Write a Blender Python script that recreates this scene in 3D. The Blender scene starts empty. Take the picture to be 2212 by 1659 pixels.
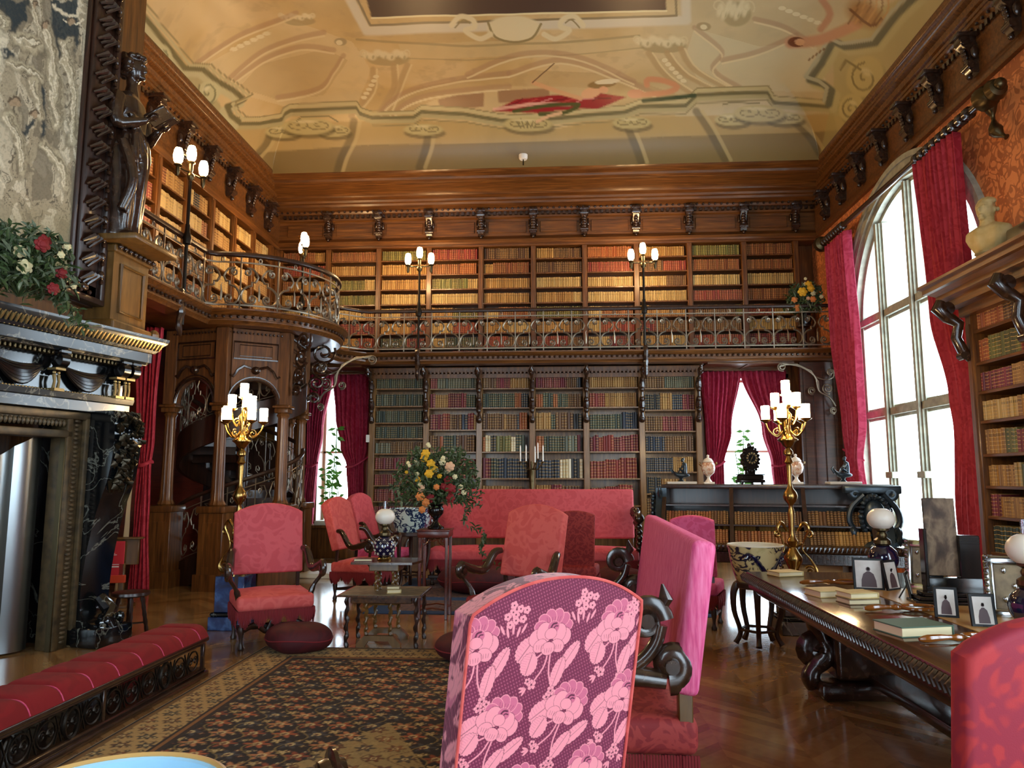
import bpy, bmesh, math, random
import numpy as np
from mathutils import Vector, Matrix
random.seed(11); RNG = np.random.default_rng(5)
PI = math.pi; sin = math.sin; cos = math.cos
COL = bpy.context.scene.collection
# ------------------------------------------------------------------ camera figures
FPX = 1610.0; YAW = math.radians(3.55); PITCH = math.radians(7.2); EYE = 1.5
def pix(X, Y, Z):
    "photo pixel of world points (numpy ok), used to lay out painted surfaces and to rank books by size"
    Z = Z - EYE
    x, y = X*cos(YAW)+Y*sin(YAW), -X*sin(YAW)+Y*cos(YAW)
    y, z = y*cos(PITCH)+Z*sin(PITCH), -y*sin(PITCH)+Z*cos(PITCH)
    return 1106+FPX*x/y, 829.5-FPX*z/y
# ------------------------------------------------------------------ colours
def lin(c): return c/12.92 if c <= .04045 else ((c+.055)/1.055)**2.4
def hx(s, a=1.0):
    s = s.lstrip('#'); return tuple(lin(int(s[i:i+2], 16)/255) for i in (0, 2, 4))+(a,)
# ------------------------------------------------------------------ materials
MATS = {}
def newmat(name):
    m = bpy.data.materials.new(name); m.use_nodes = True
    nt = m.node_tree; b = nt.nodes['Principled BSDF']; return m, nt, b
def setb(b, col=None, rough=.5, metal=0, coat=0, sheen=0, spec=.5, trans=0, em=None, ems=0):
    if col is not None: b.inputs['Base Color'].default_value = hx(col)
    b.inputs['Roughness'].default_value = rough; b.inputs['Metallic'].default_value = metal
    b.inputs['Coat Weight'].default_value = coat; b.inputs['Coat Roughness'].default_value = .12
    b.inputs['Sheen Weight'].default_value = sheen; b.inputs['Sheen Tint'].default_value = hx(col) if col else (1, 1, 1, 1); b.inputs['Sheen Roughness'].default_value = .4
    b.inputs['Specular IOR Level'].default_value = spec
    b.inputs['Transmission Weight'].default_value = trans
    if em: b.inputs['Emission Color'].default_value = hx(em); b.inputs['Emission Strength'].default_value = ems
def N(nt, t, **kw):
    n = nt.nodes.new(t)
    for k, v in kw.items():
        if k in n.inputs.keys(): n.inputs[k].default_value = v
        else: setattr(n, k, v)
    return n
def coords(nt, scale=(1, 1, 1), kind='Object'):
    t = N(nt, 'ShaderNodeTexCoord'); mp = N(nt, 'ShaderNodeMapping'); mp.inputs['Scale'].default_value = scale
    nt.links.new(t.outputs[kind], mp.inputs['Vector']); return mp.outputs[0]
def ramp(nt, fac, stops):
    r = N(nt, 'ShaderNodeValToRGB'); e = r.color_ramp.elements
    while len(e) < len(stops): e.new(.5)
    for el, (p, c) in zip(e, stops): el.position = p; el.color = hx(c)
    nt.links.new(fac, r.inputs[0]); return r.outputs[0]
def bump(nt, b, fac, strength=.3, dist=.01):
    n = N(nt, 'ShaderNodeBump'); n.inputs['Strength'].default_value = strength; n.inputs['Distance'].default_value = dist
    nt.links.new(fac, n.inputs['Height']); nt.links.new(n.outputs[0], b.inputs['Normal'])
def plain(name, col, **kw):
    m, nt, b = newmat(name); setb(b, col, **kw); MATS[name] = m; return m
def noisy(name, stops, scale=(1, 1, 1), nscale=5, detail=6, dist=0, bumps=0, **kw):
    m, nt, b = newmat(name); setb(b, stops[0][1], **kw)
    n = N(nt, 'ShaderNodeTexNoise', Scale=nscale, Detail=detail, Distortion=dist)
    nt.links.new(coords(nt, scale), n.inputs['Vector'])
    nt.links.new(ramp(nt, n.outputs[0], stops), b.inputs['Base Color'])
    if bumps: bump(nt, b, n.outputs[0], bumps)
    MATS[name] = m; return m
def walnut(name, d, m_, l, scale, rough=.38, coat=.16):
    return noisy(name, [(.25, d), (.5, m_), (.78, l)], scale, 3, 7, .6, bumps=.08, rough=rough, coat=coat)
walnut('walnut', '#3b200c', '#613a17', '#825224', (9, 9, .7))            # grain up
walnut('walnut_flat', '#3b200c', '#613a17', '#825224', (.6, 9, 9))       # grain along x
walnut('walnut_matt', '#3b200c', '#613a17', '#825224', (9, 9, .7), rough=.6, coat=0)
walnut('walnut_lit', '#513619', '#7a552a', '#9a7240', (9, 9, .7))  # walnut lightened in colour to stand in for daylight on the lower bookcase
walnut('walnut_deep', '#2c150a', '#44220f', '#5c3317', (.7, .7, 9))
walnut('dark_oak', '#1c0e08', '#2e180d', '#43241a', (8, 8, .8), rough=.38, coat=.18)
walnut('carved_wood', '#1d110b', '#2f1c12', '#463021', (6, 6, 6), rough=.25, coat=.5)
walnut('red_wood', '#3c130a', '#571d0f', '#6b2a17', (8, .7, 8), rough=.3)
walnut('golden_wood', '#4d3417', '#664820', '#7e5a2c', (6, 6, .8), rough=.35)
walnut('table_wood', '#2a160b', '#4a2a14', '#6a4020', (8, .8, 8), rough=.16, coat=.6)
plain('black_gloss', '#0d0b0b', rough=.2, coat=.2)
plain('steel_iron', '#8e8270', rough=.36, metal=.7)
plain('dark_iron', '#2a241e', rough=.4, metal=.8)
plain('brass', '#a5854c', rough=.25, metal=1)
plain('dull_brass', '#574a32', rough=.35, metal=.9)
plain('gilt', '#8c774c', rough=.45, metal=.6)
plain('dark_gilt', '#3b3325', rough=.32, metal=.7)
plain('bronze', '#2f3a42', rough=.28, metal=.5)
plain('cream_paint', '#d8cfb8', rough=.5)
plain('plaster', '#c6a765', rough=.6)
plain('white_plastic', '#e8e4dc', rough=.5)
plain('porcelain_lid', '#e6ddd0', rough=.2)
plain('paper', '#d9c9a0', rough=.8)
plain('white_candle', '#f2efe6', rough=.5)
plain('cobalt', '#0a0d2e', rough=.06, coat=1)
plain('soot', '#0b0908', rough=.8)
plain('fringe_red', '#7a1c22', rough=.9, sheen=.3)
plain('lining', '#c9bb9b', rough=.8)
plain('felt_green', '#47604f', rough=.7)
plain('card', '#c9c2b8', rough=.6)
plain('black_frame', '#0b090a', rough=.45, spec=.3)
plain('blue_rug', '#173a63', rough=.95)
plain('tan_rim', '#c59a5c', rough=.3)
plain('sky_blue', '#a4d4f0', rough=.15, coat=.5)
plain('stone_white', '#cfc8bc', rough=.5)
plain('orange_cloth', '#c9421f', rough=.8)
plain('red_card', '#c22431', rough=.6)
plain('horn', '#7a4415', rough=.08, coat=1)
def glassm(name, tint='#ffffff', rough=.0, mixf=.12):
    m, nt, b = newmat(name); nt.nodes.remove(b)
    t = N(nt, 'ShaderNodeBsdfTransparent', Color=hx(tint)); g = N(nt, 'ShaderNodeBsdfGlossy', Roughness=rough)
    mx = N(nt, 'ShaderNodeMixShader', Fac=mixf); o = nt.nodes['Material Output']
    nt.links.new(t.outputs[0], mx.inputs[1]); nt.links.new(g.outputs[0], mx.inputs[2]); nt.links.new(mx.outputs[0], o.inputs[0])
    MATS[name] = m; return m
glassm('window_glass', '#f4fbff', 0, .05); glassm('crystal', '#a39b7c', .15, .4); glassm('chimney_glass', '#e8eef2', 0, .2)
def emit(name, col, s):
    m, nt, b = newmat(name); setb(b, '#ffffff', rough=.4, em=col, ems=s); MATS[name] = m; return m
emit('lit_shade', '#ffd9a0', 34); emit('lit_bulb', '#ffcf90', 60)
# frosted lamp globe
m, nt, b = newmat('milk_glass'); setb(b, '#e9dfcf', rough=.3); b.inputs['Subsurface Weight'].default_value = 0; MATS['milk_glass'] = m
# sheer shade in the big window
def sheer(name, col, f):
    m, nt, b = newmat(name); setb(b, col, rough=.9); tr = N(nt, 'ShaderNodeBsdfTransparent'); tl = N(nt, 'ShaderNodeBsdfTranslucent', Color=hx(col))
    a = N(nt, 'ShaderNodeMixShader', Fac=.7); nt.links.new(b.outputs[0], a.inputs[1]); nt.links.new(tl.outputs[0], a.inputs[2])
    mx = N(nt, 'ShaderNodeMixShader', Fac=f); nt.links.new(a.outputs[0], mx.inputs[1]); nt.links.new(tr.outputs[0], mx.inputs[2])
    nt.links.new(mx.outputs[0], nt.nodes['Material Output'].inputs[0]); MATS[name] = m; return m
# damask cloth: ground plus a raised leafy figure
def damask(name, ground, figure, scale=5, rough=.75, sheen=.5, trans=0):
    m, nt, b = newmat(name); setb(b, ground, rough=rough, sheen=sheen)
    v = coords(nt, (1, 1, 1))
    n1 = N(nt, 'ShaderNodeTexNoise', Scale=scale, Detail=1.5, Distortion=2.2); n2 = N(nt, 'ShaderNodeTexVoronoi', Scale=scale*1.7)
    nt.links.new(v, n1.inputs['Vector']); nt.links.new(v, n2.inputs['Vector'])
    ad = N(nt, 'ShaderNodeMath', operation='ADD'); nt.links.new(n1.outputs[0], ad.inputs[0])
    ml = N(nt, 'ShaderNodeMath', operation='MULTIPLY'); ml.inputs[1].default_value = .35; nt.links.new(n2.outputs[0], ml.inputs[0]); nt.links.new(ml.outputs[0], ad.inputs[1])
    r = ramp(nt, ad.outputs[0], [(.56, ground), (.62, figure), (.74, figure), (.8, ground)])
    nt.links.new(r, b.inputs['Base Color'])
    w = N(nt, 'ShaderNodeTexNoise', Scale=260); nt.links.new(v, w.inputs['Vector']); bump(nt, b, w.outputs[0], .15, .002)
    if trans:
        tl = N(nt, 'ShaderNodeBsdfTranslucent'); nt.links.new(r, tl.inputs[0]); mx = N(nt, 'ShaderNodeMixShader', Fac=trans)
        nt.links.new(b.outputs[0], mx.inputs[1]); nt.links.new(tl.outputs[0], mx.inputs[2]); nt.links.new(mx.outputs[0], nt.nodes['Material Output'].inputs[0])
    MATS[name] = m; return m
damask('red_damask', '#bd444c', '#c85057', 5); damask('pink_damask', '#c4416a', '#d0527c', 6)
noisy('pink_slub', [(.3, '#cc447a'), (.5, '#e0628f'), (.7, '#ea7ca6')], (22, 22, 3), 3, 3, 0, rough=.75, sheen=.3)
damask('coral_damask', '#c64c48', '#d05a54', 5); damask('deep_damask', '#7d1a1e', '#96302c', 9)
damask('curtain_red', '#ae2648', '#bf3a5a', 4, trans=.12); damask('curtain_near', '#a51f30', '#b62f40', 4, trans=.1)
damask('scarlet_damask', '#ab2c31', '#8f2135', 5)
damask('velvet_dark', '#42060f', '#4c0810', 3, sheen=.15); damask('velvet_red', '#76060d', '#7e0911', 3, rough=.95, sheen=.05)
damask('wallpaper', '#e08d56', '#b0653a', 4.5, rough=.6, sheen=.1)
# polished marble
def marble(name, base, vein, scale=3, rough=.12, w=.03):
    m, nt, b = newmat(name); setb(b, base, rough=rough, coat=.4)
    n = N(nt, 'ShaderNodeTexNoise', Scale=scale, Detail=8, Distortion=1.4); nt.links.new(coords(nt), n.inputs['Vector'])
    nt.links.new(ramp(nt, n.outputs[0], [(.3, base), (.5-w, base), (.5, vein), (.5+w, base)]), b.inputs['Base Color']); MATS[name] = m
marble('black_marble', '#0c0e10', '#6a6a60', 2.2, w=.012); marble('grey_marble', '#1d2226', '#7f7b6c', 2.5, rough=.3, w=.015)
noisy('blue_marble', [(.3, '#0d1c3c'), (.5, '#1d3766'), (.62, '#3f5f8e'), (.75, '#16284f')], nscale=6, dist=1, rough=.15, coat=.5)
noisy('stone', [(.3, '#8f8f80'), (.6, '#a9a896'), (.8, '#bcbaa8')], nscale=8, rough=.75)
noisy('bust_stone', [(.3, '#b39a5e'), (.7, '#cdb884')], nscale=9, rough=.7)
noisy('rose_urn', [(.35, '#e2d6c8'), (.5, '#d9b79c'), (.58, '#b9714f'), (.66, '#e6d8c8')], nscale=22, rough=.2, coat=.6)
noisy('dragon_bowl', [(.40, '#c9b784'), (.50, '#b9a672'), (.535, '#1c2036'), (.62, '#1f2338'), (.655, '#c4b27f')], (1, 1, 1.4), 7, 2, 1.6, rough=.18, coat=.7)
noisy('blue_bowl', [(.42, '#b9cfcb'), (.5, '#1b2c4e'), (.6, '#1b2c4e'), (.64, '#b9cfcb')], (1, 1, 1), 9, 2, 1.5, rough=.15, coat=.7)
noisy('leafy', [(.3, '#26341a'), (.55, '#41552c'), (.75, '#67774a')], nscale=30, rough=.6)
noisy('grey_leafy', [(.3, '#48543f'), (.6, '#6b775c'), (.8, '#8d9478')], nscale=30, rough=.6)
plain('bright_leaf', '#5f9a3c', rough=.5)
for k, c in dict(yellow='#d9a521', cream='#dcd0a0', orange='#cf7a3a', red='#7d1115', pale='#d8a984').items(): plain('bloom_'+k, c, rough=.7)
noisy('rug_far', [(.3, '#2a2536'), (.45, '#4a3f44'), (.6, '#6d5148'), (.75, '#38404f')], nscale=26, rough=.95)
noisy('stacked_tan', [(.3, '#b99f63'), (.7, '#cdb67c')], nscale=9, rough=.7)
noisy('old_bronze', [(.3, '#3a2f20'), (.6, '#5c4b31')], nscale=14, rough=.45, metal=.3)
noisy('tooled_leather', [(.3, '#5a4a34'), (.6, '#857150')], nscale=14, rough=.5)
noisy('picture_panel', [(.3, '#1f1611'), (.45, '#4c392b'), (.55, '#75604a'), (.66, '#3d2c22'), (.8, '#8a7a66')], (1.2, 1, .7), 7, 6, .3, rough=.5, spec=.2)
noisy('photo_print', [(.3, '#d5cfc7'), (.6, '#c0b6ab'), (.75, '#e4dfd8')], nscale=10, rough=.4)
plain('photo_figure', '#4b3234', rough=.5)
# steel fireback with soft vertical rolls
m, nt, b = newmat('polished_steel'); setb(b, '#9aa0a2', rough=.3, metal=1); MATS['polished_steel'] = m
# parquet
m, nt, b = newmat('parquet'); setb(b, '#6a4526', rough=.13, coat=.35, spec=.5)
v = coords(nt); sp = N(nt, 'ShaderNodeSeparateXYZ'); nt.links.new(v, sp.inputs[0])
def mth(op, a, b2=None, c=None):
    n = N(nt, 'ShaderNodeMath', operation=op)
    for i, q in enumerate((a, b2, c)):
        if q is None: continue
        if isinstance(q, (int, float)): n.inputs[i].default_value = q
        else: nt.links.new(q, n.inputs[i])
    return n.outputs[0]
xx, yy = sp.outputs[0], sp.outputs[1]
zig = mth('PINGPONG', xx, .45)
stripe = mth('MULTIPLY', mth('ADD', yy, zig), 9.0)
idx = mth('FLOOR', stripe); col_i = mth('FLOOR', mth('DIVIDE', xx, .45))
cb = N(nt, 'ShaderNodeCombineXYZ'); nt.links.new(idx, cb.inputs[0]); nt.links.new(col_i, cb.inputs[1])
wn = N(nt, 'ShaderNodeTexWhiteNoise'); nt.links.new(cb.outputs[0], wn.inputs['Vector'])
gr = N(nt, 'ShaderNodeTexNoise', Scale=14, Detail=5); nt.links.new(v, gr.inputs['Vector'])
tot = mth('ADD', mth('MULTIPLY', wn.outputs[0], .55), mth('MULTIPLY', gr.outputs[0], .45))
nt.links.new(ramp(nt, tot, [(.1, '#72502e'), (.5, '#967046'), (.9, '#b28d5a')]), b.inputs['Base Color'])
gap = mth('ABSOLUTE', mth('SUBTRACT', mth('FRACT', stripe), .5)); gp = mth('SUBTRACT', 1.0, mth('POWER', mth('MULTIPLY', gap, 2.0), 24.0))
wv = N(nt, 'ShaderNodeTexNoise', Scale=5, Detail=2); nt.links.new(v, wv.inputs['Vector'])
bump(nt, b, mth('ADD', gp, mth('MULTIPLY', wv.outputs[0], 1.6)), .035, .006); MATS['parquet'] = m
# painted surfaces: colour comes from the mesh's colour attribute
def painted(name, rough=.5, sheen=0, coat=0, spec=.5):
    m, nt, b = newmat(name); setb(b, '#ffffff', rough=rough, sheen=sheen, coat=coat, spec=spec)
    a = N(nt, 'ShaderNodeAttribute'); a.attribute_name = 'Col'; nt.links.new(a.outputs['Color'], b.inputs['Base Color']); MATS[name] = m
painted('fresco', .38); painted('woven', .9); painted('brocade', .6, sheen=.25); painted('carpet', .95)
# books: spine colour attribute, gilt bands and grain from the uv
m, nt, b = newmat('leather_spines'); setb(b, '#ffffff', rough=.5)
a = N(nt, 'ShaderNodeAttribute'); a.attribute_name = 'Col'; uv = N(nt, 'ShaderNodeUVMap'); sp = N(nt, 'ShaderNodeSeparateXYZ'); nt.links.new(uv.outputs[0], sp.inputs[0])
bd = mth('FRACT', mth('MULTIPLY', sp.outputs[1], 6.0)); bd = mth('GREATER_THAN', mth('ABSOLUTE', mth('SUBTRACT', bd, .5)), .43)
mk = mth('MULTIPLY', bd, a.outputs['Alpha'])
ttl = mth('MULTIPLY', mth('LESS_THAN', mth('ABSOLUTE', mth('SUBTRACT', sp.outputs[1], .75)), .07), mth('LESS_THAN', sp.outputs[0], .5))
hs = N(nt, 'ShaderNodeHueSaturation'); nt.links.new(a.outputs['Color'], hs.inputs['Color']); hs.inputs['Value'].default_value = .5
m1 = N(nt, 'ShaderNodeMix', data_type='RGBA'); nt.links.new(mth('MULTIPLY', ttl, a.outputs['Alpha']), m1.inputs[0]); nt.links.new(a.outputs['Color'], m1.inputs[6]); nt.links.new(hs.outputs[0], m1.inputs[7])
m2 = N(nt, 'ShaderNodeMix', data_type='RGBA'); nt.links.new(mk, m2.inputs[0]); nt.links.new(m1.outputs[2], m2.inputs[6]); m2.inputs[7].default_value = hx('#c9a055')
nt.links.new(m2.outputs[2], b.inputs['Base Color']); MATS['leather_spines'] = m

# ------------------------------------------------------------------ mesh building
class MB:
    def __init__(s): s.v = []; s.f = []; s.uv = None; s.c = None
    def add(s, vs, fs):
        o = len(s.v); s.v += [tuple(p) for p in vs]; s.f += [tuple(i+o for i in f) for f in fs]; return s
    def box(s, x0, x1, y0, y1, z0, z1):
        return s.add([(x, y, z) for x in (x0, x1) for y in (y0, y1) for z in (z0, z1)],
                     [(0, 1, 3, 2), (4, 6, 7, 5), (0, 4, 5, 1), (2, 3, 7, 6), (0, 2, 6, 4), (1, 5, 7, 3)])
    def rbox(s, x0, x1, y0, y1, z0, z1, r=.01, seg=2, T=None):
        bm = bmesh.new(); bmesh.ops.create_cube(bm, size=1)
        for v in bm.verts: v.co = Vector(((x0+x1)/2+v.co.x*(x1-x0), (y0+y1)/2+v.co.y*(y1-y0), (z0+z1)/2+v.co.z*(z1-z0)))
        bmesh.ops.bevel(bm, geom=bm.edges[:], offset=r, segments=seg, profile=.5, affect='EDGES')
        if T: bm.transform(T)
        bm.verts.index_update(); s.add([v.co[:] for v in bm.verts], [[v.index for v in f.verts] for f in bm.faces]); bm.free(); return s
    def tube(s, pts, r, n=6, closed=False, flat=1.0, caps=True):
        P = [Vector(p) for p in pts]; m = len(P)
        R = r if isinstance(r, (list, tuple)) else [r]*m
        up = None; vs = []; fs = []
        for i in range(m):
            a = P[(i-1) % m] if closed or i > 0 else P[i]; c = P[(i+1) % m] if closed or i < m-1 else P[i]
            t = (c-a); t = t.normalized() if t.length > 1e-9 else Vector((0, 0, 1))
            if up is None: up = t.orthogonal().normalized()
            up = (up-t*up.dot(t)); up = up.normalized() if up.length > 1e-6 else t.orthogonal().normalized()
            w = t.cross(up)
            for k in range(n):
                q = 2*PI*k/n; vs.append(P[i]+(up*cos(q)+w*sin(q)*flat)*R[i])
        for i in range(m if closed else m-1):
            j = (i+1) % m
            for k in range(n): fs.append((i*n+k, i*n+(k+1) % n, j*n+(k+1) % n, j*n+k))
        if not closed and caps: fs.append(tuple(range(n-1, -1, -1))); fs.append(tuple((m-1)*n+k for k in range(n)))
        return s.add(vs, fs)
    def lathe(s, prof, o=(0, 0, 0), n=16, axis='z', flute=0, T=None, caps=True):
        vs = []; fs = []; m = len(prof)
        for r, z in prof:
            for k in range(n):
                q = 2*PI*k/n; rr = max(r, 1e-4)*(1+(flute*cos(q*n/2)))
                p = (rr*cos(q), rr*sin(q), z)
                if axis == 'x': p = (z, rr*cos(q), rr*sin(q))
                if axis == 'y': p = (rr*cos(q), z, rr*sin(q))
                if T: p = T@Vector(p)
                vs.append((p[0]+o[0], p[1]+o[1], p[2]+o[2]))
        for i in range(m-1):
            for k in range(n): fs.append((i*n+k, i*n+(k+1) % n, (i+1)*n+(k+1) % n, (i+1)*n+k))
        if caps: fs.append(tuple(range(n-1, -1, -1))); fs.append(tuple((m-1)*n+k for k in range(n)))
        return s.add(vs, fs)
    def ball(s, c, r, n=10, m=7):
        r = r if isinstance(r, (list, tuple)) else (r, r, r); vs = []; fs = []
        for i in range(m+1):
            a = PI*i/m
            for k in range(n): q = 2*PI*k/n; vs.append((c[0]+r[0]*sin(a)*cos(q), c[1]+r[1]*sin(a)*sin(q), c[2]-r[2]*cos(a)))
        for i in range(m):
            for k in range(n): fs.append((i*n+k, i*n+(k+1) % n, (i+1)*n+(k+1) % n, (i+1)*n+k))
        return s.add(vs, fs)
    def prism(s, poly, d0, d1, plane='xz', T=None):
        "extrude a 2-D outline; plane xz extrudes along y, yz along x, xy along z"
        def P(a, b, d):
            p = {'xz': (a, d, b), 'yz': (d, a, b), 'xy': (a, b, d)}[plane]
            return tuple(T@Vector(p)) if T else p
        n = len(poly); vs = [P(a, b, d0) for a, b in poly]+[P(a, b, d1) for a, b in poly]
        fs = [tuple(range(n)), tuple(range(2*n-1, n-1, -1))]+[(i, (i+1) % n, n+(i+1) % n, n+i) for i in range(n)]
        return s.add(vs, fs)
    def grid(s, fn, nu, nv, closed=False):
        vs = [fn(i/(nu-1 if not closed else nu), j/(nv-1)) for j in range(nv) for i in range(nu)]; fs = []
        for j in range(nv-1):
            for i in range(nu if closed else nu-1):
                k = (i+1) % nu; fs.append((j*nu+i, j*nu+k, (j+1)*nu+k, (j+1)*nu+i))
        return s.add(vs, fs)
    def sweep(s, path, prof, closed=False):
        "profile points (out, z) swept along an xy path; out is to the right of the travel direction"
        n = len(path); nor = []
        def seg(i, j):
            d = Vector((path[j][0]-path[i][0], path[j][1]-path[i][1])).normalized(); return Vector((d.y, -d.x))
        for i in range(n):
            if closed or 0 < i < n-1:
                a, b = seg((i-1) % n, i), seg(i, (i+1) % n); m_ = (a+b); m_ = m_.normalized(); nor.append(m_/max(.3, m_.dot(a)))
            else: nor.append(seg(0, 1) if i == 0 else seg(n-2, n-1))
        k = len(prof); vs = []
        for (x, y), nn in zip(path, nor):
            for o, z in prof: vs.append((x+nn.x*o, y+nn.y*o, z))
        fs = []
        for i in range(n if closed else n-1):
            j = (i+1) % n
            for q in range(k-1): fs.append((i*k+q, j*k+q, j*k+q+1, i*k+q+1))
        return s.add(vs, fs)
    def move(s, fn, start=0): s.v[start:] = [tuple(fn(*p)) for p in s.v[start:]]; return s
    def build(s, name, mat, parent=None, smooth=True, label=None):
        return build(name, s.v, s.f, mat, parent, smooth, label)
def build(name, v, f, mat, parent=None, smooth=True, label=None):
    me = bpy.data.meshes.new(name)
    if parent is not None and parent.get('_w'):
        L = parent['_w']; v = [(p[0]-L[0], p[1]-L[1], p[2]-L[2]) for p in v]
    me.from_pydata(v, [], f)
    me.materials.append(MATS[mat] if isinstance(mat, str) else mat)
    if smooth:
        me.polygons.foreach_set('use_smooth', [True]*len(me.polygons))
        me.set_sharp_from_angle(angle=math.radians(42))
    me.update(); o = bpy.data.objects.new(name, me); COL.objects.link(o)
    if parent is not None:
        o.parent = parent
        if parent.get('_w'): o['_w'] = list(parent['_w'])
    if label: o['label'] = label
    return o
WORLD = []
def thing(name, label, cat, loc=(0, 0, 0), rz=0, group=None, world=False):
    o = bpy.data.objects.new(name, None); COL.objects.link(o); o.empty_display_size = .1
    o.location = loc; o.rotation_euler = (0, 0, rz); o['label'] = label; o['category'] = cat
    if group: o['group'] = group
    if world: o['_w'] = list(loc); WORLD.append(o)
    return o
def tag(o, label, cat, group=None, kind=None):
    o['label'] = label; o['category'] = cat
    if group: o['group'] = group
    if kind: o['kind'] = kind
    return o
def struct(o): o['kind'] = 'structure'; return o
def place(o, loc, rz=0): o.location = loc; o.rotation_euler = (0, 0, rz); return o
def dup(root, loc, rz=0, label=None, group=None):
    r = root.copy(); COL.objects.link(r); r.location = loc; r.rotation_euler = (0, 0, rz)
    if label: r['label'] = label
    if group: r['group'] = group
    def kids(a, b):
        for ch in [c for c in bpy.data.objects if c.parent == a]:
            d = ch.copy(); COL.objects.link(d); d.parent = b; kids(ch, d)
    kids(root, r); return r
def smoothpts(P, n=4):
    "Catmull-Rom through 2-D or 3-D points"
    P = [Vector(p) for p in P]; out = []
    for i in range(len(P)-1):
        a = P[max(i-1, 0)]; b = P[i]; c = P[i+1]; d = P[min(i+2, len(P)-1)]
        for k in range(n):
            t = k/n; out.append(.5*((2*b)+(c-a)*t+(2*a-5*b+4*c-d)*t*t+(3*b-a-3*c+d)*t**3))
    out.append(P[-1]); return out
def spiral(cx, cy, r0, r1, a0, a1, n=18):
    return [(cx+(r0+(r1-r0)*(i/n)**.8)*cos(a0+(a1-a0)*i/n), cy+(r0+(r1-r0)*(i/n)**.8)*sin(a0+(a1-a0)*i/n)) for i in range(n+1)]
# ---- numpy painted sheets
def vnoise(x, y, s, seed=0):
    x = x*s; y = y*s; xi = np.floor(x).astype(int); yi = np.floor(y).astype(int); fx = x-xi; fy = y-yi
    def h(a, b):
        q = (a*374761393+b*668265263+seed*1442695041) & 0x7fffffff; q = ((q ^ (q >> 13))*1274126177) & 0x7fffffff; return (q & 0xffff)/65535.
    fx = fx*fx*(3-2*fx); fy = fy*fy*(3-2*fy)
    return (h(xi, yi)*(1-fx)+h(xi+1, yi)*fx)*(1-fy)+(h(xi, yi+1)*(1-fx)+h(xi+1, yi+1)*fx)*fy
def fbm(x, y, s, seed=0, o=4): return sum(vnoise(x, y, s*2**k, seed+k)*.5**(k+1) for k in range(o))
def inpoly(X, Y, P):
    r = np.zeros(X.shape, bool); n = len(P)
    for i in range(n):
        x1, y1 = P[i]; x2, y2 = P[(i+1) % n]
        if y1 == y2: continue
        c = ((Y < y1) != (Y < y2)) & (X < (x2-x1)*(Y-y1)/(y2-y1)+x1); r ^= c
    return r
def segdist(X, Y, P):
    d = np.full(X.shape, 1e9)
    for (x1, y1), (x2, y2) in zip(P[:-1], P[1:]):
        dx, dy = x2-x1, y2-y1; L = dx*dx+dy*dy+1e-9; t = np.clip(((X-x1)*dx+(Y-y1)*dy)/L, 0, 1)
        d = np.minimum(d, np.hypot(X-x1-t*dx, Y-y1-t*dy))
    return d
class Canvas:
    def __init__(s, X, Y, base): s.X = X; s.Y = Y; s.C = np.empty(X.shape+(3,)); s.C[:] = hx(base)[:3]
    def mix(s, w, col):
        c = np.array(hx(col)[:3]); s.C += (c-s.C)*w[..., None]
    def poly(s, P, col, a=1.0):
        w = sum(inpoly(s.X+dx, s.Y+dy, P).astype(float) for dx, dy in ((-1.6, -.5), (1.6, .5), (-.6, 1), (.6, -1)))/4; s.mix(w*a, col)
    def line(s, P, w, col, a=1.0, soft=.6, sm=0):
        if sm: P = [tuple(p) for p in smoothpts(P, sm)]
        xs = [p[0] for p in P]; ys = [p[1] for p in P]
        m = (s.X > min(xs)-w*2) & (s.X < max(xs)+w*2) & (s.Y > min(ys)-w*2) & (s.Y < max(ys)+w*2)
        if not m.any(): return
        wt = np.zeros(s.X.shape); d = segdist(s.X[m], s.Y[m], P); wt[m] = np.clip((w/2-d)/(soft*w/2+1e-9)+.5, 0, 1)*a; s.mix(wt, col)
    def ell(s, cx, cy, rx, ry, col, a=1.0, rot=0, edge=.15):
        dx = s.X-cx; dy = s.Y-cy; u = (dx*cos(rot)+dy*sin(rot))/rx; v = (-dx*sin(rot)+dy*cos(rot))/ry
        s.mix(np.clip((1-np.hypot(u, v))/edge, 0, 1)*a, col)
def paint_sheet(name, P, C, mat, parent=None, smooth=True):
    "P: (nv,nu,3) positions, C: (nv,nu,3) colours"
    nv, nu = P.shape[:2]; v = P.reshape(-1, 3).astype(np.float64)
    if parent is not None and parent.get('_w'): v = v-np.array(list(parent['_w']))
    I = np.arange(nu*nv).reshape(nv, nu); F = np.stack([I[:-1, :-1], I[:-1, 1:], I[1:, 1:], I[1:, :-1]], -1).reshape(-1, 4)
    me = bpy.data.meshes.new(name); me.vertices.add(len(v)); me.vertices.foreach_set('co', v.ravel())
    me.loops.add(F.size); me.loops.foreach_set('vertex_index', F.ravel().astype(np.int32))
    me.polygons.add(len(F)); me.polygons.foreach_set('loop_start', np.arange(0, F.size, 4, dtype=np.int32))
    me.update(calc_edges=True)
    if smooth: me.polygons.foreach_set('use_smooth', np.ones(len(F), bool))
    at = me.color_attributes.new('Col', 'FLOAT_COLOR', 'POINT'); cc = np.ones((len(v), 4), np.float32); cc[:, :3] = np.clip(C.reshape(-1, 3), 0, 1)
    at.data.foreach_set('color', cc.ravel()); me.materials.append(MATS[mat]); me.validate()
    o = bpy.data.objects.new(name, me); COL.objects.link(o)
    if parent is not None:
        o.parent = parent
        if parent.get('_w'): o['_w'] = list(parent['_w'])
    return o
# ================================================================== SETTING
XL, XR, YB, YU, YR = -6.3, 5.2, 14.6, 15.1, -4.5       # left wall, right wall, lower back wall, upper back wall, rear wall
struct(MB().box(XL-.1, XR+.6, YR, YU, -.06, 0).build('floor', 'parquet', smooth=False))
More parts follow.
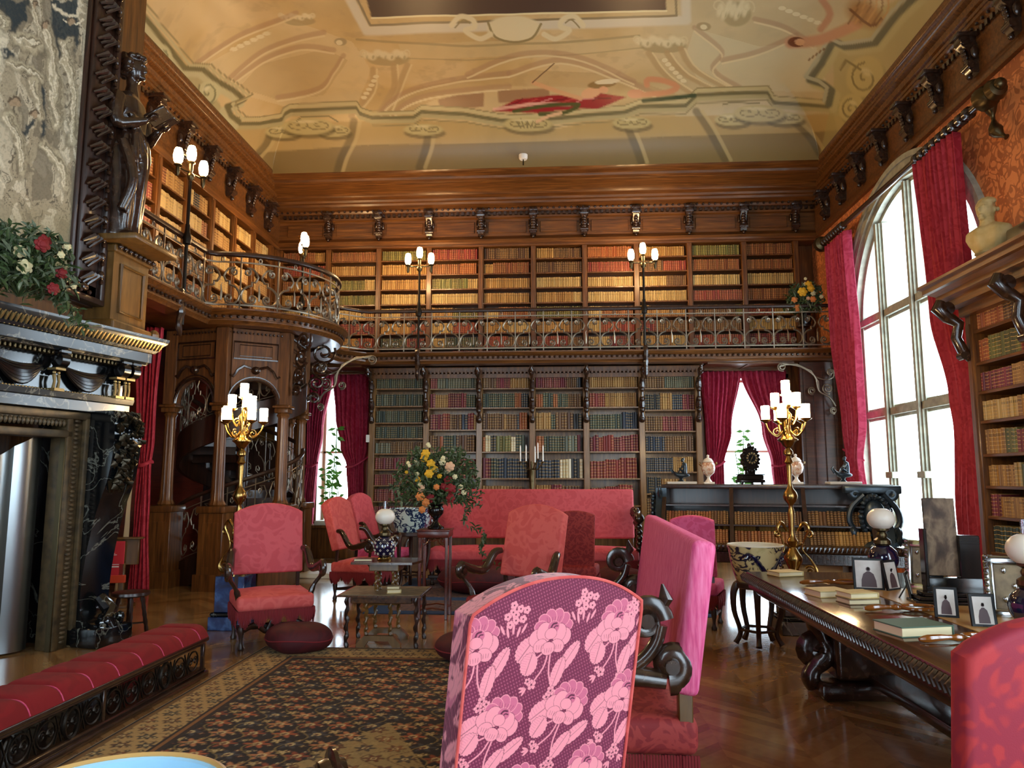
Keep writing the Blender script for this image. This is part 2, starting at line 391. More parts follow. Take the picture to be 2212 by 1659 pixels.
# left wall (plain red-brown panelling) and rear wall with two unseen windows added behind the viewer for daylight
w = MB().box(XL-.15, XL, YR, YU, 0, 8.6); struct(w.build('wall_left', 'red_wood', smooth=False))
def rect_wall(axis, pos, thick, a0, a1, z0, z1, holes):
    "wall with rectangular holes (a0,a1,z0,z1)"
    m = MB(); A = sorted({a0, a1}|{h[0] for h in holes}|{h[1] for h in holes}); Z = sorted({z0, z1}|{h[2] for h in holes}|{h[3] for h in holes})
    for p, q in zip(A[:-1], A[1:]):
        for r, t in zip(Z[:-1], Z[1:]):
            if any(h[0] <= p and q <= h[1] and h[2] <= r and t <= h[3] for h in holes): continue
            if axis == 'y': m.box(p, q, pos, pos+thick, r, t)
            else: m.box(pos, pos+thick, p, q, r, t)
    return m
WBL = (-4.76, -3.94, .62, 3.42); WBR = (3.12, 4.34, .62, 3.42)
struct(rect_wall('y', YB, .5, XL, XR+.5, 0, 3.8, [WBL, WBR]).build('wall_back', 'walnut', smooth=False))
struct(MB().box(XL, XR+.5, YU, YU+.15, 3.8, 8.7).build('wall_back_upper', 'walnut', smooth=False))
struct(rect_wall('y', YR-.3, .3, XL, XR+.5, 0, 8.7, [(-5.2, -2.4, .3, 5.4), (1.4, 4.0, .3, 5.4)]).build('wall_rear', 'walnut', smooth=False))
# right wall in damask paper, with the arched opening and one more tall window near the viewer
AY, AR, AZ, ASILL = 11.15, 2.08, 4.0, .5
def arch_z(y): return AZ+math.sqrt(max(0, AR*AR-(y-AY)**2))
m = MB(); ys = [YR, -1.6, 2.0, AY-AR]+[AY+AR*sin(t*PI/2) for t in [i/20-1 for i in range(1, 41)]]+[YU]
WN = (-1.6, 2.0, .5, 6.0)
m.box(XR, XR+.5, YR, -1.6, 0, 8.7); m.box(XR, XR+.5, -1.6, 2.0, 0, .5); m.box(XR, XR+.5, -1.6, 2.0, 6.0, 8.7)
m.box(XR, XR+.5, 2.0, AY-AR, 0, 8.7); m.box(XR, XR+.5, AY+AR, YU, 0, 8.7); m.box(XR, XR+.5, AY-AR, AY+AR, 0, ASILL)
aa = [AY+AR*sin(t/20*PI/2) for t in range(-20, 21)]
for y0, y1 in zip(aa[:-1], aa[1:]):
    z0, z1 = arch_z(y0), arch_z(y1)
    m.add([(x, y, z) for x in (XR, XR+.5) for y, z in ((y0, z0), (y1, z1), (y1, 8.7), (y0, 8.7))], [(0, 1, 2, 3), (7, 6, 5, 4), (0, 4, 5, 1)])
struct(m.build('wall_right', 'wallpaper', smooth=False))
# dark panelling below the gallery at the right end of the back wall
m = MB().box(4.4, XR, 13.75, 13.82, 0, 3.6)
for x in (4.45, 4.62, 4.8, 4.98, 5.1): m.box(x, x+.03, 13.72, 13.75, .2, 3.5)
m.box(4.36, XR, 13.7, 13.84, 0, .25)
struct(m.build('trim_1', 'walnut_deep', smooth=False))
# ------------------------------------------------------------------ ceiling with its painted cove
CX0, CX1, CYB, CZ, CH, CI = -5.5, 4.87, 13.52, 7.36, 1.08, 1.12
th = np.linspace(0, PI/2, 64); cd = CI*(1-np.cos(th))
gx = np.concatenate([CX0+cd, np.linspace(CX0+CI, CX1-CI, 560)[1:-1], (CX1-cd)[::-1]])
gy = np.concatenate([np.linspace(YR, 8.2, 24)[:-1], np.linspace(8.2, CYB-CI, 400)[:-1], (CYB-cd)[::-1]])
GX, GY = np.meshgrid(gx, gy)
d = np.minimum(np.minimum(GX-CX0, CX1-GX), CYB-GY); d = np.clip(d, 0, CI)
GZ = CZ+CH*np.sqrt(np.clip(1-(1-d/CI)**2, 0, 1))
U, V = pix(GX, GY, GZ)
base = '#c0a169'
c = Canvas(U+5*(fbm(GX, GY, 1.5, 70)-.5), V+4*(fbm(GX, GY, 1.5, 71)-.5), base); n1 = fbm(GX, GY, 1.1, 3); n2 = fbm(GX, GY, 5, 9)
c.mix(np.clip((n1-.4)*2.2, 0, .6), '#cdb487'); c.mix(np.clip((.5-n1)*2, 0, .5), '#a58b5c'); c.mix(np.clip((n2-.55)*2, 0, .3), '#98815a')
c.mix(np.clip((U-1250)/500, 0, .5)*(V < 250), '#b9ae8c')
for P_, cc_, a_ in (([(430, 150), (620, 40), (760, 90), (800, 150), (770, 235), (640, 235), (520, 205)], '#cdb98c', .5), ([(560, 140), (700, 105), (750, 130), (700, 205), (600, 215), (515, 190)], '#a88d5e', .45), ([(830, 245), (900, 190), (1100, 150), (1330, 160), (1480, 210), (1350, 250), (1100, 262)], '#a78b5c', .5), ([(880, 245), (960, 205), (1100, 185), (1300, 190), (1350, 240), (1100, 258)], '#bfa678', .6), ([(1500, 60), (1640, 100), (1760, 90), (1790, 200), (1640, 195), (1520, 195), (1480, 120)], '#c6ba94', .6), ([(870, 130), (1390, 110), (1380, 80), (860, 95)], '#c4af80', .5)):
    c.mix(inpoly(c.X, c.Y, P_)*a_, cc_)
DK, MD, LT, PK = '#6d6340', '#8d7c52', '#d3c49a', '#a07c5c'
# centre canvas in its painted moulding
c.line([(735, -40), (792, 66), (1484, 44), (1478, -40)], 20, '#c9bda0'); c.line([(752, -40), (800, 54), (1462, 34), (1458, -40)], 5, '#857555')
c.poly([(772, -60), (803, 37), (1440, 22), (1436, -60)], '#4b3a32'); c.line([(803, 38), (1440, 23)], 4, '#dccf9f')
c.ell(1110, 62, 62, 30, LT); c.line([(1055, 50), (1070, 80), (1110, 92), (1150, 82), (1168, 52)], 5, MD, sm=4)
for cx, sg in ((1005, -1), (1230, 1)):
    c.line([(cx+sg*30, 55), (cx+sg*10, 35), (cx-sg*15, 42), (cx-sg*20, 58), (cx, 66), (cx-sg*30, 84), (cx-sg*55, 74)], 11, LT, sm=5); c.line([(cx+sg*22, 60), (cx+sg*4, 43), (cx-sg*10, 50)], 3, MD, sm=4)
c.line([(770, 85), (1010, 100), (1210, 92), (1380, 78)], 5, MD, .6); c.line([(780, 122), (1010, 130), (1240, 118), (1390, 104)], 3, MD, .5)
# capitals and fluted consoles
for cx, cy, rx, ry in ((830, 118, 50, 17), (1425, 90, 54, 18), (1583, 20, 34, 32), (640, 36, 36, 11)):
    c.ell(cx+8, cy+10, rx, ry*.9, MD, .6)
    for k in range(-3, 4): c.ell(cx+k*rx*.27, cy+ry*.25*sin(k*2.1), rx*.26, ry*.62, LT, .9, .3, .5); c.ell(cx+k*rx*.27+3, cy+ry*.3, rx*.07, ry*.35, '#a08e63', .8, .3, .5)
    for sg in (-1, 1): c.line([(cx+sg*rx*.95+a, cy-ry*.2+b) for a, b in spiral(0, 0, 2, ry*.5, 0, 7, 14)], 3.5, '#c9b88c', .8)
for P in ([(805, 150), (800, 200), (760, 250)], [(850, 140), (850, 190), (815, 250)], [(880, 140), (862, 185), (835, 250)], [(1400, 115), (1440, 165), (1500, 205)], [(1440, 115), (1480, 160), (1560, 200)], [(1470, 105), (1500, 150), (1585, 198)]):
    c.line(P, 13, '#ab8f62', .8, sm=5); c.line([(a+9, b) for a, b in P], 4, '#d0bd8e', .8, sm=5)
for k in range(6): c.ell(812-k*5, 165+k*9, 7, 4, LT); c.ell(1436+k*8, 130+k*9, 7, 5, LT); c.ell(575-k*14, 72+k*7, 9, 5, LT); c.ell(1690+k*15, 18+k*6, 9, 5, LT)
for P in ([(420, 140), (520, 75), (610, 40), (640, 28)], [(490, 175), (560, 115), (640, 82), (700, 70)], [(508, 170), (570, 128), (650, 100), (720, 108)], [(600, 210), (690, 190), (722, 150), (740, 120)],
          [(822, 243), (850, 215), (900, 190), (1000, 168), (1100, 158)], [(850, 246), (880, 222), (930, 205), (1040, 190), (1100, 186)], [(1100, 158), (1210, 130), (1330, 165), (1420, 205)], [(1010, 160), (1120, 118), (1240, 120), (1370, 175)],
          [(1500, 60), (1560, 110), (1540, 150), (1600, 190)], [(1630, 40), (1700, 60), (1755, 95)], [(1560, 130), (1640, 110), (1720, 75)]):
    c.line(P, 11, PK, .55, sm=6); c.line([(a, b+8) for a, b in P], 4, '#d2bf92', .8, sm=6)
c.poly([(946, 216), (952, 240), (1045, 230), (1045, 200), (990, 205)], '#957250'); c.poly([(1075, 195), (1187, 190), (1187, 214), (1077, 222)], '#957250')
c.ell(735, 90, 15, 9, '#a08c64'); c.ell(732, 92, 8, 6, LT); c.ell(1520, 57, 17, 10, '#a08c64'); c.ell(1520, 58, 8, 6, LT)
# cove: warm field, panels, dark foot
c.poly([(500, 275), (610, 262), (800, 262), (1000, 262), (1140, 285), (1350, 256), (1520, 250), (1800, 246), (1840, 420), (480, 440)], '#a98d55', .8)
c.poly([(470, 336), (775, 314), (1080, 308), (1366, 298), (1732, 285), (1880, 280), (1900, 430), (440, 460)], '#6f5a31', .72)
for P in ([(590, 262), (575, 310), (545, 345), (528, 380)], [(765, 262), (757, 300), (738, 340), (728, 372)], [(925, 285), (920, 320), (906, 362)], [(1358, 280), (1372, 315), (1384, 350)], [(1503, 240), (1530, 280), (1566, 345)], [(1700, 250), (1745, 290), (1770, 330)]):
    c.line(P, 16, '#5a4c2c', .65, sm=5); c.line([(a+13, b) for a, b in P], 8, '#b8a06a', .7, sm=5)
ENT = [(500, 268), (560, 266), (606, 258), (612, 246), (626, 238), (772, 232), (780, 246), (804, 254), (893, 254), (910, 242), (1000, 246), (1081, 260), (1110, 262), (1140, 260), (1187, 256), (1350, 242), (1382, 230), (1480, 228), (1505, 205), (1659, 199), (1672, 220), (1797, 232), (1820, 230)]
c.line([(a, b+6) for a, b in ENT], 13, '#a99a6c'); c.line(ENT, 8, DK); c.line([(a, b-9) for a, b in ENT], 7, '#b8a878'); c.line([(a, b-14) for a, b in ENT], 2.5, MD)
c.line([(a, b+17) for a, b in ENT[7:-2]], 3, '#82744c', .8)
for cx, cy, rx, ry in ((610, 284, 40, 15), (722, 282, 38, 14), (665, 272, 60, 20), (915, 280, 45, 13), (1140, 268, 56, 17), (1364, 265, 44, 14), (1580, 258, 40, 14), (1695, 254, 44, 14), (1640, 244, 60, 20)):
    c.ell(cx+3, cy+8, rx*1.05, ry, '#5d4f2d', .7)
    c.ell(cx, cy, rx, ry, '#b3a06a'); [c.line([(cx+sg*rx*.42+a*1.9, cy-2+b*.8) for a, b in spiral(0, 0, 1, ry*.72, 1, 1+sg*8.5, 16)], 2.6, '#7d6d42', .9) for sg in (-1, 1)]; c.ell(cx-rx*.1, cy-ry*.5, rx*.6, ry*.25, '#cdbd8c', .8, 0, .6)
c.line([(640, 262), (650, 252), (710, 250), (730, 262)], 3, '#7c6f48'); c.line([(1560, 226), (1575, 222), (1640, 222)], 3, '#7c6f48')
for a in range(5): c.line([(1115+a*12, 262), (1125+a*7, 276)], 2.5, '#7f7048')
# left and right painted entablatures
L1 = [(262, -20), (300, 20), (345, 78), (400, 146), (438, 150), (470, 176), (505, 196), (528, 214), (512, 222), (490, 230), (500, 250), (516, 262)]
c.poly([(262, 0), (300, 25), (400, 160), (440, 165), (500, 270), (560, 420), (480, 420), (250, 150)], '#9a9268', .7)
c.line([(a-8, b+10) for a, b in L1], 16, '#b6ab80'); c.line(L1, 12, DK); c.line([(a+12, b-6) for a, b in L1], 6, '#b3a578'); c.line([(a+18, b-10) for a, b in L1], 3, MD)
for cx, cy, rx, ry in ((432, 226, 26, 38), (478, 276, 26, 38), (450, 200, 30, 25), (350, 120, 22, 30)):
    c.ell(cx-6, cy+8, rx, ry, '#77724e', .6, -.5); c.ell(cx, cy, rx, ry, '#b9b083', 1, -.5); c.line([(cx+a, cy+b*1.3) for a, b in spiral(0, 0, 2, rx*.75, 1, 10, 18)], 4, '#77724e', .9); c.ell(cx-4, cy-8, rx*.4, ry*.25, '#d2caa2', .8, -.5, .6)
R1 = [(1990, -20), (1940, 30), (1890, 92), (1850, 98), (1825, 100), (1800, 88), (1775, 135), (1748, 172), (1778, 182), (1796, 196), (1790, 225)]
c.poly([(1800, 60), (2010, -30), (2060, 0), (1790, 400), (1770, 340), (1800, 200)], '#a4975f', .6)
c.line([(a+10, b+10) for a, b in R1], 18, '#b4a877'); c.line(R1, 16, '#66644e'); c.line([(a-10, b-7) for a, b in R1], 8, '#a9a588')
for cx, cy, rx, ry in ((1868, 165, 42, 50), (1838, 232, 28, 34)):
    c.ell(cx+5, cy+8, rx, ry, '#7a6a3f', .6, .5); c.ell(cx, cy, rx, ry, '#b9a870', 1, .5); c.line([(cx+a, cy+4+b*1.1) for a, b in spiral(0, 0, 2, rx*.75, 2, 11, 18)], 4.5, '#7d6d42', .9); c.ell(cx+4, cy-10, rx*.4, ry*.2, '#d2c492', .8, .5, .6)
c.line([(1815, 150), (1828, 130), (1860, 150)], 5, '#837548')
# loose painted figures in drapery on the ledge
c.poly([(1062, 240), (1115, 214), (1205, 205), (1260, 214), (1290, 200), (1355, 210), (1290, 236), (1245, 234), (1160, 244)], '#8f2226')
for k_ in range(7): c.line([(1075+k_*34, 236-k_*3), (1110+k_*30, 224-k_*2), (1128+k_*32, 213)], 3, ('#5f1418', '#b4483f', '#c9837a')[k_ % 3], .8, sm=3)
c.line([(1068, 236), (1150, 224), (1230, 226)], 7, '#d6a48c', .8); c.line([(1110, 240), (1180, 228), (1250, 226), (1215, 244), (1165, 246)], 8, '#4a4d25', sm=3)
c.line([(1254, 212), (1205, 198), (1152, 178)], 9, '#c99a6d', sm=3); c.line([(1150, 178), (1196, 138)], 2.5, '#6a4a30'); c.ell(1276, 200, 24, 13, '#cf9f74', 1, -.3); c.ell(1300, 182, 34, 9, '#8a6d40', 1, -.1); c.ell(1312, 176, 30, 6, '#d8c9a4', 1, -.1); c.ell(1303, 194, 12, 8, '#cf9b72')
c.line([(1210, 244), (1185, 250), (1160, 262)], 7, '#cfa67c')
c.ell(1374, 203, 20, 11, '#c28a66'); c.line([(1390, 205), (1440, 200), (1462, 188), (1435, 175), (1400, 172), (1398, 184)], 12, '#c2875f', sm=3); c.line([(1390, 218), (1450, 212), (1500, 206)], 9, '#3b452a')
c.line([(1707, 92), (1760, 88), (1800, 74), (1850, 52)], 24, '#b98863', sm=3); c.line([(1775, 0), (1792, 30), (1772, 62)], 15, '#b58560', sm=3); c.ell(1720, 90, 20, 12, '#6b3d24'); c.ell(1728, 90, 12, 8, '#c59468')
c.ell(1868, 30, 52, 36, '#9a6a35', .9, .4, .5); [c.line([(1830+k_*14, 50), (1850+k_*14, 20), (1858+k_*12, -8)], 4, ('#6f4722', '#b98a50')[k_ % 2], .7, sm=3) for k_ in range(6)]; c.line([(1835, 20), (1880, 55), (1905, 40)], 6, '#6f4722', sm=3); c.line([(1780, 105), (1745, 130)], 3, '#7a5a35')
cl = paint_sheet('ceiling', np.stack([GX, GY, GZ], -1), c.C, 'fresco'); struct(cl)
struct(MB().box(XL-.15, XR+.6, YR-.3, YU+.2, 8.6, 8.75).build('ceiling_deck', 'plaster', smooth=False))
# ------------------------------------------------------------------ great cornice around the room
KX = .25
def cpath(o, z, y0=YR): return [(-5.8+KX*o, y0, z), (-5.8+KX*o, 14.78-o, z), (5.17-KX*o, 14.78-o, z), (5.17-KX*o, y0, z)]
prof = [(-.3, 6.24), (.14, 6.24), (.16, 6.27), (.15, 6.33), (.08, 6.36), (.06, 6.40), (.02, 6.42), (0, 6.44), (0, 6.80), (.05, 6.82), (.05, 6.86), (.02, 6.87), (.02, 6.93), (.12, 6.94), (.14, 6.98), (.2, 7.0), (.32, 7.02), (.34, 7.06), (.4, 7.07), (.42, 7.11), (.55, 7.13), (.57, 7.16), (.62, 7.18), (.64, 7.20),
        (.9, 7.23), (.92, 7.25), (.96, 7.26), (1.02, 7.27), (1.04, 7.31), (1.14, 7.33), (1.2, 7.36), (1.24, 7.39), (1.24, 7.43), (1.2, 7.45), (.2, 7.46)]
m = MB(); rows = [cpath(o, z) for o, z in prof]; vs = [p for r in rows for p in r]
fs = [(i*4+k, i*4+k+1, (i+1)*4+k+1, (i+1)*4+k) for i in range(len(rows)-1) for k in range(3)]
m.add(vs, fs); cor = m.build('cornice', 'walnut_flat'); cor.name = 'trim_2'; struct(cor)
def frieze_spots():
    return ([('b', x) for x in PX_U[1:]]+[('l', y) for y in (8.9, 9.75, 10.6, 11.45, 12.3, 13.15, 14.0)]+[('r', y) for y in (6.4, 7.25, 8.1, 8.95, 9.8, 10.65, 11.5, 12.35, 13.2, 14.0)])
PX_U = [-5.76, -4.73, -3.67, -2.62, -1.55, -.48, .56, 1.6, 2.66, 3.74, 4.76]
def console_mb():
    m = MB(); S = [(0, .5), (-.20, .5), (-.22, .44), (-.19, .36), (-.12, .30), (-.09, .22), (-.13, .14), (-.13, .06), (-.08, .0), (0, 0)]
    m.prism(S, -.06, .06, 'yz'); m.rbox(-.1, .1, -.25, .02, .47, .52, .01)
    for z, r in ((.42, .06), (.1, .05)): m.lathe([(.0, -.085), (r, -.08), (r, .08), (0, .085)], (0, -.15 if z > .3 else -.1, z), 10, 'x')
    for k in range(5): m.ball((.0, -.16+.012*k, .36-.05*k), (.045, .03, .035), 8, 5)
    for sx in (-1, 1): m.ball((sx*.08, -.05, .26), (.03, .05, .09), 8, 5)
    m.ball((0, -.09, -.03), (.03, .04, .04)); return m
c0 = None
for side, q in frieze_spots():
    if c0 is None: o = c0 = console_mb().build('console', 'carved_wood', cor)
    else: o = c0.copy(); COL.objects.link(o); o.parent = cor
    o.location = {'b': (q, 14.78, 6.42), 'l': (-5.8, q, 6.42), 'r': (5.17, q, 6.42)}[side]; o.rotation_euler = (0, 0, {'b': 0, 'l': PI/2, 'r': -PI/2}[side])
m = MB()      # rows of small teeth and beads under the cornice
for x in np.arange(-5.7, 5.1, .11): m.box(x, x+.055, 14.70, 14.78, 6.87, 6.94)
for y in np.arange(6.5, 14.6, .11):
    m.box(-5.80, -5.76, y, y+.055, 6.87, 6.94); m.box(5.13, 5.17, y, y+.055, 6.87, 6.94)
m.build('tooth_band', 'carved_wood', cor, smooth=False)
m = MB()
for x in np.arange(-5.7, 5.1, .12): m.ball((x, 14.62, 6.97), .028, 6, 4)
for y in np.arange(6.5, 14.6, .12): m.ball((-5.76, y, 6.985), .025, 5, 3); m.ball((5.12, y, 6.985), .025, 5, 3)
m.build('bead_band', 'carved_wood', cor)
m = MB()      # sunk frieze panels
for a, b2 in zip(PX_U[:-1], PX_U[1:]):
    m.rbox(a+.14, b2-.14, 14.755, 14.79, 6.5, 6.74, .01, 1)
m.build('frieze_panel', 'walnut_flat', cor, smooth=False)
# smoke detector under the cove
t = thing('smoke_detector', 'small white round detector on a stem above the back cornice', 'detector', (-.62, 13.5, 7.5), world=True)
MB().lathe([(.0, 0), (.07, .0), (.085, .03), (.085, .09), (.0, .1)], (-.62, 13.42, 7.47), 14).build('housing', 'white_plastic', t)
MB().tube([(-.62, 13.42, 7.48), (-.62, 13.42, 7.36)], .012).build('stem', 'dark_iron', t)
# ================================================================== BOOKCASES AND BOOKS
BOOKS = []      # (frame matrix, s, depth front, z, w, h, d, colour, gilt, colour name, shelf key)
PAL = {'tan': ('#98703a', '#8a6232', '#a67f48'), 'pale': ('#ac9058', '#9f8250', '#b79c66'), 'olive': ('#5d5a2a', '#6c6a35', '#4d4c26'), 'russet': ('#7c4626', '#8a502e', '#6e3c20'),
       'red': ('#80302a', '#8c3b30', '#722924'), 'maroon': ('#6d2630', '#7b2d38', '#5c1c26'), 'brown': ('#60422b', '#6d4d30', '#523726'), 'black': ('#2a2b2d', '#343536', '#222326'),
       'dark green': ('#3a443a', '#454f42', '#303a33'), 'navy': ('#2a3342', '#333d4c', '#242c3a'), 'cream': ('#d8cba6', '#cabc94', '#e0d6b8'), 'orange': ('#955028', '#a05a30', '#8a4824'), 'grey green': ('#5b6153', '#666c5d', '#50564a')}
def shelf_row(M, s0, s1, z, hmax, segs, key, wb=.04, front=.03, depth=.2, jig=.04, fill=1.0, start=0.0):
    "segs: [(share, colour name, height share)]"
    s = s0+start; L = (s1-s0)
    for share, cn, hs in segs:
        e = min(s1-.01, s+L*share*fill); hb = hmax*hs; wv = wb*random.uniform(.85, 1.2)
        while s < e-wb*.5:
            w_ = wv*random.uniform(.94, 1.06) if random.random() < .8 else wb*random.uniform(.7, 1.35)
            h_ = hb*random.uniform(1-jig, 1); cc = random.choice(PAL[cn])
            BOOKS.append((M, s+w_/2, front+random.uniform(0, .012), z, w_*.93, h_, depth, cc, random.random() < .8, cn, key)); s += w_
def frame_of(t): return Matrix.Translation(t.location)@Matrix.Rotation(t.rotation_euler.z, 4, 'Z')
def segs_from(pals, n=None, lo=.8, hi=.97):
    n = n or random.choice((1, 2, 2, 3)); cuts = sorted(random.uniform(.15, .85) for _ in range(n-1)); cuts = [0]+cuts+[1]
    return [(b-a, random.choice(pals), random.uniform(lo, hi)) for a, b in zip(cuts[:-1], cuts[1:])]
ORD = ['top', 'second', 'third', 'fourth', 'fifth', 'sixth', 'seventh', 'eighth', 'ninth', 'tenth']
def case_run(name, label, loc, rz, posts, shelves, ztop, z0, depth, mat, pw=.1, group=None, per_bay=None):
    t = thing(name, label, 'bookcase', loc, rz, group)
    MB().box(posts[0], posts[-1], depth, depth+.03, z0, ztop).build('back_panel', mat, t, smooth=False)
    p0 = None
    for x in posts:
        if p0 is None:
            m = MB().rbox(-pw/2, pw/2, -.02, depth, z0, ztop, .008, 1); m.box(-pw/2+.02, pw/2-.02, -.032, -.018, z0+.12, ztop-.12); m.box(-pw/2-.006, pw/2+.006, -.03, 0, z0, z0+.12)
            p0 = m.build('post', mat, t); p0.location.x = x
        else: o = p0.copy(); COL.objects.link(o); o.parent = t; o.location.x = x
    for k, (a, b) in enumerate(zip(posts[:-1], posts[1:])):
        zs = per_bay[k] if per_bay else shelves
        for z in zs: MB().rbox(a+pw/2-.004, b-pw/2+.004, 0, depth, z-.028, z, .004, 1).build('shelf', mat, t, smooth=False)
    return t
# upper gallery, back wall
UZ = [5.95, 5.65, 5.34, 5.03, 4.72, 4.42, 4.12, 3.84]
cu = case_run('upper_bookcase', 'long built-in walnut bookcase above the gallery on the back wall', (0, 14.75, 0), 0, PX_U, UZ, 6.26, 3.8, .3, 'walnut', .105)
MB().rbox(-5.85, 5.17, -.04, .3, 6.2, 6.3, .01, 1).build('top_rail', 'walnut_flat', cu); M = frame_of(cu)
warm = ['tan', 'pale', 'russet', 'tan', 'pale', 'olive', 'brown', 'tan', 'russet']
spec_u = {(0, 0): 'russet', (0, 1): 'red', (1, 0): 'russet', (1, 1): 'tan', (2, 0): 'olive', (2, 1): 'olive', (2, 2): 'tan', (2, 3): 'olive', (3, 0): 'red', (3, 1): 'orange', (3, 3): 'pale', (3, 5): 'red', (4, 0): 'brown', (4, 2): 'russet', (5, 0): 'tan', (5, 1): 'olive', (5, 2): 'pale', (5, 4): 'pale',
          (6, 0): 'orange', (6, 1): 'red', (6, 2): 'olive', (6, 3): 'pale', (6, 6): 'dark green', (7, 0): 'tan', (7, 1): 'red', (7, 2): 'pale', (7, 3): 'pale', (8, 0): 'olive', (8, 1): 'russet', (8, 2): 'pale', (8, 3): 'red', (9, 0): 'russet', (9, 1): 'russet', (9, 2): 'pale', (9, 3): 'olive', (9, 4): 'red'}
BAYN = ['leftmost', 'second', 'third', 'fourth', 'fifth', 'sixth', 'seventh', 'eighth', 'ninth', 'rightmost']
for b_ in range(10):
    for r_, z in enumerate(UZ):
        s = spec_u.get((b_, r_)); ps = [s, s, random.choice(warm)] if s else warm
        sg = segs_from(ps, 1 if (s and random.random() < .5) else 2, .84, .96)
        if r_ >= 5: sg = segs_from(['maroon', 'brown', 'dark green', 'tan', 'red', 'pale'], 2, .8, .95)
        shelf_row(M, PX_U[b_]+.06, PX_U[b_+1]-.06, z, .242, sg, f'{ORD[r_]} gallery shelf in the {BAYN[b_]} back-wall bay', .038)
# left gallery wall
LY = [8.3, 9.2, 10.05, 10.9, 11.75, 12.6, 13.45, 14.35]; LS = [y-8.3 for y in LY]
LZ = [5.82, 5.45, 5.08, 4.71, 4.34, 3.97]
cl_ = case_run('gallery_bookcase', 'built-in walnut bookcase on the left wall behind the gallery railing', (-5.78, 8.3, 0), PI/2, LS+[6.35], LZ, 6.26, 3.8, .3, 'walnut', .11)
MB().rbox(-.1, 6.4, -.03, .3, 6.18, 6.3, .01, 1).build('top_rail', 'walnut_flat', cl_); M = frame_of(cl_)
for b_ in range(7):
    for r_, z in enumerate(LZ):
        ps = ['red', 'red', 'maroon'] if (b_ <= 1 and r_ in (1, 2)) else (['pale', 'tan'] if b_ > 3 else ['tan', 'russet', 'pale', 'brown'])
        sg = [(.3, 'pale', .9), (.25, 'black', .85), (.45, 'tan', .9)] if (b_, r_) == (3, 0) else segs_from(ps, 2, .82, .95)
        shelf_row(M, LS[b_]+.06, LS[b_+1]-.06, z, .31, sg, f'{ORD[r_]} shelf in the {BAYN[b_]} left-wall gallery bay', .045)
# lower cases on the back wall
PX_L = [-3.57, -2.52, -1.5, -.49, .53, 1.57, 2.62]
side = [3.22, 2.88, 2.56, 2.26, 1.97, 1.67, 1.37, 1.07, .77]
midz = [3.21, 2.84, 2.42, 2.0, 1.5, 1.0, .6]
cw = case_run('lower_bookcase', 'six-bay walnut bookcase below the gallery behind the long red settee', (0, 14.1, 0), 0, PX_L, None, 3.52, 0, .4, 'walnut_lit', .115, per_bay=[side]+[midz]*4+[[3.19, 2.78, 2.38, 2.0, 1.62, 1.22, .82]])
m = MB().rbox(PX_L[0]-.06, PX_L[-1]+.06, -.07, .4, 3.5, 3.61, .01, 1)
for x in np.arange(PX_L[0], PX_L[-1], .075): m.box(x, x+.035, -.1, -.06, 3.47, 3.54)
m.box(PX_L[0]-.06, PX_L[-1]+.06, -.05, 0, 3.4, 3.48); m.build('top_rail', 'walnut', cw, smooth=False)
M = frame_of(cw)
low = {0: [[('dark green', 1)]]*4+[[('grey green', .3), ('brown', .7)], [('maroon', .8), ('navy', .2)]]+[[('maroon', 1)]]*3,
       1: [[('maroon', .15), ('grey green', .85)], [('maroon', .1), ('tan', .3), ('maroon', .4), ('dark green', .2)], [('maroon', .3), ('red', .15), ('brown', .25), ('navy', .1), ('maroon', .1), ('tan', .1)], [('brown', .22), ('orange', .07), ('dark green', .3), ('brown', .4)], [('maroon', 1)], [('grey green', .4), ('maroon', .5)]],
       2: [[('brown', .3), ('maroon', .3), ('tan', .4)], [('dark green', .7), ('orange', .12), ('navy', .15)], [('brown', .45), ('tan', .05), ('brown', .25), ('navy', .08), ('orange', .17)], [('orange', .08), ('cream', .14), ('black', .12), ('olive', .3), ('cream', .1), ('dark green', .2)], [('maroon', .2), ('dark green', .15), ('navy', .6)], [('tan', .6), ('brown', .3)]],
       3: [[('maroon', .65), ('brown', .2), ('navy', .13)], [('orange', .15), ('dark green', .2), ('orange', .1), ('dark green', .2), ('brown', .3)], [('tan', .3), ('dark green', .1), ('brown', .35), ('black', .2)], [('orange', .18), ('dark green', .45), ('grey green', .27), ('maroon', .08)], [('navy', .5), ('cream', .25), ('black', .18), ('cream', .06)], [('tan', .35), ('maroon', .2), ('brown', .4)]],
       4: [[('tan', 1)], [('red', .3), ('tan', .7)], [('dark green', .68), ('navy', .3)], [('maroon', .2), ('red', .35), ('maroon', .45)], [('red', .95)], [('red', .9)]],
       5: [[('brown', .4), ('grey green', .6)], [('black', .3), ('tan', .25), ('navy', .2), ('maroon', .25)], [('brown', .35), ('maroon', .65)], [('navy', .4), ('brown', .6)], [('navy', .55), ('tan', .4)], [('black', .3), ('tan', .5)], [('brown', .9)]]}
for b_, rows_ in low.items():
    zs = [side, midz, midz, midz, midz, [3.19, 2.78, 2.38, 2.0, 1.62, 1.22, .82]][b_]
    for r_, rw in enumerate(rows_):
        if r_ >= len(zs): continue
        gap_ = (3.5 if r_ == 0 else zs[r_-1]-.03)-zs[r_]
        sg = [(sh, cn, random.uniform(.78, .9)) for cn, sh in rw]
        big = b_ in (1, 2, 3, 4) and r_ >= 2
        if b_ == 4 and r_ >= 3: sg = [(sh/3, cn, .74+.07*i) for cn, sh in rw for i in range(3)]
        shelf_row(M, PX_L[b_]+.065, PX_L[b_+1]-.065, zs[r_], gap_*.93, sg, f'{ORD[r_]} shelf in the {BAYN[b_]} lower back-wall bay', .05 if big else .043)
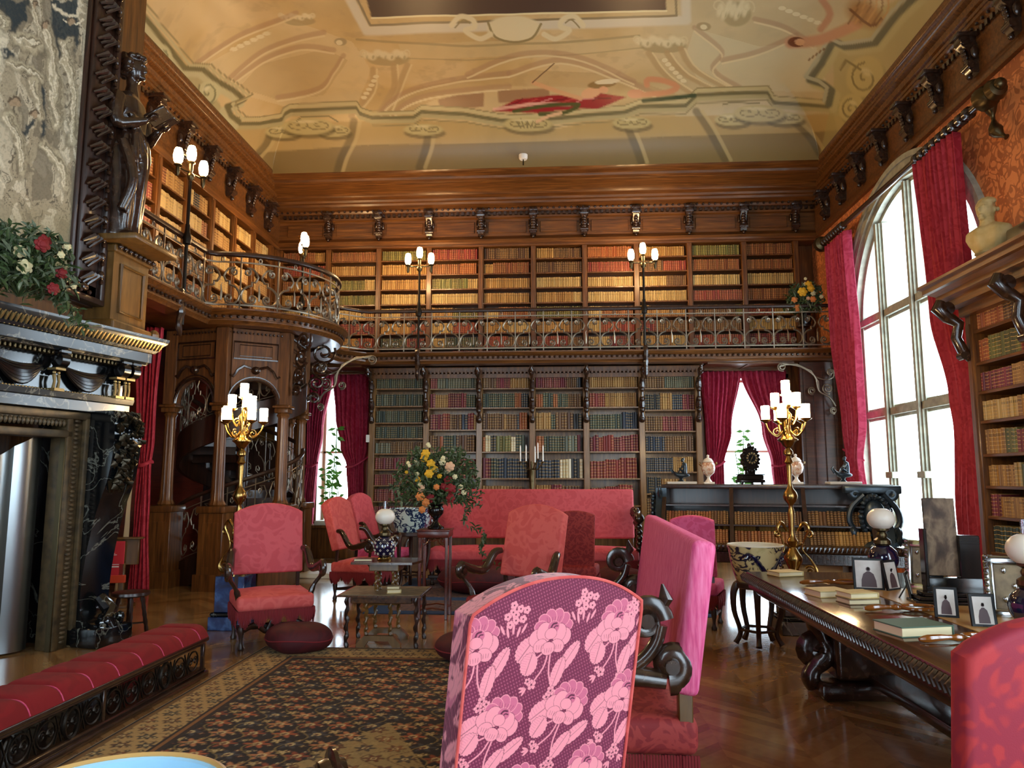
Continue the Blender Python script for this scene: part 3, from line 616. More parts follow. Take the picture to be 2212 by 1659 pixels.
# scrolled brackets on the lower case posts
def bracket_mb(h=1.0, d=.42):
    m = MB(); P = smoothpts([(0, 0, 0), (0, -.05, .12), (0, -.03, .3), (0, -.10, .5), (0, -.09, .7), (0, -.22, .85), (0, -.38, .95), (0, -.4, 1.02)], 4)
    m.tube([(p[0], p[1]*d/.42, p[2]*h) for p in P], [.045+.018*sin(i*.9) for i in range(len(P))], 8)
    for i, z in enumerate((.05, .22, .42, .6, .78)): m.ball((0, -.05-.04*i/2*d/.42, z*h), (.05, .05, .06), 8, 5)
    m.tube([(0, -.36*d/.42+.06*cos(a)*d, .93*h+.07*sin(a)) for a in np.linspace(0, 5, 12)], .025, 6)
    return m
b0 = bracket_mb().build('scroll_bracket', 'carved_wood', cw); b0.location = (PX_L[0], -.03, 2.55)
for x in PX_L[1:]: o = b0.copy(); COL.objects.link(o); o.parent = cw; o.location = (x, -.03, 2.55)
# right-hand bookcase
rb = thing('side_bookcase', 'tall walnut bookcase with overhanging cornice beside the arched window', 'bookcase', (4.6, 8.48, 0), -PI/2)
RZ = [3.12, 2.76, 2.44, 2.12, 1.76, 1.42, 1.1, .72, .38]
MB().box(0, 3.2, .5, .53, 0, 3.45).build('back_panel', 'walnut', rb, smooth=False)
p0 = MB().rbox(-.06, .06, -.02, .5, 0, 3.45, .01, 1).box(-.035, .035, -.035, -.015, .2, 3.2).build('post', 'walnut', rb)
for x in (1.12, 2.24): o = p0.copy(); COL.objects.link(o); o.parent = rb; o.location.x = x
for a in (0, 1.12, 2.24):
    for z in RZ: MB().rbox(a+.05, a+1.07, 0, .5, z-.035, z, .005, 1).build('shelf', 'walnut_flat', rb, smooth=False)
prof_c = [(0, 3.4), (.1, 3.42), (.1, 3.5), (.16, 3.53), (.16, 3.58), (.22, 3.62), (.26, 3.63), (.26, 3.68), (.3, 3.7), (.3, 3.73), (0, 3.74), (-.3, 3.74)]
m = MB().sweep([(-.12, .55), (-.12, -.05), (3.3, -.05)], [(o, z) for o, z in prof_c]); m.box(-.4, 3.3, -.3, .55, 3.72, 3.75); m.box(-.1, 3.3, -.06, .5, 3.3, 3.45)
m.build('cornice', 'walnut_flat', rb, smooth=False)
m = MB().rbox(-.1, 3.2, .3, .5, 3.74, 3.86, .02, 1).rbox(.85, 2.4, -.05, .45, 3.74, 4.0, .03, 2); m.build('top_block', 'carved_wood', rb)
for x in (0, 1.12):
    m = MB().tube([(0, -.3, .92), (0, -.33, .84), (0, -.24, .74), (0, -.12, .66), (0, -.16, .5), (0, -.10, .36), (0, -.03, .25)], [.05, .085, .07, .06, .055, .06, .03], 10)
    m.lathe([(0, -.07), (.075, -.06), (.075, .06), (0, .07)], (0, -.25, .83), 12, 'x'); m.lathe([(0, -.05), (.05, -.05), (.05, .05), (0, .05)], (0, -.1, .3), 12, 'x')
    o = m.build('scroll_bracket', 'carved_wood', rb); o.location = (x, 0, 2.55)
M = frame_of(rb)
rr = [[('orange', .5), ('brown', .25), ('tan', .25)], [('orange', .2), ('olive', .55), ('red', .1), ('brown', .15)], [('maroon', .55), ('tan', .45)], [('pale', .6), ('tan', .4)], [('tan', .35), ('olive', .2), ('red', .25), ('olive', .2)], [('tan', .45), ('pale', .1), ('grey green', .45)], [('maroon', .2), ('tan', .65), ('navy', .15)], [('dark green', .5), ('brown', .4)]]
for k, a in enumerate((0, 1.12, 2.24)):
    if k == 2: continue
    for r_, rw in enumerate(rr):
        gap_ = (3.4 if r_ == 0 else RZ[r_-1]-.035)-RZ[r_]
        shelf_row(M, a+.06, a+1.06, RZ[r_], gap_*.84, [(sh, cn, random.uniform(.85, 1)) for cn, sh in rw], f'{ORD[r_]} shelf of the side bookcase'+('' if k == 0 else ' (far bay)'), .034)
# ================================================================== GALLERY
GZB, GZT, RAIL = 3.61, 3.80, 4.64
TC = (-4.86, 11.25); TR = 1.42
arc = [(TC[0]+TR*cos(a), TC[1]+TR*sin(a)) for a in np.linspace(math.radians(-92), math.radians(57), 26)]
gpath = [(-4.82, 7.62), (-4.82, 9.83)]+arc[1:]+[(-4.0, 13.2), (-3.6, 13.6)]+[(4.98, 13.6)]
ga = thing('gallery', 'walnut gallery floor with beaded edge running along the left and back walls', 'balcony', (0, 0, GZB), world=True)
poly = gpath+[(5.18, 13.6), (5.18, 14.59), (-5.75, 14.59), (-5.75, 7.62)]
m = MB().prism(poly, GZB+.05, GZT, 'xy'); m.build('deck', 'walnut_flat', ga, smooth=False)
gp = gpath+[(5.15, 13.6)]
m = MB().sweep(gp, [(-.25, GZB), (.0, GZB), (.02, GZB+.03), (.05, GZB+.05), (.05, GZB+.07), (.03, GZB+.08), (.03, GZB+.13), (.08, GZB+.15), (.1, GZB+.18), (.12, GZB+.19), (.12, GZB+.21), (-.2, GZB+.21)])
m.build('edge_moulding', 'walnut_flat', ga)
def along(path, s):
    for (x0, y0), (x1, y1) in zip(path[:-1], path[1:]):
        L = math.hypot(x1-x0, y1-y0)
        if s <= L or (x1, y1) == path[-1]:
            t = s/L; dx, dy = (x1-x0)/L, (y1-y0)/L; return x0+(x1-x0)*t, y0+(y1-y0)*t, dy, -dx
        s -= L
LEN = sum(math.hypot(b[0]-a[0], b[1]-a[1]) for a, b in zip(gpath[:-1], gpath[1:]))
m = MB()
for s in np.arange(.05, LEN-.05, .095):
    x, y, nx, ny = along(gpath, s); m.ball((x+nx*.045, y+ny*.045, GZB+.108), (.028, .028, .024), 6, 4)
m.build('bead_row', 'carved_wood', ga)
# soffit panels under the back gallery
m = MB()
for x0, x1 in ((-5.2, -3.7), (2.75, 4.3)):
    m.box(x0, x1, 13.75, 14.5, GZB-.01, GZB+.04); m.box(x0, x1, 13.72, 13.78, GZB-.03, GZB); m.box((x0+x1)/2-.03, (x0+x1)/2+.03, 13.75, 14.5, GZB-.03, GZB); m.box(x0-.05, x1+.05, 14.45, 14.52, GZB-.05, GZB)
m.build('soffit_panel', 'walnut_flat', ga, smooth=False)
# railing
RP = [(a, b) for a, b in gpath]
ra = thing('gallery_railing', 'scrolled steel railing with walnut handrail along the gallery edge', 'railing', (0, 0, GZT), world=True)
P3 = []
s = 0
while s < LEN: x, y, nx, ny = along(RP, s); P3.append((x-nx*.04, y-ny*.04)); s += .12
x, y, nx, ny = along(RP, LEN-.001); P3.append((x-nx*.04, y-ny*.04))
m = MB().sweep(P3, [(-.035, RAIL-.04), (-.04, RAIL-.01), (-.025, RAIL+.015), (.025, RAIL+.015), (.04, RAIL-.01), (.035, RAIL-.04), (.02, RAIL-.05), (-.02, RAIL-.05), (-.035, RAIL-.04)]); m.build('handrail', 'dark_oak', ra)
m = MB()
for z in (RAIL-.14, GZT+.09): m.sweep(P3, [(-.006, z), (.006, z), (.006, z+.022), (-.006, z+.022), (-.006, z)])
m.build('rail_bar', 'steel_iron', ra)
def motif():
    "half of the bell-and-volute motif in u 0-.5, v 0-1"
    A = spiral(.17, .79, .018, .095, -PI*2.2, PI*.55, 16)+[(.24, .895), (.33, .86), (.41, .77), (.45, .68), (.41, .60), (.38, .555)]
    B = [(.38, .555), (.29, .555), (.29, .47)]
    C = [(.29, .47), (.16, .43), (.05, .33), (.02, .22), (.05, .11), (.14, .03), (.24, .02)]; C = [tuple(p) for p in smoothpts([(a, b, 0) for a, b in C], 3)]
    C = [(p[0], p[1]) for p in C]+spiral(.30, .145, .125, .02, -PI*.5, PI*2.2, 16)[1:]
    return A+B+C
MOT = motif(); RINGS = [(.5+.045*cos(a), 1.07+.045*sin(a)*2) for a in np.linspace(0, 2*PI, 11)[:-1]]
pz0, pz1 = GZT+.11, RAIL-.14
nb = round(LEN/.53); bw = LEN/nb; first_panel = {}
for k in range(nb):
    m = MB(); s0 = k*bw
    def W(u, v, off=0):
        x, y, nx, ny = along(RP, min(LEN-.001, max(.001, s0+u*bw))); return (x-nx*(.04-off), y-ny*(.04-off), pz0+v*(pz1-pz0))
    for f in (lambda u: u, lambda u: 1-u):
        m.tube([W(f(u), v) for u, v in MOT], .0155, 4)
    m.tube([W(.5+.04*cos(a), 1.085+.055*sin(a)) for a in np.linspace(0, 2*PI, 11)[:-1]], .009, 4, closed=True)
    m.tube([W(0, -.1), W(0, 1.16)], .0135, 4); m.ball(W(0, .24), .022, 6, 4)
    m.tube([W(.5, .1), W(.5, .22), W(.5, .36), W(.485, .46), W(.52, .52)], [.012, .02, .014, .007, .003], 5)
    m.build('scroll_panel', 'steel_iron', ra)
# gallery lamps on the railing
def gallery_lamp(label, x, y, dx, dy):
    t = thing('gallery_lamp', label, 'lamp', (x, y, GZB), 0, 'three-light lamps on the gallery railing', world=True)
    m = MB().tube([(x, y, 3.45), (x, y, 5.5)], .022, 8); m.lathe([(.0, 4.5), (.05, 4.52), (.06, 4.6), (.035, 4.68), (.03, 4.78)], (x, y, 0), 10); m.build('pole', 'dark_iron', t)
    m = MB().tube(smoothpts([(x, y-.06, 3.9), (x, y-.1, 3.75), (x, y-.04, 3.6), (x, y-.09, 3.45), (x, y-.03, 3.3)], 3), [.03, .05, .05, .045, .045, .05, .055, .045, .04, .035, .04, .03, .015], 7); m.build('foot_scroll', 'carved_wood', t)
    for sx in (-1, 0, 1):
        px, py, pz = x+dx*sx*.22, y+dy*sx*.22, 5.5+(.12 if sx == 0 else 0)
        m = MB()
        if sx: m.tube([(x, y, 5.48), (px, py, 5.48)], .012, 6); m.ball((px, py, 5.38), .018, 6, 4)
        m.lathe([(.012, -.14), (.03, -.1), (.03, -.02), (.055, 0), (.05, .015), (.02, .02)], (px, py, pz), 10)
        if sx == 0: m.lathe([(.02, -.25), (.055, -.2), (.05, -.16), (.02, -.13)], (px, py, pz), 10)
        ar = m.build('lamp_arm', 'dull_brass', t)
        MB().lathe([(.028, .02), (.055, .06), (.062, .13), (.052, .2), (.04, .23)], (px, py, pz), 12).build('glass_shade', 'lit_bulb', ar)
gallery_lamp('three-light lamp on the left-wall railing nearest the carved statue', -4.8, 9.1, .3, .95)
gallery_lamp('three-light lamp at the back of the rounded stair landing', -4.5, 12.62, -.45, .85)
gallery_lamp('three-light lamp left of the middle of the back gallery railing', -2.6, 13.6, 1, 0)
gallery_lamp('three-light lamp right of the middle of the back gallery railing', 1.6, 13.6, 1, 0)
# wrought scroll brackets under the gallery ends
def iron_bracket(label, x, y, sg=1):
    t = thing('iron_bracket', label, 'bracket', (x, y, 3.6), world=True)
    m = MB()
    m.tube([(x+sg*a, y, 3.56+b) for a, b in [(-.98, -.06), (-.86, -.02), (-.66, -.02), (-.42, -.14), (-.3, -.34), (-.3, -.5)]], .016, 6)
    m.tube([(x+sg*p[0], y, 3.56+p[1]) for p in smoothpts([(-.92, 0, 0), (-.6, -.06, 0), (-.36, -.24, 0), (-.3, -.5, 0), (-.12, -.62, 0), (-.02, -.78, 0)], 4)], .018, 6)
    for cx, cz, r in ((-.93, -.06, .08), (-.14, -.46, .1), (-.42, -.5, .07), (-.08, -.16, .06), (-.06, -.86, .06)):
        m.tube([(x+sg*a, y, b) for a, b in spiral(cx, 3.56+cz, .015, r, 0, 3.6*PI, 22)], .014, 6)
    m.tube([(x+sg*p[0], y, 3.56+p[1]) for p in smoothpts([(-.36, -.24, 0), (-.2, -.3, 0), (-.04, -.26, 0), (-.02, -.12, 0)], 4)], .013, 6)
    m.build('scrollwork', 'steel_iron', t)
iron_bracket('scrolled iron bracket below the gallery at the far right end', 4.98, 13.62)
iron_bracket('scrolled iron bracket below the rounded landing by the left window', -4.08, 12.35, -1)
# ================================================================== STAIR TURRET
tu = thing('stair_turret', 'walnut arcade of fluted columns and arches around the spiral stair', 'turret', (TC[0], TC[1], 0), world=True)
VT = [(-5.54, 10.33), (-4.69, 10.10), (-3.98, 10.56), (-4.10, 11.66), (-4.6, 12.5)]
prev = None
for i, (x, y) in enumerate(VT):
    a = 0 if i else .2
    m = MB().rbox(x-.17, x+.17, y-.17, y+.17, 0, 1.08, .01, 1); m.box(x-.2, x+.2, y-.2, y+.2, 0, .22); m.rbox(x-.2, x+.2, y-.2, y+.2, 1.03, 1.12, .015, 2)
    m.box(x-.11, x+.11, y-.178, y-.168, .32, .9); m.build('pedestal', 'walnut', tu)
    m = MB().lathe([(.1, 1.12), (.115, 1.14), (.1, 1.17), (.085, 1.2)]+[(.082-.0012*k, 1.2+k*.14) for k in range(1, 9)]+[(.07, 2.36), (.09, 2.4), (.075, 2.43)], (x, y, 0), 24, flute=.05)
    m.rbox(x-.1, x+.1, y-.1, y+.1, 2.43, 2.5, .012, 2); m.rbox(x-.125, x+.125, y-.125, y+.125, 2.5, 2.54, .01, 1); m.build('column', 'walnut', tu)
    MB().rbox(x-.09, x+.09, y-.09, y+.09, 2.54, 3.61, .01, 1).build('pier', 'walnut_matt', tu)
    if prev:
        (px, py) = prev; L = math.hypot(x-px, y-py); ex, ey = (x-px)/L, (y-py)/L; nx, ny = ey, -ex
        T = Matrix(((ex, -nx, 0, px), (ey, -ny, 0, py), (0, 0, 1, 0), (0, 0, 0, 1)))
        r = (L-.2)/2; c_ = L/2
        A = [(c_+r*cos(t), 2.56+r*sin(t)*min(1, .42/r)) for t in np.linspace(0, PI, 17)]
        poly = [(L, 2.54), (L, 3.61), (0, 3.61), (0, 2.54)]+A[::-1]
        # split in two convex-ish halves so that the arch stays open
        m = MB()
        for k in range(16): m.add([T@Vector((a_, d_, z_)) for d_ in (-.04, .06) for a_, z_ in (A[k], A[k+1], (A[k+1][0], 3.61), (A[k][0], 3.61))], [(0, 1, 2, 3), (7, 6, 5, 4), (0, 4, 5, 1)])
        m.build('arch_panel', 'walnut_matt', tu, smooth=False)
        m = MB().tube([T@Vector((a_, -.05, z_)) for a_, z_ in A], .022, 6); m.tube([T@Vector((c_+(a_-c_)*1.12, -.05, 2.56+(z_-2.56)*1.14)) for a_, z_ in A], .012, 5)
        m.ball(T@Vector((c_, -.07, 3.02)), (.07, .05, .06), 8, 5)
        for sg in (-1, 1): m.tube([T@Vector((c_+sg*a_, -.06, z_)) for a_, z_ in [(.06, 3.05), (.16, 3.08), (.24, 3.02), (.3, 2.92), (.34, 2.95)]], .02, 5)
        m.tube([T@Vector(q) for q in [(.12, -.05, 3.18), (L-.12, -.05, 3.18), (L-.12, -.05, 3.42), (.12, -.05, 3.42)]], .014, 4, closed=True)
        m.tube([T@Vector(q) for q in [(.2, -.05, 3.22), (L-.2, -.05, 3.22), (L-.2, -.05, 3.38), (.2, -.05, 3.38)]], .007, 4, closed=True)
        for q in np.arange(.05, L, .055): m.ball(T@Vector((q, -.07, 3.55)), (.018, .018, .018), 5, 3)
        m.build('arch_moulding', 'carved_wood', tu)
    prev = (x, y)
for (x, y), an in (((-4.69, 10.10), -100), ((-3.98, 10.56), -37), ((-4.1, 11.66), 10)):
    a = math.radians(an); o = bracket_mb(.95, .36).build('scroll_bracket', 'carved_wood', tu); o.location = (x-TC[0]+.08*cos(a), y-TC[1]+.08*sin(a), 2.62); o.rotation_euler = (0, 0, a+PI/2)
for (x, y), an in (((-3.86, 10.62), -37), ((-3.95, 11.5), 5)):
    m = MB()
    for k in range(4):
        a = math.radians(an); r0 = .05+.03*k; z0 = 2.75+.24*k
        m.tube([(x+cos(a)*(p-.05)*1.1, y+sin(a)*(p-.05)*1.1-.05, q) for p, q in spiral(.15+.04*k, z0, .02, r0+.04, k, k+3.2*PI, 20)], .022, 6)
    m.build('carved_scrolls', 'carved_wood', tu)
# spiral stair inside
stt = thing('spiral_staircase', 'dark oak spiral staircase with scrolled rail inside the arcade', 'staircase', (TC[0], TC[1], 0), world=True)
MB().lathe([(.13, 0), (.13, .2), (.09, .25), (.08, 3.5), (.12, 3.6), (.12, 3.78)], (TC[0], TC[1], 0), 16).build('newel', 'dark_oak', stt)
def hz(th): return 1.9*(th+170)/360
def hp(th, r, z): a = math.radians(th); return (TC[0]+r*cos(a), TC[1]+r*sin(a), z)
for k in range(28):
    th = -168+k*22.5; z = hz(th+22)
    if z > 3.58 : break
    a0, a1 = th, th+24
    m = MB().add([hp(a, r, zz) for zz in (z-.04, z) for a, r in ((a0, .1), (a0, .88), ((a0+a1)/2, .89), (a1, .88), (a1, .1))], [(0, 1, 2, 3, 4), (9, 8, 7, 6, 5), (0, 5, 6, 1), (1, 6, 7, 2), (2, 7, 8, 3), (3, 8, 9, 4), (4, 9, 5, 0)])
    m.add([hp(a0, r, zz) for r in (.1, .88) for zz in (z-.17, z-.04)], [(0, 1, 3, 2)]); m.build('tread', 'dark_oak', stt, smooth=False)
TH = np.linspace(-165, 505, 120)
m = MB().grid(lambda u, v: hp(-165+u*670, (.88, .93, .93, .88)[min(3, int(v*3+.5))], min(3.8, max(0, hz(-165+u*670)+(-.30, -.30, .09, .09)[min(3, int(v*3+.5))]))), 130, 4); m.build('stringer', 'dark_oak', stt)
m = MB().tube([hp(t, .9, min(4.6, hz(t)+.92)) for t in TH[:100]], .032, 6); m.build('handrail', 'dark_oak', stt)
m = MB()
for t0 in range(-150, 330, 24):
    for f in (0, 1):
        m.tube([hp(t0+24*(u if not f else 1-u), .9, hz(t0+24*(u if not f else 1-u))+.14+v*.7) for u, v in MOT[::2]], .009, 4)
    m.tube([hp(t0, .9, hz(t0)+.08), hp(t0, .9, hz(t0)+.9)], .009, 4)
for dz in (.12, .8): m.tube([hp(t, .9, hz(t)+dz) for t in TH[:96]], .008, 4)
m.build('scroll_rail', 'steel_iron', stt)
# dark panelled partition and bulkhead seen through the arches
m = MB().box(-6.3, -5.0, 13.0, 13.1, 0, 3.61)
for x in (-6.2, -5.8, -5.4): m.rbox(x, x+.3, 12.97, 13.0, .3, 1.1, .01, 1); m.rbox(x, x+.3, 12.97, 13.0, 1.25, 2.1, .01, 1)
struct(m.build('trim_3', 'dark_oak', smooth=False))
struct(MB().box(-6.3, -5.0, 12.9, 12.99, 2.15, 2.4).build('trim_4', 'golden_wood', smooth=False))
struct(MB().box(-6.28, -6.2, 7.6, 9.9, 0, 3.6).box(-6.2, -6.14, 8.1, 8.14, 0, 3.6).build('trim_5', 'red_wood', smooth=False))
# ================================================================== WINDOWS
def window_glazing(root, mat_bar, axis, pos, a0, a1, z0, z1, na, nz, w=.05):
    m = MB()
    def bx(p, q, r, t):
        if axis == 'y': m.box(p, q, pos, pos+.06, r, t)
        else: m.box(pos, pos+.06, p, q, r, t)
    bx(a0, a0+w, z0, z1); bx(a1-w, a1, z0, z1); bx(a0, a1, z0, z0+w); bx(a0, a1, z1-w, z1)
    for i in range(1, na): q = a0+(a1-a0)*i/na; bx(q-w/2, q+w/2, z0, z1)
    for i in range(1, nz): q = z0+(z1-z0)*i/nz; bx(a0, a1, q-w/2, q+w/2)
    m.build('sash', mat_bar, root, smooth=False)
    g = MB()
    if axis == 'y': g.box(a0, a1, pos+.025, pos+.03, z0, z1)
    else: g.box(pos+.025, pos+.03, a0, a1, z0, z1)
    g.build('pane', 'window_glass', root, smooth=False)
def wroot(name):
    o = bpy.data.objects.new(name, None); COL.objects.link(o); o['kind'] = 'structure'; return o
for nm, (a0, a1, z0, z1) in (('window_2', WBL), ('window_3', WBR)):
    r = wroot(nm); window_glazing(r, 'cream_paint', 'y', YB+.34, a0, a1, z0, z1, 1, 2, .04)
    MB().box(a0-.08, a1+.08, YB-.04, YB+.3, z0-.08, z0).box(a0-.1, a0, YB-.03, YB, z0, z1+.08).box(a1, a1+.1, YB-.03, YB, z0, z1+.08).box(a0-.1, a1+.1, YB-.03, YB, z1, z1+.1).build('casing', 'walnut', r, smooth=False)
r = wroot('window_4'); window_glazing(r, 'stone', 'x', XR+.2, WN[0], WN[1], WN[2], WN[3], 4, 3, .12)
r = wroot('added_window_6'); window_glazing(r, 'cream_paint', 'y', YR-.2, -5.2, -2.4, .3, 5.4, 3, 4, .07)  # both rear windows are unseen, added to carry daylight into the near room
r = wroot('added_window_5'); window_glazing(r, 'cream_paint', 'y', YR-.2, 1.4, 4.0, .3, 5.4, 3, 4, .07)
# great arched window
w1 = wroot('window_1')
def arcband(m, r0, r1, x0, x1, cy=AY, cz=AZ, zbase=ASILL, n=40):
    pts = [(cy-1*1.0, 0)]
    out = lambda r: [(cy-r, zbase)]+[(cy+r*cos(t), cz+r*sin(t)) for t in np.linspace(PI, 0, n)]+[(cy+r, zbase)]
    O, I = out(r1), out(r0); k = len(O); vs = [(x, y, z) for x in (x0, x1) for L in (I, O) for y, z in L]; fs = []
    for i in range(k-1):
        fs += [(i, i+1, k+i+1, k+i), (2*k+i, 3*k+i, 3*k+i+1, 2*k+i+1), (i, 2*k+i, 2*k+i+1, i+1), (k+i, k+i+1, 3*k+i+1, 3*k+i)]
    m.add(vs, fs)
m = MB(); arcband(m, 1.92, AR+.02, XR+.10, XR+.26); arcband(m, 1.98, AR+.01, XR+.0, XR+.12); arcband(m, AR-.03, AR+.01, XR+.2, XR+.5); arcband(m, AR, AR+.14, XR-.05, XR+.02); arcband(m, AR+.12, AR+.2, XR-.08, XR-.0)
m.build('stone_surround', 'stone', w1)
m = MB()
for y in (10.1, 11.15, 12.2):
    zt = AZ+math.sqrt(1.95**2-(y-AY)**2)
    for hw, x0, x1 in ((.10, XR+.10, XR+.22), (.065, XR+.06, XR+.27), (.035, XR+.02, XR+.31)): m.box(x0, x1, y-hw, y+hw, ASILL, zt)
    for z in (1.55,): m.rbox(XR+.0, XR+.34, y-.12, y+.12, z-.05, z+.05, .015, 2)
m.build('mullion', 'stone', w1, smooth=False)
m = MB()
for z in (2.55, 4.14):
    for hw, x0, x1 in ((.10, XR+.12, XR+.2), (.055, XR+.06, XR+.26)): m.box(x0, x1, AY-1.95, AY+1.95, z-hw, z+hw)
m.box(XR-.05, XR+.5, AY-2.1, AY+2.1, ASILL-.1, ASILL+.02); m.build('transom', 'stone', w1, smooth=False)
ysb = [9.2, 10.1, 11.15, 12.2, 13.1]
for a, b2 in zip(ysb[:-1], ysb[1:]):
    for z0, z1 in ((ASILL, 2.5), (2.6, 4.08), (4.2, None)):
        if z1: P = [(a+.04, z0), (b2-.04, z0), (b2-.04, z1), (a+.04, z1)]
        else:
            yy_ = np.linspace(a+.04, b2-.04, 9); P = [(a+.04, z0), (b2-.04, z0)]+[(y, AZ+math.sqrt(max(.05, 1.93**2-(y-AY)**2))) for y in yy_[::-1]]
        MB().prism(P, XR+.15, XR+.156, 'yz').build('pane', 'window_glass', w1, smooth=False)
# ================================================================== CURTAINS
def curtain(name, label, p0, ang, keys, folds, mat, depth=.05, tie=None, group=None, lining=False, seed=0):
    "keys (z, left, right) along the rail direction; ang turns the rail in plan"
    t = thing(name, label, 'curtain', p0, ang, group); K = sorted(keys); rnd = random.Random(seed); ph = [rnd.uniform(0, 6) for _ in range(4)]
    zs = [k[0] for k in K]
    def lr(z):
        for (a, b2) in zip(K[:-1], K[1:]):
            if a[0] <= z <= b2[0]: q = (z-a[0])/(b2[0]-a[0]); q = q*q*(3-2*q); return a[1]+(b2[1]-a[1])*q, a[2]+(b2[2]-a[2])*q
        return K[-1][1:]
    W0 = max(k[2]-k[1] for k in K)
    def fn(u, v):
        z = zs[0]+(zs[-1]-zs[0])*v; l, r_ = lr(z); wq = (r_-l)/W0
        y = depth*(.5+.5*wq)*(sin(folds*2*PI*u+ph[0]+.5*sin(z*1.3+ph[1]))+.35*sin(folds*4.3*PI*u+ph[2]+z*.4))
        return (l+(r_-l)*u+.01*sin(z*3+u*9), y, z)
    m = MB().grid(fn, folds*10, 60); o = m.build('drape', mat, t); md = o.modifiers.new('Solidify', 'SOLIDIFY'); md.thickness = .012
    if lining:
        m = MB().grid(lambda u, v: (fn(.0, v*.52)[0]-.06-.10*u*(1-v), -.02-.03*u, zs[0]+(zs[-1]-zs[0])*v*.50), 6, 30); q = m.build('lining', 'lining', t); q.modifiers.new('Solidify', 'SOLIDIFY').thickness = .01
    if tie:
        z, dx, dz = tie; l, r_ = lr(z)
        m = MB().tube([(l-.02+(r_-l+.04)*q, -depth*1.3*sin(q*PI)-.03, z+dz*q+(.05*sin(q*PI))*-1) for q in np.linspace(0, 1, 12)]+([(r_+.02+dx, .03, z+dz*1.6)] if dx > 0 else []), .028, 8, flat=.6)
        if dx < 0: m.tube([(l, 0, z), (l+dx, .04, z-dz*1.5)], .025, 8, flat=.6)
        m.build('tieback', mat, t)
    return t
curtain('window_curtain', 'crimson curtain tied left at the window beside the spiral stair', (0, 14.42, 0), 0, [(.02, -5.05, -4.78), (1.2, -4.98, -4.74), (1.72, -4.93, -4.72), (2.4, -4.96, -4.62), (3.54, -5.0, -4.46)], 7, 'curtain_red', .05, (1.74, -.1, .06), seed=1)
curtain('window_curtain', 'crimson curtain tied right at the window beside the spiral stair', (0, 14.42, 0), 0, [(.02, -4.1, -3.76), (1.2, -4.08, -3.78), (1.74, -4.12, -3.8), (2.1, -4.26, -3.74), (2.7, -4.38, -3.71), (3.54, -4.44, -3.70)], 8, 'curtain_red', .05, (1.72, .12, .14), seed=2)
curtain('window_curtain', 'crimson curtain tied left at the window behind the black clock', (0, 14.42, 0), 0, [(.02, 2.84, 3.12), (1.2, 2.82, 3.13), (1.74, 2.84, 3.12), (2.4, 2.8, 3.3), (3.54, 2.74, 3.5)], 8, 'curtain_red', .05, (1.72, -.08, .1), seed=3)
curtain('window_curtain', 'crimson curtain tied right at the window behind the black clock', (0, 14.42, 0), 0, [(.02, 4.1, 4.36), (1.2, 4.06, 4.36), (1.74, 4.02, 4.32), (2.4, 3.86, 4.34), (3.54, 3.52, 4.36)], 8, 'curtain_red', .05, (1.74, .1, .08), seed=4)
curtain('door_curtain', 'red door curtain with pale lining knotted between fireplace and stair', (0, 9.75, 0), 0, [(.02, -5.67, -5.42), (1.0, -5.64, -5.46), (1.7, -5.62, -5.49), (2.0, -5.68, -5.46), (3.55, -5.76, -5.42)], 5, 'curtain_near', .05, (1.72, 0.01, .0), lining=True, seed=5)
# curtains of the great window run along y
curtain('window_curtain', 'tall pink-red curtain at the far side of the great arched window', (4.95, 0, 0), PI/2, [(.0, 12.2, 13.5), (.35, 12.35, 13.4), (1.0, 12.5, 13.25), (1.78, 12.62, 13.15), (2.4, 12.42, 13.28), (4.0, 12.5, 13.5), (5.7, 12.62, 13.55)], 9, 'curtain_red', .06, (1.8, .1, .12), seed=6)
curtain('window_curtain', 'tall red curtain at the near side of the great arched window', (4.92, 0, 0), PI/2, [(.0, 8.9, 9.6), (1.0, 8.9, 9.62), (2.1, 8.95, 9.5), (2.5, 8.95, 9.56), (3.6, 9.0, 9.85), (5.74, 9.05, 10.02)], 9, 'curtain_near', .06, (2.15, -.1, -.12), seed=7)
rod = thing('curtain_rod', 'long turned wooden curtain pole with carved finials above the arched window', 'curtain rod', (4.92, 11, 5.82), world=True)
prof_r = [(.02, 8.1), (.1, 8.13), (.13, 8.2), (.08, 8.28), (.14, 8.34), (.15, 8.42), (.06, 8.5)]
m = MB().lathe([(.045, 8.45), (.045, 13.7)], (4.92, 0, 5.82), 10, 'y')
for k in range(9): m.lathe([(.05, -.05), (.08, -.03), (.08, .03), (.05, .05)], (4.92, 8.75+k*.16, 5.82), 10, 'y'); m.lathe([(.05, -.05), (.075, -.03), (.075, .03), (.05, .05)], (4.92, 12.75+k*.11, 5.82), 10, 'y')
m.build('pole', 'carved_wood', rod)
m = MB().lathe(prof_r, (4.92, 0, 5.82), 14, 'y'); m.ball((4.92, 8.1, 5.84), (.07, .06, .07)); m.tube(smoothpts([(4.95, 8.4, 5.8), (5.0, 8.42, 5.62), (5.0, 8.38, 5.42), (5.05, 8.28, 5.3)], 4), [.05+.03*sin(i) for i in range(13)], 8); m.build('finial', 'dull_brass', rod)
MB().lathe([(.05, 13.66), (.13, 13.7), (.15, 13.78), (.1, 13.88), (.02, 13.9)], (4.92, 0, 5.82), 14, 'y').build('finial', 'dull_brass', rod)
MB().tube([(4.95, 13.3, 5.85), (5.1, 13.3, 6.0), (5.19, 13.3, 6.02)], .03, 6).build('rod_bracket', 'dull_brass', rod)
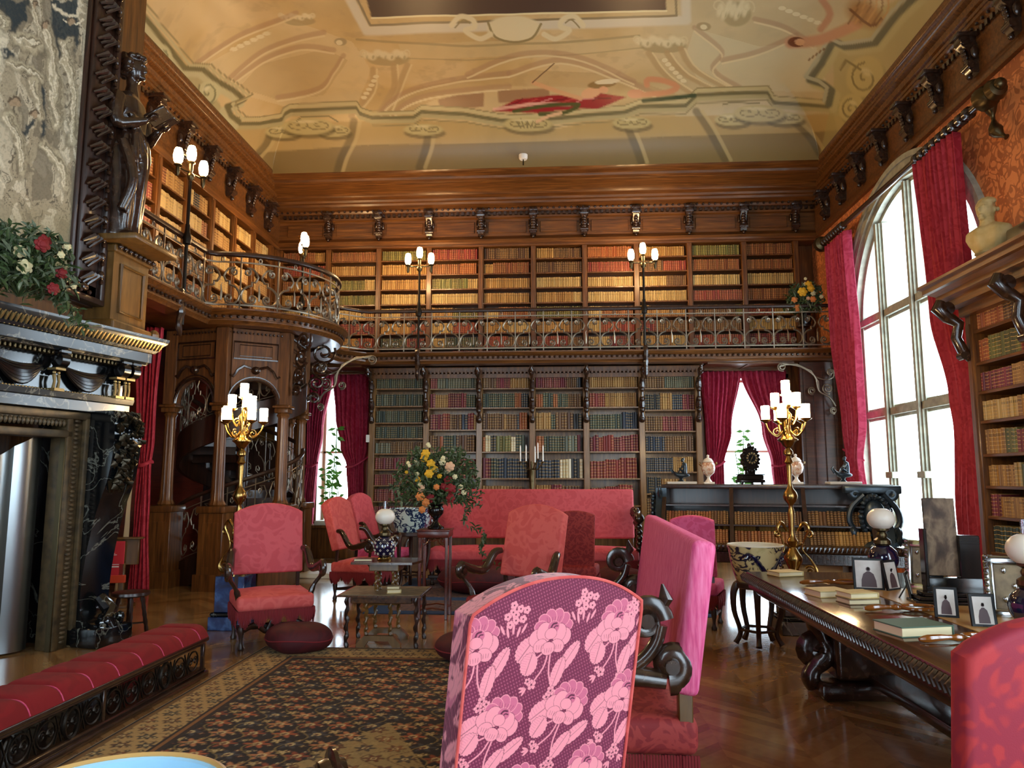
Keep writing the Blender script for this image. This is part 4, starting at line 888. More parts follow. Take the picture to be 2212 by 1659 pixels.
# ================================================================== CHIMNEYPIECE
R14 = math.radians(-104.2)
fp = thing('fireplace', 'black marble chimneypiece with gilded crown moulding and polished steel fireback', 'fireplace', (-3.95, 7.16, 0), R14)
pathB = [(3.4, -.3), (.25, -.3), (.25, -1.5)]
def msweep(name, prof, mat, **k): return MB().sweep(pathB, prof).build(name, mat, fp, **k)
msweep('crown', [(-.1, 2.735), (.22, 2.735), (.24, 2.76), (.225, 2.775), (.26, 2.80), (.30, 2.84), (.31, 2.87), (.31, 2.885), (-.1, 2.885)], 'grey_marble')
m = MB()
for k in range(74):
    x = .0+k*.044
    m.tube([(x, -.07, 2.765), (x+.010, -.04, 2.80), (x-.004, -.01, 2.845)], [.010, .017, .009], 5); m.ball((x+.022, -.03, 2.815), (.009, .02, .028), 5, 4)
for k in range(18): m.tube([(.03, -.12-k*.05, 2.765), (-.01, -.12-k*.05, 2.80), (-.04, -.125-k*.05, 2.845)], [.010, .017, .009], 5)
m.build('leaf_carving', 'gilt', fp)
m = MB()
for k in range(80): m.ball((.03+k*.042, -.085, 2.742), .013, 5, 3)
m.build('bead_row', 'gilt', fp)
msweep('corona', [(.0, 2.6), (.17, 2.61), (.18, 2.63), (.2, 2.64), (.2, 2.73), (-.1, 2.735)], 'grey_marble')
msweep('frieze', [(.0, 2.27), (.03, 2.28), (.03, 2.62)], 'black_marble')
m = MB()
for k in range(70): m.rbox(.26+k*.045, .285+k*.045, -.27, -.17, 2.57, 2.61, .006, 1)
m.build('tooth_row', 'dull_brass', fp)
for x in (.22, .34, 1.02, 1.68, 2.4):
    m = MB().lathe([(0, -.045), (.07, -.04), (.07, .04), (0, .045)], (x, -.16, 2.53), 12, 'x'); m.tube([(x, -.16, 2.56), (x, -.2, 2.46), (x, -.26, 2.42)], [.05, .04, .03], 6); m.rbox(x-.06, x+.06, -.3, -.1, 2.58, 2.62, .01, 1)
    m.build('frieze_bracket', 'black_gloss', fp)
for a, b2 in ((.42, .95), (1.1, 1.6), (1.76, 2.3)):
    m = MB()
    for k in range(6):
        q = k/5; m.tube([(a+(b2-a)*t, -.24+.03*sin(PI*t), 2.5-(.06+.19*q)*math.sin(PI*t)**.8+.01*k) for t in np.linspace(0, 1, 14)], [.012+.022*sin(PI*t)*(1-abs(q-.5)) for t in np.linspace(0, 1, 14)], 7)
    m.build('draped_swag', 'black_gloss', fp)
for x in (.24, .36, 1.02, 1.68):
    m = MB()
    for s_ in (-.022, .022): m.tube([(x+s_, -.2, 2.28), (x+s_, -.19, 2.34), (x+s_, -.2, 2.4)], [.016, .012, .018], 6); m.ball((x+s_, -.2, 2.42), .016, 6, 5)
    m.box(x-.05, x+.05, -.25, -.15, 2.255, 2.28); m.box(x-.05, x+.05, -.25, -.15, 2.44, 2.46)
    m.build('pair_of_figures', 'gilt', fp)
msweep('architrave', [(.0, 2.1), (.08, 2.11), (.08, 2.2), (.1, 2.21), (.11, 2.26), (.05, 2.27)], 'grey_marble')
m = MB()
for k in range(70): m.ball((.3+k*.03, -.21, 2.265), .011, 5, 3)
m.build('rope_bead', 'dull_brass', fp)
S = smoothpts([(.0, 2.12, 0), (.03, 1.95, 0), (.02, 1.7, 0), (-.03, 1.45, 0), (-.12, 1.2, 0), (-.2, .85, 0), (-.24, .5, 0), (-.22, .28, 0), (-.1, .2, 0)], 4)
poly = [(-.9, 2.12)]+[(p[0], p[1]) for p in S]+[(-.06, .2), (-.06, .0), (-.9, 0)]
MB().prism(poly, .25, .57, 'yz').build('scrolled_jamb', 'black_marble', fp)
m = MB(); random.seed(4)
for k in range(90):
    z = 2.12-k*.0079; y = .03-.08*((2.12-z)/.7)**2; w_ = .14*(1-(2.12-z)*.7)
    a_ = random.uniform(-1.2, 1.2); l_ = random.uniform(.05, .09); px_, py_ = .41+random.uniform(-w_, w_), y+random.uniform(-.01, .05); m.tube([(px_, py_-.01, z), (px_+l_*.5*sin(a_), py_+.03, z-l_*.5*cos(a_)), (px_+l_*sin(a_), py_+.015, z-l_*cos(a_))], [.012, random.uniform(.025, .042), .005], 6, flat=.5)
for sg in (-1, 1):
    for k in range(4): m.tube([(.41+sg*.03, .04-.02*k, 2.02-.17*k), (.41+sg*.12, .05-.03*k, 1.97-.17*k), (.41+sg*.09, .0-.02*k, 1.88-.17*k)], [.02, .04, .01], 6)
m.build('carved_foliage', 'dark_gilt', fp)
m = MB().tube([(.41, -.19, .42), (.36, -.1, .3), (.45, -.06, .22), (.41, -.02, .15)], [.05, .07, .08, .05], 8)
for k in range(14): m.ball((.3+.016*k, -.05+.03*sin(k*2.1), .2+.04*sin(k*1.3)), (.035, .04, .05), 6, 4)
m.rbox(.2, .62, -.5, .02, 0, .17, .02, 2); m.build('carved_foot', 'black_marble', fp)
m = MB()
for x0, x1, y in ((.57, .62, -.26), (.62, .74, -.30), (.74, .80, -.27)): m.rbox(x0, x1, y-.2, y, 0, 2.08, .012, 2); m.rbox(x0, 3.4, y-.2, y, 2.08-(x0-.57)*1-.05, 2.1-(x0-.57), .012, 2)
for k in range(50): m.ball((.68, -.295, .06+.04*k), (.035, .016, .018), 6, 4)
for k in range(60): m.ball((.82+.04*k, -.295, 1.99), (.018, .016, .035), 6, 4)
m.build('moulded_surround', 'old_bronze', fp)
MB().rbox(.8, .812, -.34, -.28, 0, 1.88, .002, 1).build('brass_strip', 'dull_brass', fp)
m = MB()
def fb(u, v):
    x = .84+u*1.1; zt = 1.88-.55*max(0, (u-.05))**.9*1.1
    return (x, -.52-.1*u+.035*abs(sin(u*PI*4.5)), .02+v*zt)
m.grid(fb, 60, 14); m.build('steel_fireback', 'polished_steel', fp)
MB().box(.8, 3.4, -1.2, -1.1, 0, 2.1).box(.8, 3.4, -1.1, -.45, 2.0, 2.1).build('firebox', 'soot', fp, smooth=False)
# chimney breast with panelled pilaster and ledge
ch = struct(MB().box(-6.25, -4.62, 2.0, 7.57, 2.7, 7.5).box(-6.25, -5.1, 2.0, 7.5, 0, 2.7).build('trim_6', 'walnut', smooth=False))
pl = thing('overmantel_pilaster', 'panelled walnut pilaster and ledge beneath the carved statue', 'pilaster', (-4.5, 7.2, 2.9), world=True)
m = MB().box(-4.62, -4.36, 6.88, 7.5, 3.02, 3.78); m.rbox(-4.66, -4.3, 6.84, 7.56, 2.88, 3.04, .02, 2); m.rbox(-4.66, -4.33, 6.86, 7.53, 3.72, 3.8, .02, 2)
m.tube([(-4.35, 7.0, 3.14), (-4.35, 7.4, 3.14), (-4.35, 7.4, 3.62), (-4.35, 7.0, 3.62)], .02, 4, closed=True)
m.ball((-4.3, 7.58, 3.0), (.05, .06, .07)); m.build('shaft', 'golden_wood', pl, smooth=False)
m = MB()
for k in range(8): m.ball((-4.31, 6.9+k*.085, 3.77), (.03, .03, .028), 8, 5)
m.build('bead_row', 'carved_wood', pl)
MB().rbox(-4.7, -4.05, 6.72, 7.5, 3.8, 3.86, .012, 2).build('ledge', 'golden_wood', pl)
# ------------------------------------------------------------------ tapestry
tp = thing('tapestry', 'grey and beige woven tapestry of draped figures in a dark carved frame', 'tapestry', (-4.5, 5, 3.2), world=True)
yy = np.linspace(3.4, 6.47, 330); zz = np.linspace(3.36, 7.3, 420); TY, TZ = np.meshgrid(yy, zz); U, V = pix(np.full(TY.shape, -4.53), TY, TZ)
wx = fbm(TY, TZ, 2.2, 5)*2; wy = fbm(TY, TZ, 2.2, 15)*2
c = Canvas(U+30*(fbm(TY, TZ, 7, 31)-.5)+10*(fbm(TY, TZ, 22, 32)-.5), V+34*(fbm(TY, TZ, 7, 41)-.5)+12*(fbm(TY, TZ, 22, 42)-.5), '#a59a80'); n = fbm(TY+wx*.25, TZ*.55+wy*.3, 5.5, 21)
c.mix((np.sin((TY*9+TZ*1.4+wx*5)*2.2) > .35)*.55*(V < 430), '#d3cab0'); c.mix((n < .42)*.7, '#6f6756'); c.mix((n > .62)*.75, '#ddd4ba'); c.mix(((n > .48) & (n < .5))*.8, '#4a4438')
c.mix(np.clip((V-430)/60, 0, 1)*.65, '#8b8468'); c.mix((np.clip((V-540)/30, 0, 1))*.8, '#7c7a58')
for P in ([(0, 0), (60, 0), (50, 40), (30, 70), (12, 60), (0, 30)], [(112, 0), (170, 0), (168, 60), (160, 110), (150, 90), (140, 125), (118, 112), (112, 70)], [(88, 180), (104, 188), (102, 225), (98, 300), (92, 300), (90, 230)], [(5, 95), (25, 110), (22, 128), (8, 118)], [(45, 275), (75, 262), (60, 285)]):
    c.poly(P, '#142a33', .93)
c.line([(120, 12), (150, 28), (178, 22)], 9, '#d8cdb0', sm=4); c.line([(132, 35), (160, 52), (176, 42)], 5, '#e0d6ba', sm=4)
for P, w_ in (([(0, 30), (14, 50), (8, 62)], 16), ([(66, 0), (80, 40), (92, 90), (105, 110)], 20), ([(34, 75), (80, 95), (62, 100)], 24), ([(100, 60), (112, 120), (125, 200), (120, 270)], 26), ([(20, 130), (60, 150), (90, 165)], 22), ([(70, 175), (82, 210), (88, 250)], 20), ([(140, 90), (150, 150), (160, 220), (158, 300)], 18), ([(15, 250), (40, 300), (48, 370)], 26), ([(95, 310), (130, 360), (140, 400)], 22)):
    c.line(P, w_+6, '#59513f', .75, sm=5); c.line(P, w_, '#bdb294', .85, sm=5)
    for q_ in (-.3, -.08, .15, .34): c.line([(a+w_*q_+random.uniform(-2, 2), b) for a, b in P], w_*.12, '#e2dac0' if q_ < .1 else '#7d745d', .85, sm=5)
for cx, cy, r in ((28, 215, 12), (70, 245, 10), (98, 55, 9), (150, 45, 8), (75, 12, 8)): c.ell(cx, cy, r, r*1.2, '#a58f72'); c.line([(cx-r, cy), (cx-r*.6, cy-r*.9), (cx+r*.4, cy-r*1.2), (cx+r, cy-r*.3)], 5, '#5f5240', sm=3)
c.mix((vnoise(TY, TZ, 90, 3) > .6)*.22, '#4f4a3c')
paint_sheet('weaving', np.stack([np.full(TY.shape, -4.53)+.006*np.sin(TY*7), TY, TZ], -1), c.C, 'woven', tp)
m = MB().box(-4.62, -4.54, 3.2, 6.9, 3.15, 7.4)
for y0, y1, x in ((6.45, 6.49, -4.49), (6.50, 6.80, -4.46), (6.8, 6.88, -4.42)):
    m.rbox(-4.6, x, y0, y1, 3.2, 7.4, .015, 2)
for z0, z1, x in ((3.33, 3.37, -4.49), (3.22, 3.34, -4.46), (3.16, 3.22, -4.42)): m.rbox(-4.6, x, 3.2, 6.88, z0, z1, .012, 2)
m.build('frame', 'dark_oak', tp)
m = MB()
for k in range(22):
    z = 3.35+k*.185
    for s_ in (0, 1, 2): m.tube([(-4.45, 6.52+.05*s_, z-.02*s_), (-4.39, 6.6+.05*s_, z+.07), (-4.44, 6.72, z+.13-.03*s_)], [.012, .03, .01], 6)
    m.ball((-4.42, 6.79, z+.1), (.03, .035, .05), 7, 5); m.ball((-4.41, 6.78, z+.03), (.025, .025, .025), 6, 4)
for k in range(26):
    y = 3.3+k*.13; m.ball((-4.42, y, 3.28), (.03, .055, .04), 7, 5); m.ball((-4.41, y+.065, 3.24), (.025, .02, .025), 6, 4)
m.build('frame_carving', 'carved_wood', tp)
# ------------------------------------------------------------------ carved statue
st = thing('statue', 'dark carved wooden figure in a long robe reading an open book', 'statue', (-4.34, 7.12, 3.86), world=True)
m = MB(); X0, Y0, Z0 = -4.42, 7.05, 3.86
def body(u, v):
    z = v*1.62; a = 2*PI*u
    K = [(0, .17, .17), (.15, .15, .17), (.5, .17, .19), (.9, .19, .2), (1.05, .17, .19), (1.2, .14, .16), (1.38, .16, .21), (1.5, .14, .22), (1.58, .09, .12), (1.62, .07, .08)]
    for p, q in zip(K[:-1], K[1:]):
        if p[0] <= z <= q[0]: t = (z-p[0])/(q[0]-p[0]); rx = p[1]+(q[1]-p[1])*t; ry = p[2]+(q[2]-p[2])*t; break
    if v < .001 or v > .999: return (X0+.04*sin(z*2.2), Y0, Z0+z)
    f = 1+.09*sin(a*7+z*3)*(1 if z < 1.15 else .25)+.05*sin(a*3-z*6)
    return (X0+rx*f*cos(a)+.04*sin(z*2.2), Y0+ry*f*sin(a), Z0+z)
m.grid(body, 56, 40, closed=True)
m.lathe([(.17, 0), (.17, .02), (0, .03)], (X0, Y0, Z0), 16); m.lathe([(.01, 1.55), (.08, 1.56), (.055, 1.68), (.06, 1.76), (.01, 1.8)], (X0+.02, Y0, Z0), 12)
hx_, hz_ = X0+.05, Z0+1.86
m.ball((hx_, Y0, hz_), (.105, .085, .135), 16, 12); m.ball((hx_+.1, Y0, hz_-.02), (.03, .015, .03), 8, 6); m.ball((hx_+.08, Y0, hz_-.09), (.035, .035, .03), 8, 6); m.ball((hx_+.085, Y0, hz_+.04), (.03, .06, .015), 8, 5)
for k in range(26): a = random.uniform(PI*.45, PI*1.55); q = random.uniform(-.8, 1.2); m.ball((hx_-.02+.1*cos(a), Y0+.1*sin(a), hz_+.02+.1*q), (.05, .045, .045), 7, 5)
for k in range(8): a = k*PI/4; m.ball((hx_-.01+.08*cos(a), Y0+.07*sin(a), hz_+.13), (.045, .04, .035), 7, 5)
for sg in (-1, 1):
    sh = (X0+.0, Y0+sg*.2, Z0+1.48); el = (X0+.06, Y0+sg*.26, Z0+1.17); wr = (X0+.27, Y0+sg*.12, Z0+1.24)
    m.tube(smoothpts([sh, ((sh[0]+el[0])/2, el[1], (sh[2]+el[2])/2), el, ((el[0]+wr[0])/2, (el[1]+wr[1])/2, (el[2]+wr[2])/2-.01), wr], 3), [.085, .085, .08, .075, .072, .07, .068, .06, .055, .05, .045, .04, .035], 10)
    for k in range(5): m.tube([wr, (wr[0]+.07, wr[1]-sg*(.03-.015*k), wr[2]+.02), (wr[0]+.13-.02*abs(k-2), wr[1]-sg*(.04-.02*k), wr[2]+(.05 if k else .0))], [.022, .013, .008], 6)
for sg in (-1, 1): m.tube([(X0+.02, Y0+sg*.09, Z0+.06), (X0+.17, Y0+sg*.1, Z0+.05), (X0+.26, Y0+sg*.11, Z0+.03)], [.06, .05, .02], 8)
for k in range(4): m.tube(smoothpts([(X0+.14, Y0-.18+.03*k, Z0+1.3), (X0+.2, Y0-.05*k, Z0+1.0-.06*k), (X0+.05, Y0+.2, Z0+.85-.1*k)], 4), .035, 6)
m.tube(smoothpts([(X0+.1, Y0-.22, Z0+1.0), (X0+.22, Y0-.2, Z0+.6), (X0+.12, Y0-.2, Z0+.28)], 4), .05, 8)
o = m.build('body', 'carved_wood', st); rm = o.modifiers.new('Remesh', 'REMESH'); rm.mode = 'VOXEL'; rm.voxel_size = .012; rm.use_smooth_shade = True
bk = thing('carved_book', 'open dark carved book held out in the statue\'s hands', 'book', (-4.05, 7.05, 5.1), world=True)
m = MB()
for sg in (-1, 1):
    T = Matrix.Translation((-4.05, 7.05, 5.14))@Matrix.Rotation(math.radians(-28), 4, 'Y')@Matrix.Rotation(sg*.25, 4, 'X')
    m.rbox(-.1, .13, min(0, sg*.17), max(0, sg*.17), -.015, .02, .008, 1, T)
m.build('pages', 'carved_wood', bk)
# ------------------------------------------------------------------ padded fender bench
be = thing('fender_bench', 'long low hearth bench with red velvet pads over scrolled dark ironwork', 'bench', (-2.9, 4, 0), world=True)
Y1 = 5.78; Yn = 1.9
m = MB().rbox(-3.12, -2.68, Yn, Y1, 0, .045, .012, 2).rbox(-3.1, -2.7, Yn, Y1-.01, .045, .07, .01, 1).rbox(-3.09, -2.71, Yn, Y1-.02, .235, .26, .008, 1).rbox(-3.1, -2.69, Yn, Y1, .262, .292, .008, 2)
for y in (Y1-.04, Y1-1.3, Y1-2.6, Yn+.1):
    for x in (-2.72, -3.07): m.rbox(x-.014, x+.014, y-.014, y+.014, .06, .25, .004, 1)
m.build('frame', 'carved_wood', be)
m = MB(); z0, z1 = .08, .228; h_ = z1-z0
for side_x in (-2.715, -3.08):
    y = Y1-.1; k = 0
    while y > Yn+.3:
        r = .07; cz = (z0+z1)/2
        m.tube([(side_x, y-.1+.075*cos(a), cz+.068*sin(a)) for a in np.linspace(0, 2*PI, 17)[:-1]], .006, 4, closed=True)
        for sg in (-1, 1): m.tube([(side_x, y-.1+sg*q[0], q[1]) for q in spiral(.035, cz, .006, .03, 0, 3*PI, 14)], .005, 4)
        m.tube([(side_x, y-.17-.0, z0), (side_x, y-.2, cz), (side_x, y-.23, z1)], .005, 4); m.tube([(side_x, y-.17, z1), (side_x, y-.2, cz), (side_x, y-.23, z0)], .005, 4)
        if k % 5 == 2: m.tube([(side_x+.004, y-.1+.06*cos(a), cz+.08*sin(a)) for a in np.linspace(0, 2*PI, 17)[:-1]], .012, 5, closed=True)
        y -= .2; k += 1
m.build('scroll_panel', 'dark_iron', be)
y = Y1-.005; k = 0; edges = [5.775, 5.64]+[5.64-.26*i for i in range(1, 14)]
for a, b2 in zip(edges[:-1], edges[1:]):
    def cf(u, v, a=a, b2=b2):
        q = 2*u-1; w_ = 2*v-1; return (-2.895+.2*math.copysign(abs(q)**.75, q), (a+b2)/2+(a-b2)/2*w_*.995, .292+.10*(1-abs(q)**5)*(1-.22*abs(w_)**6))
    MB().grid(cf, 22, 12).build('seat_pad', 'velvet_red', be)
m = MB()
for e in edges[1:-1]: m.tube([(-2.895+.198*math.copysign(abs(q)**.75, q), e, .296+.098*(1-abs(q)**5)*.8) for q in np.linspace(-1, 1, 21)], .0045, 4)
m.build('piping', 'pink_damask', be)
# ------------------------------------------------------------------ carpets
cp = None
xs = np.linspace(-2.62, .44, 460); ys = np.linspace(1.6, 6.74, 640); X, Y = np.meshgrid(xs, ys)
c = Canvas(X, Y, '#1b1514')
def flowers(c, X, Y, sx, sy, cols, R, ox=0, oy=0, petals=6, mask=None, seed=0):
    j = np.floor((Y-oy)/sy); off = (j % 2)*.5; i = np.floor((X-ox)/sx-off)
    cx = (i+off+.5)*sx+ox; cy = (j+.5)*sy+oy; dx = (X-cx); dy = (Y-cy)*1.1; r = np.hypot(dx, dy); a = np.arctan2(dy, dx)
    sel = ((i*7+j*13+seed) % len(cols)).astype(int); rad = R*(.72+.28*np.cos(petals*a))
    for k, cc in enumerate(cols):
        w = (sel == k) & (r < rad) & (mask if mask is not None else True); c.mix(w*.95, cc)
    w = (r < R*.33) & (mask if mask is not None else True); c.mix(w*.9, '#c8b07a'); c.mix(((r < R*.15) & (mask if mask is not None else True))*.9, '#5a1e18')
    c.mix(((np.abs(r-rad) < R*.12) & (mask if mask is not None else True))*.5, '#1a1210')
bd = np.minimum(np.minimum(X+2.62, 0.44-X), 6.74-Y); field = bd > .42
med = (np.abs(X+1.05)/.62+np.abs(Y-3.5)/1.25) < 1
flowers(c, X, Y, .19, .17, ['#a8562f', '#8c4526', '#b8774a', '#3f3c40'], .085, mask=field, seed=1)
flowers(c, X, Y, .19, .17, ['#c2a46a', '#a08550', '#5a4c38'], .042, .095, .05, 5, field, 3); flowers(c, X, Y, .095, .085, ['#7d6238', '#6b3a22', '#2f343c'], .024, .03, .02, 4, field, 2)
c.mix(field*(np.abs(np.sin(X*16.5+np.sin(Y*18)))<.10)*.7, '#8c7440')
c.mix((med & field)*.85, '#a48a57'); flowers(c, X, Y, .17, .15, ['#6b3a24', '#4a4038', '#8b5a34'], .06, .02, .03, 6, med & field, 4); c.mix(((med) & field & (np.abs(np.sin(X*22+np.sin(Y*20)*1.5)) < .14))*.7, '#5a3524')
b1 = (bd > .05) & (bd < .34); c.mix(b1*.95, '#b3905a'); flowers(c, X, Y, .15, .14, ['#5d3a24', '#3a3630', '#7c4a2c'], .055, 0, 0, 6, b1, 2); flowers(c, X, Y, .075, .07, ['#4e3f2a', '#2e2a28'], .02, .02, .02, 4, b1, 5)
for a, b2, cc in ((0, .02, '#2a1c14'), (.02, .05, '#7c5a30'), (.34, .36, '#241a16'), (.36, .39, '#8a5a2c'), (.39, .42, '#2a1d18')): c.mix(((bd >= a) & (bd < b2))*.95, cc)
c.mix((fbm(X, Y, 60, 2, 2) > .58)*.25, '#0e0b0c'); c.mix(fbm(X, Y, 1.3, 6, 2)*.25, '#3a2a1c')
rt = thing('persian_rug', 'large Persian carpet with rust flowers on dark ground before the hearth bench', 'rug', (-.75, 4, 0), world=True)
MB().rbox(-2.63, .45, 1.59, 6.75, 0, .009, .003, 1).build('backing', 'lining', rt, smooth=False)
paint_sheet('pile', np.stack([X, Y, np.full(X.shape, .0115)], -1), c.C, 'carpet', rt)
fr = thing('far_rug', 'blue-bordered patterned carpet under the seats in front of the long red settee', 'rug', (0, 10, 0), world=True)
MB().rbox(-2.2, 1.7, 8.45, 11.4, 0, .008, .003, 1).build('border', 'blue_rug', fr, smooth=False); MB().rbox(-1.95, 1.45, 8.62, 9.35, .004, .011, .002, 1).rbox(-1.95, 1.45, 9.6, 11.2, .004, .011, .002, 1).build('field', 'rug_far', fr, smooth=False)
MB().prism([(-1.2, 8.9), (.9, 9.2), (1.2, 9.35), (-.6, 9.05)], .010, .013, 'xy').build('stripe', 'blue_rug', fr, smooth=False)
# stool with turned legs and leaflet stand by the chimneypiece
t = thing('stool', 'small round-topped dark wooden stool with knobbly legs beside the fireplace foot', 'stool', (-4.17, 7.22, 0))
MB().lathe([(.0, .36), (.16, .362), (.175, .375), (.17, .4), (.15, .405), (0, .405)], (0, 0, 0), 20).build('seat', 'dark_oak', t)
for k in range(4):
    a = k*PI/2+.6; P = [(cos(a)*(.1+.06*(1-q)), sin(a)*(.1+.06*(1-q)), .37*q) for q in np.linspace(0, 1, 16)]
    MB().tube(P, [.014+.008*abs(sin(i*1.1)) for i in range(16)], 7).build('leg', 'dark_oak', t)
MB().tube([(.13, .09, .1), (-.13, -.09, .1)], .009, 6).tube([(-.09, .13, .1), (.09, -.13, .1)], .009, 6).build('stretcher', 'dark_oak', t)
t = thing('leaflet_stand', 'pale wooden stand holding red leaflets behind the black marble jamb', 'stand', (-5.15, 8.7, 0), .3)
MB().rbox(-.03, .03, -.03, .03, 0, .5, .005, 1).rbox(-.14, .14, -.12, .12, 0, .03, .005, 1).build('post', 'golden_wood', t)
MB().rbox(-.12, .16, .02, .08, .48, .78, .006, 1).rbox(-.15, .2, -.02, .12, .78, .8, .004, 1, Matrix.Rotation(.0, 4, 'Y')).build('box', 'golden_wood', t)
m = MB().rbox(-.2, .02, -.03, -.01, .36, .76, .004, 1); lf = m.build('leaflet', 'red_card', t)
MB().box(-.17, -.03, -.034, -.031, .46, .475).box(-.17, -.03, -.034, -.031, .49, .497).box(-.15, -.06, -.034, -.031, .6, .608).box(-.15, -.08, -.034, -.031, .618, .624).build('printed_lines', 'white_plastic', lf, smooth=False)
MB().rbox(-.2, .05, -.04, -.01, .28, .37, .006, 1).build('ribbon', 'orange_cloth', t)
# ================================================================== SEATING
def arch_outline(w, z0, z1, rise=.09, n=14, waist=0.0):
    P = [(-w/2+waist, z0), (-w/2, z1-rise)]
    P += [(-w/2+w*i/n, z1-rise+rise*(sin(PI*i/n))**.8) for i in range(1, n)]
    return P+[(w/2, z1-rise), (w/2-waist, z0)]
def back_mb(w, z0, z1, th, tilt, rise=.09, waist=0., y=0.):
    bm = bmesh.new(); P = arch_outline(w, z0, z1, rise, waist=waist)
    f = bm.faces.new([bm.verts.new((a, 0, b)) for a, b in P]); r = bmesh.ops.extrude_face_region(bm, geom=[f])
    for v in [g for g in r['geom'] if isinstance(g, bmesh.types.BMVert)]: v.co.y += th
    bmesh.ops.recalc_face_normals(bm, faces=bm.faces[:])
    bmesh.ops.bevel(bm, geom=[e for e in bm.edges if e.calc_face_angle(0) > 1.2], offset=min(.022, th*.3), segments=3, profile=.5, affect='EDGES')
    T = Matrix.Translation((0, y, z0))@Matrix.Rotation(-tilt, 4, 'X')@Matrix.Translation((0, 0, -z0)); bm.transform(T)
    bm.verts.index_update(); m = MB().add([v.co[:] for v in bm.verts], [[v.index for v in f.verts] for f in bm.faces]); bm.free(); return m
def fringe_mb(x0, x1, y0, y1, ztop, drop, scal, sides='fblr'):
    m = MB(); segs = []
    if 'f' in sides: segs.append(((x0, y0), (x1, y0)))
    if 'r' in sides: segs.append(((x1, y0), (x1, y1)))
    if 'l' in sides: segs.append(((x0, y1), (x0, y0)))
    if 'b' in sides: segs.append(((x1, y1), (x0, y1)))
    for (a, b2), (c_, d_) in segs:
        L = math.hypot(c_-a, d_-b2); n = int(L/.012); ns = max(2, round(L/scal)); nx, ny = (d_-b2)/L, -(c_-a)/L
        for k in range(n):
            q = (k+.5)/n; dd = drop*(.42+.58*abs(sin(PI*ns*q)))*random.uniform(.93, 1.05)
            x, y = a+(c_-a)*q, b2+(d_-b2)*q; r_ = random.uniform(-.003, .006)
            m.tube([(x+nx*r_, y+ny*r_, ztop), (x+nx*.006, y+ny*.006, ztop-dd*.5), (x+nx*r_, y+ny*r_, ztop-dd)], [.007, .0075, .0045], 4, caps=False)
    return m
def turned(x, y, z0, z1, r=.028, n=12):
    h = z1-z0; P = [(.9, 0), (1.1, .06), (.7, .12), (.5, .2), (.95, .4), (1.05, .5), (.6, .62), (.5, .68), (1.0, .74), (1.0, 1)]
    return MB().lathe([(r*a, z0+h*b) for a, b in P], (x, y, 0), n)
def arm_mb(sx, w, reach=.42, zb=.80, zf=.68, curl=.065, back_y=.22):
    m = MB(); x = sx*w/2
    P = smoothpts([(x, back_y, zb), (x+sx*.03, back_y-.08, zb-.02), (x+sx*.05, back_y-.2, zf-.04), (x+sx*.075, back_y-.34, zf-.03), (x+sx*.095, back_y-reach-.06, zf+.02)], 5)
    n = len(P); m.tube(P, [.024+.012*sin(PI*i/(n-1))+.006*(i > n*.7) for i in range(n)], 10, flat=1.15)
    m.tube([(x+sx*.095, back_y-reach-.06+b_*1.0, zf-.035+a_) for a_, b_ in spiral(0, 0, .008, curl, -2.6*PI, .0, 26)][::-1], [.027-.012*i/26 for i in range(27)], 8, flat=1.3)
    m.lathe([(0, -.03), (.03, -.03), (.03, .03), (0, .03)], (x+sx*.095, back_y-reach-.06, zf-.035), 12, 'x')
    return m
def armchair(label, mat, loc, rz, w=.68, d=.6, ztop=1.24, zb0=.62, tilt=.16, seat_mat=None, arms=True, group=None, th=.1, rise=.09, name='armchair', legs='turned', zs=.46, fr=.15, waist=0., cat='armchair', back_mat=None):
    t = thing(name, label, cat, loc, rz, group); seat_mat = seat_mat or mat
    m = MB().rbox(-w/2, w/2, -d/2, d/2, zs-.13, zs, .035, 3); s0 = len(m.v)
    m.grid(lambda u, v: ((u-.5)*w*.96, (v-.5)*d*.96, zs-.012+.045*(1-abs(2*u-1)**3)*(1-abs(2*v-1)**3)), 16, 14); m.build('seat', seat_mat, t)
    back_mb(w*.96, zb0, ztop, th, tilt, rise, waist, d/2-.12).build('backrest', back_mat or mat, t)
    fringe_mb(-w/2, w/2, -d/2, d/2, zs-.12, fr, .14).build('fringe', 'fringe_red', t)
    for sx in (-1, 1):
        turned(sx*(w/2-.05), -d/2+.05, 0, zs-.1).build('leg', 'dark_oak', t)
        m = turned(sx*(w/2-.05), d/2-.05, 0, zs-.1); m.tube([(sx*(w/2-.05), d/2-.05, zs-.12), (sx*(w/2-.05), d/2-.07, zb0+.04)], .022, 4); m.build('leg', 'dark_oak', t)
    m = MB().tube(smoothpts([(-w/2+.05, -d/2+.06, .16), (-w*.25, -d/2+.05, .21), (-w*.1, -d/2+.05, .15), (0, -d/2+.05, .26), (w*.1, -d/2+.05, .15), (w*.25, -d/2+.05, .21), (w/2-.05, -d/2+.06, .16)], 5), .022, 7, flat=1.4)
    for sx in (-1, 1): m.tube([(sx*(w/2-.05), -d/2+.06, .13), (sx*(w/2-.05), 0, .15), (sx*(w/2-.05), d/2-.06, .13)], [.017, .026, .017], 7)
    m.tube([(-w/2+.05, 0, .14), (0, 0, .15), (w/2-.05, 0, .14)], [.017, .028, .017], 7); m.build('stretcher', 'dark_oak', t)
    if arms:
        for sx in (-1, 1):
            a = arm_mb(sx, w-.03, reach=d*.66, back_y=d/2-.08, zb=zb0+.22, zf=.70); a.build('armrest', 'carved_wood', t)
            x = sx*(w/2+.005); MB().tube(smoothpts([(x-sx*.03, -d/2+.1, zs-.04), (x, -d/2+.09, zs+.06), (x+sx*.05, -d/2+.06, zs+.14), (x+sx*.075, -d/2+.02, .66)], 4), [.026]*4+[.018]*5+[.024]*4, 8).build('arm_post', 'carved_wood', t)
    return t
G_ = None
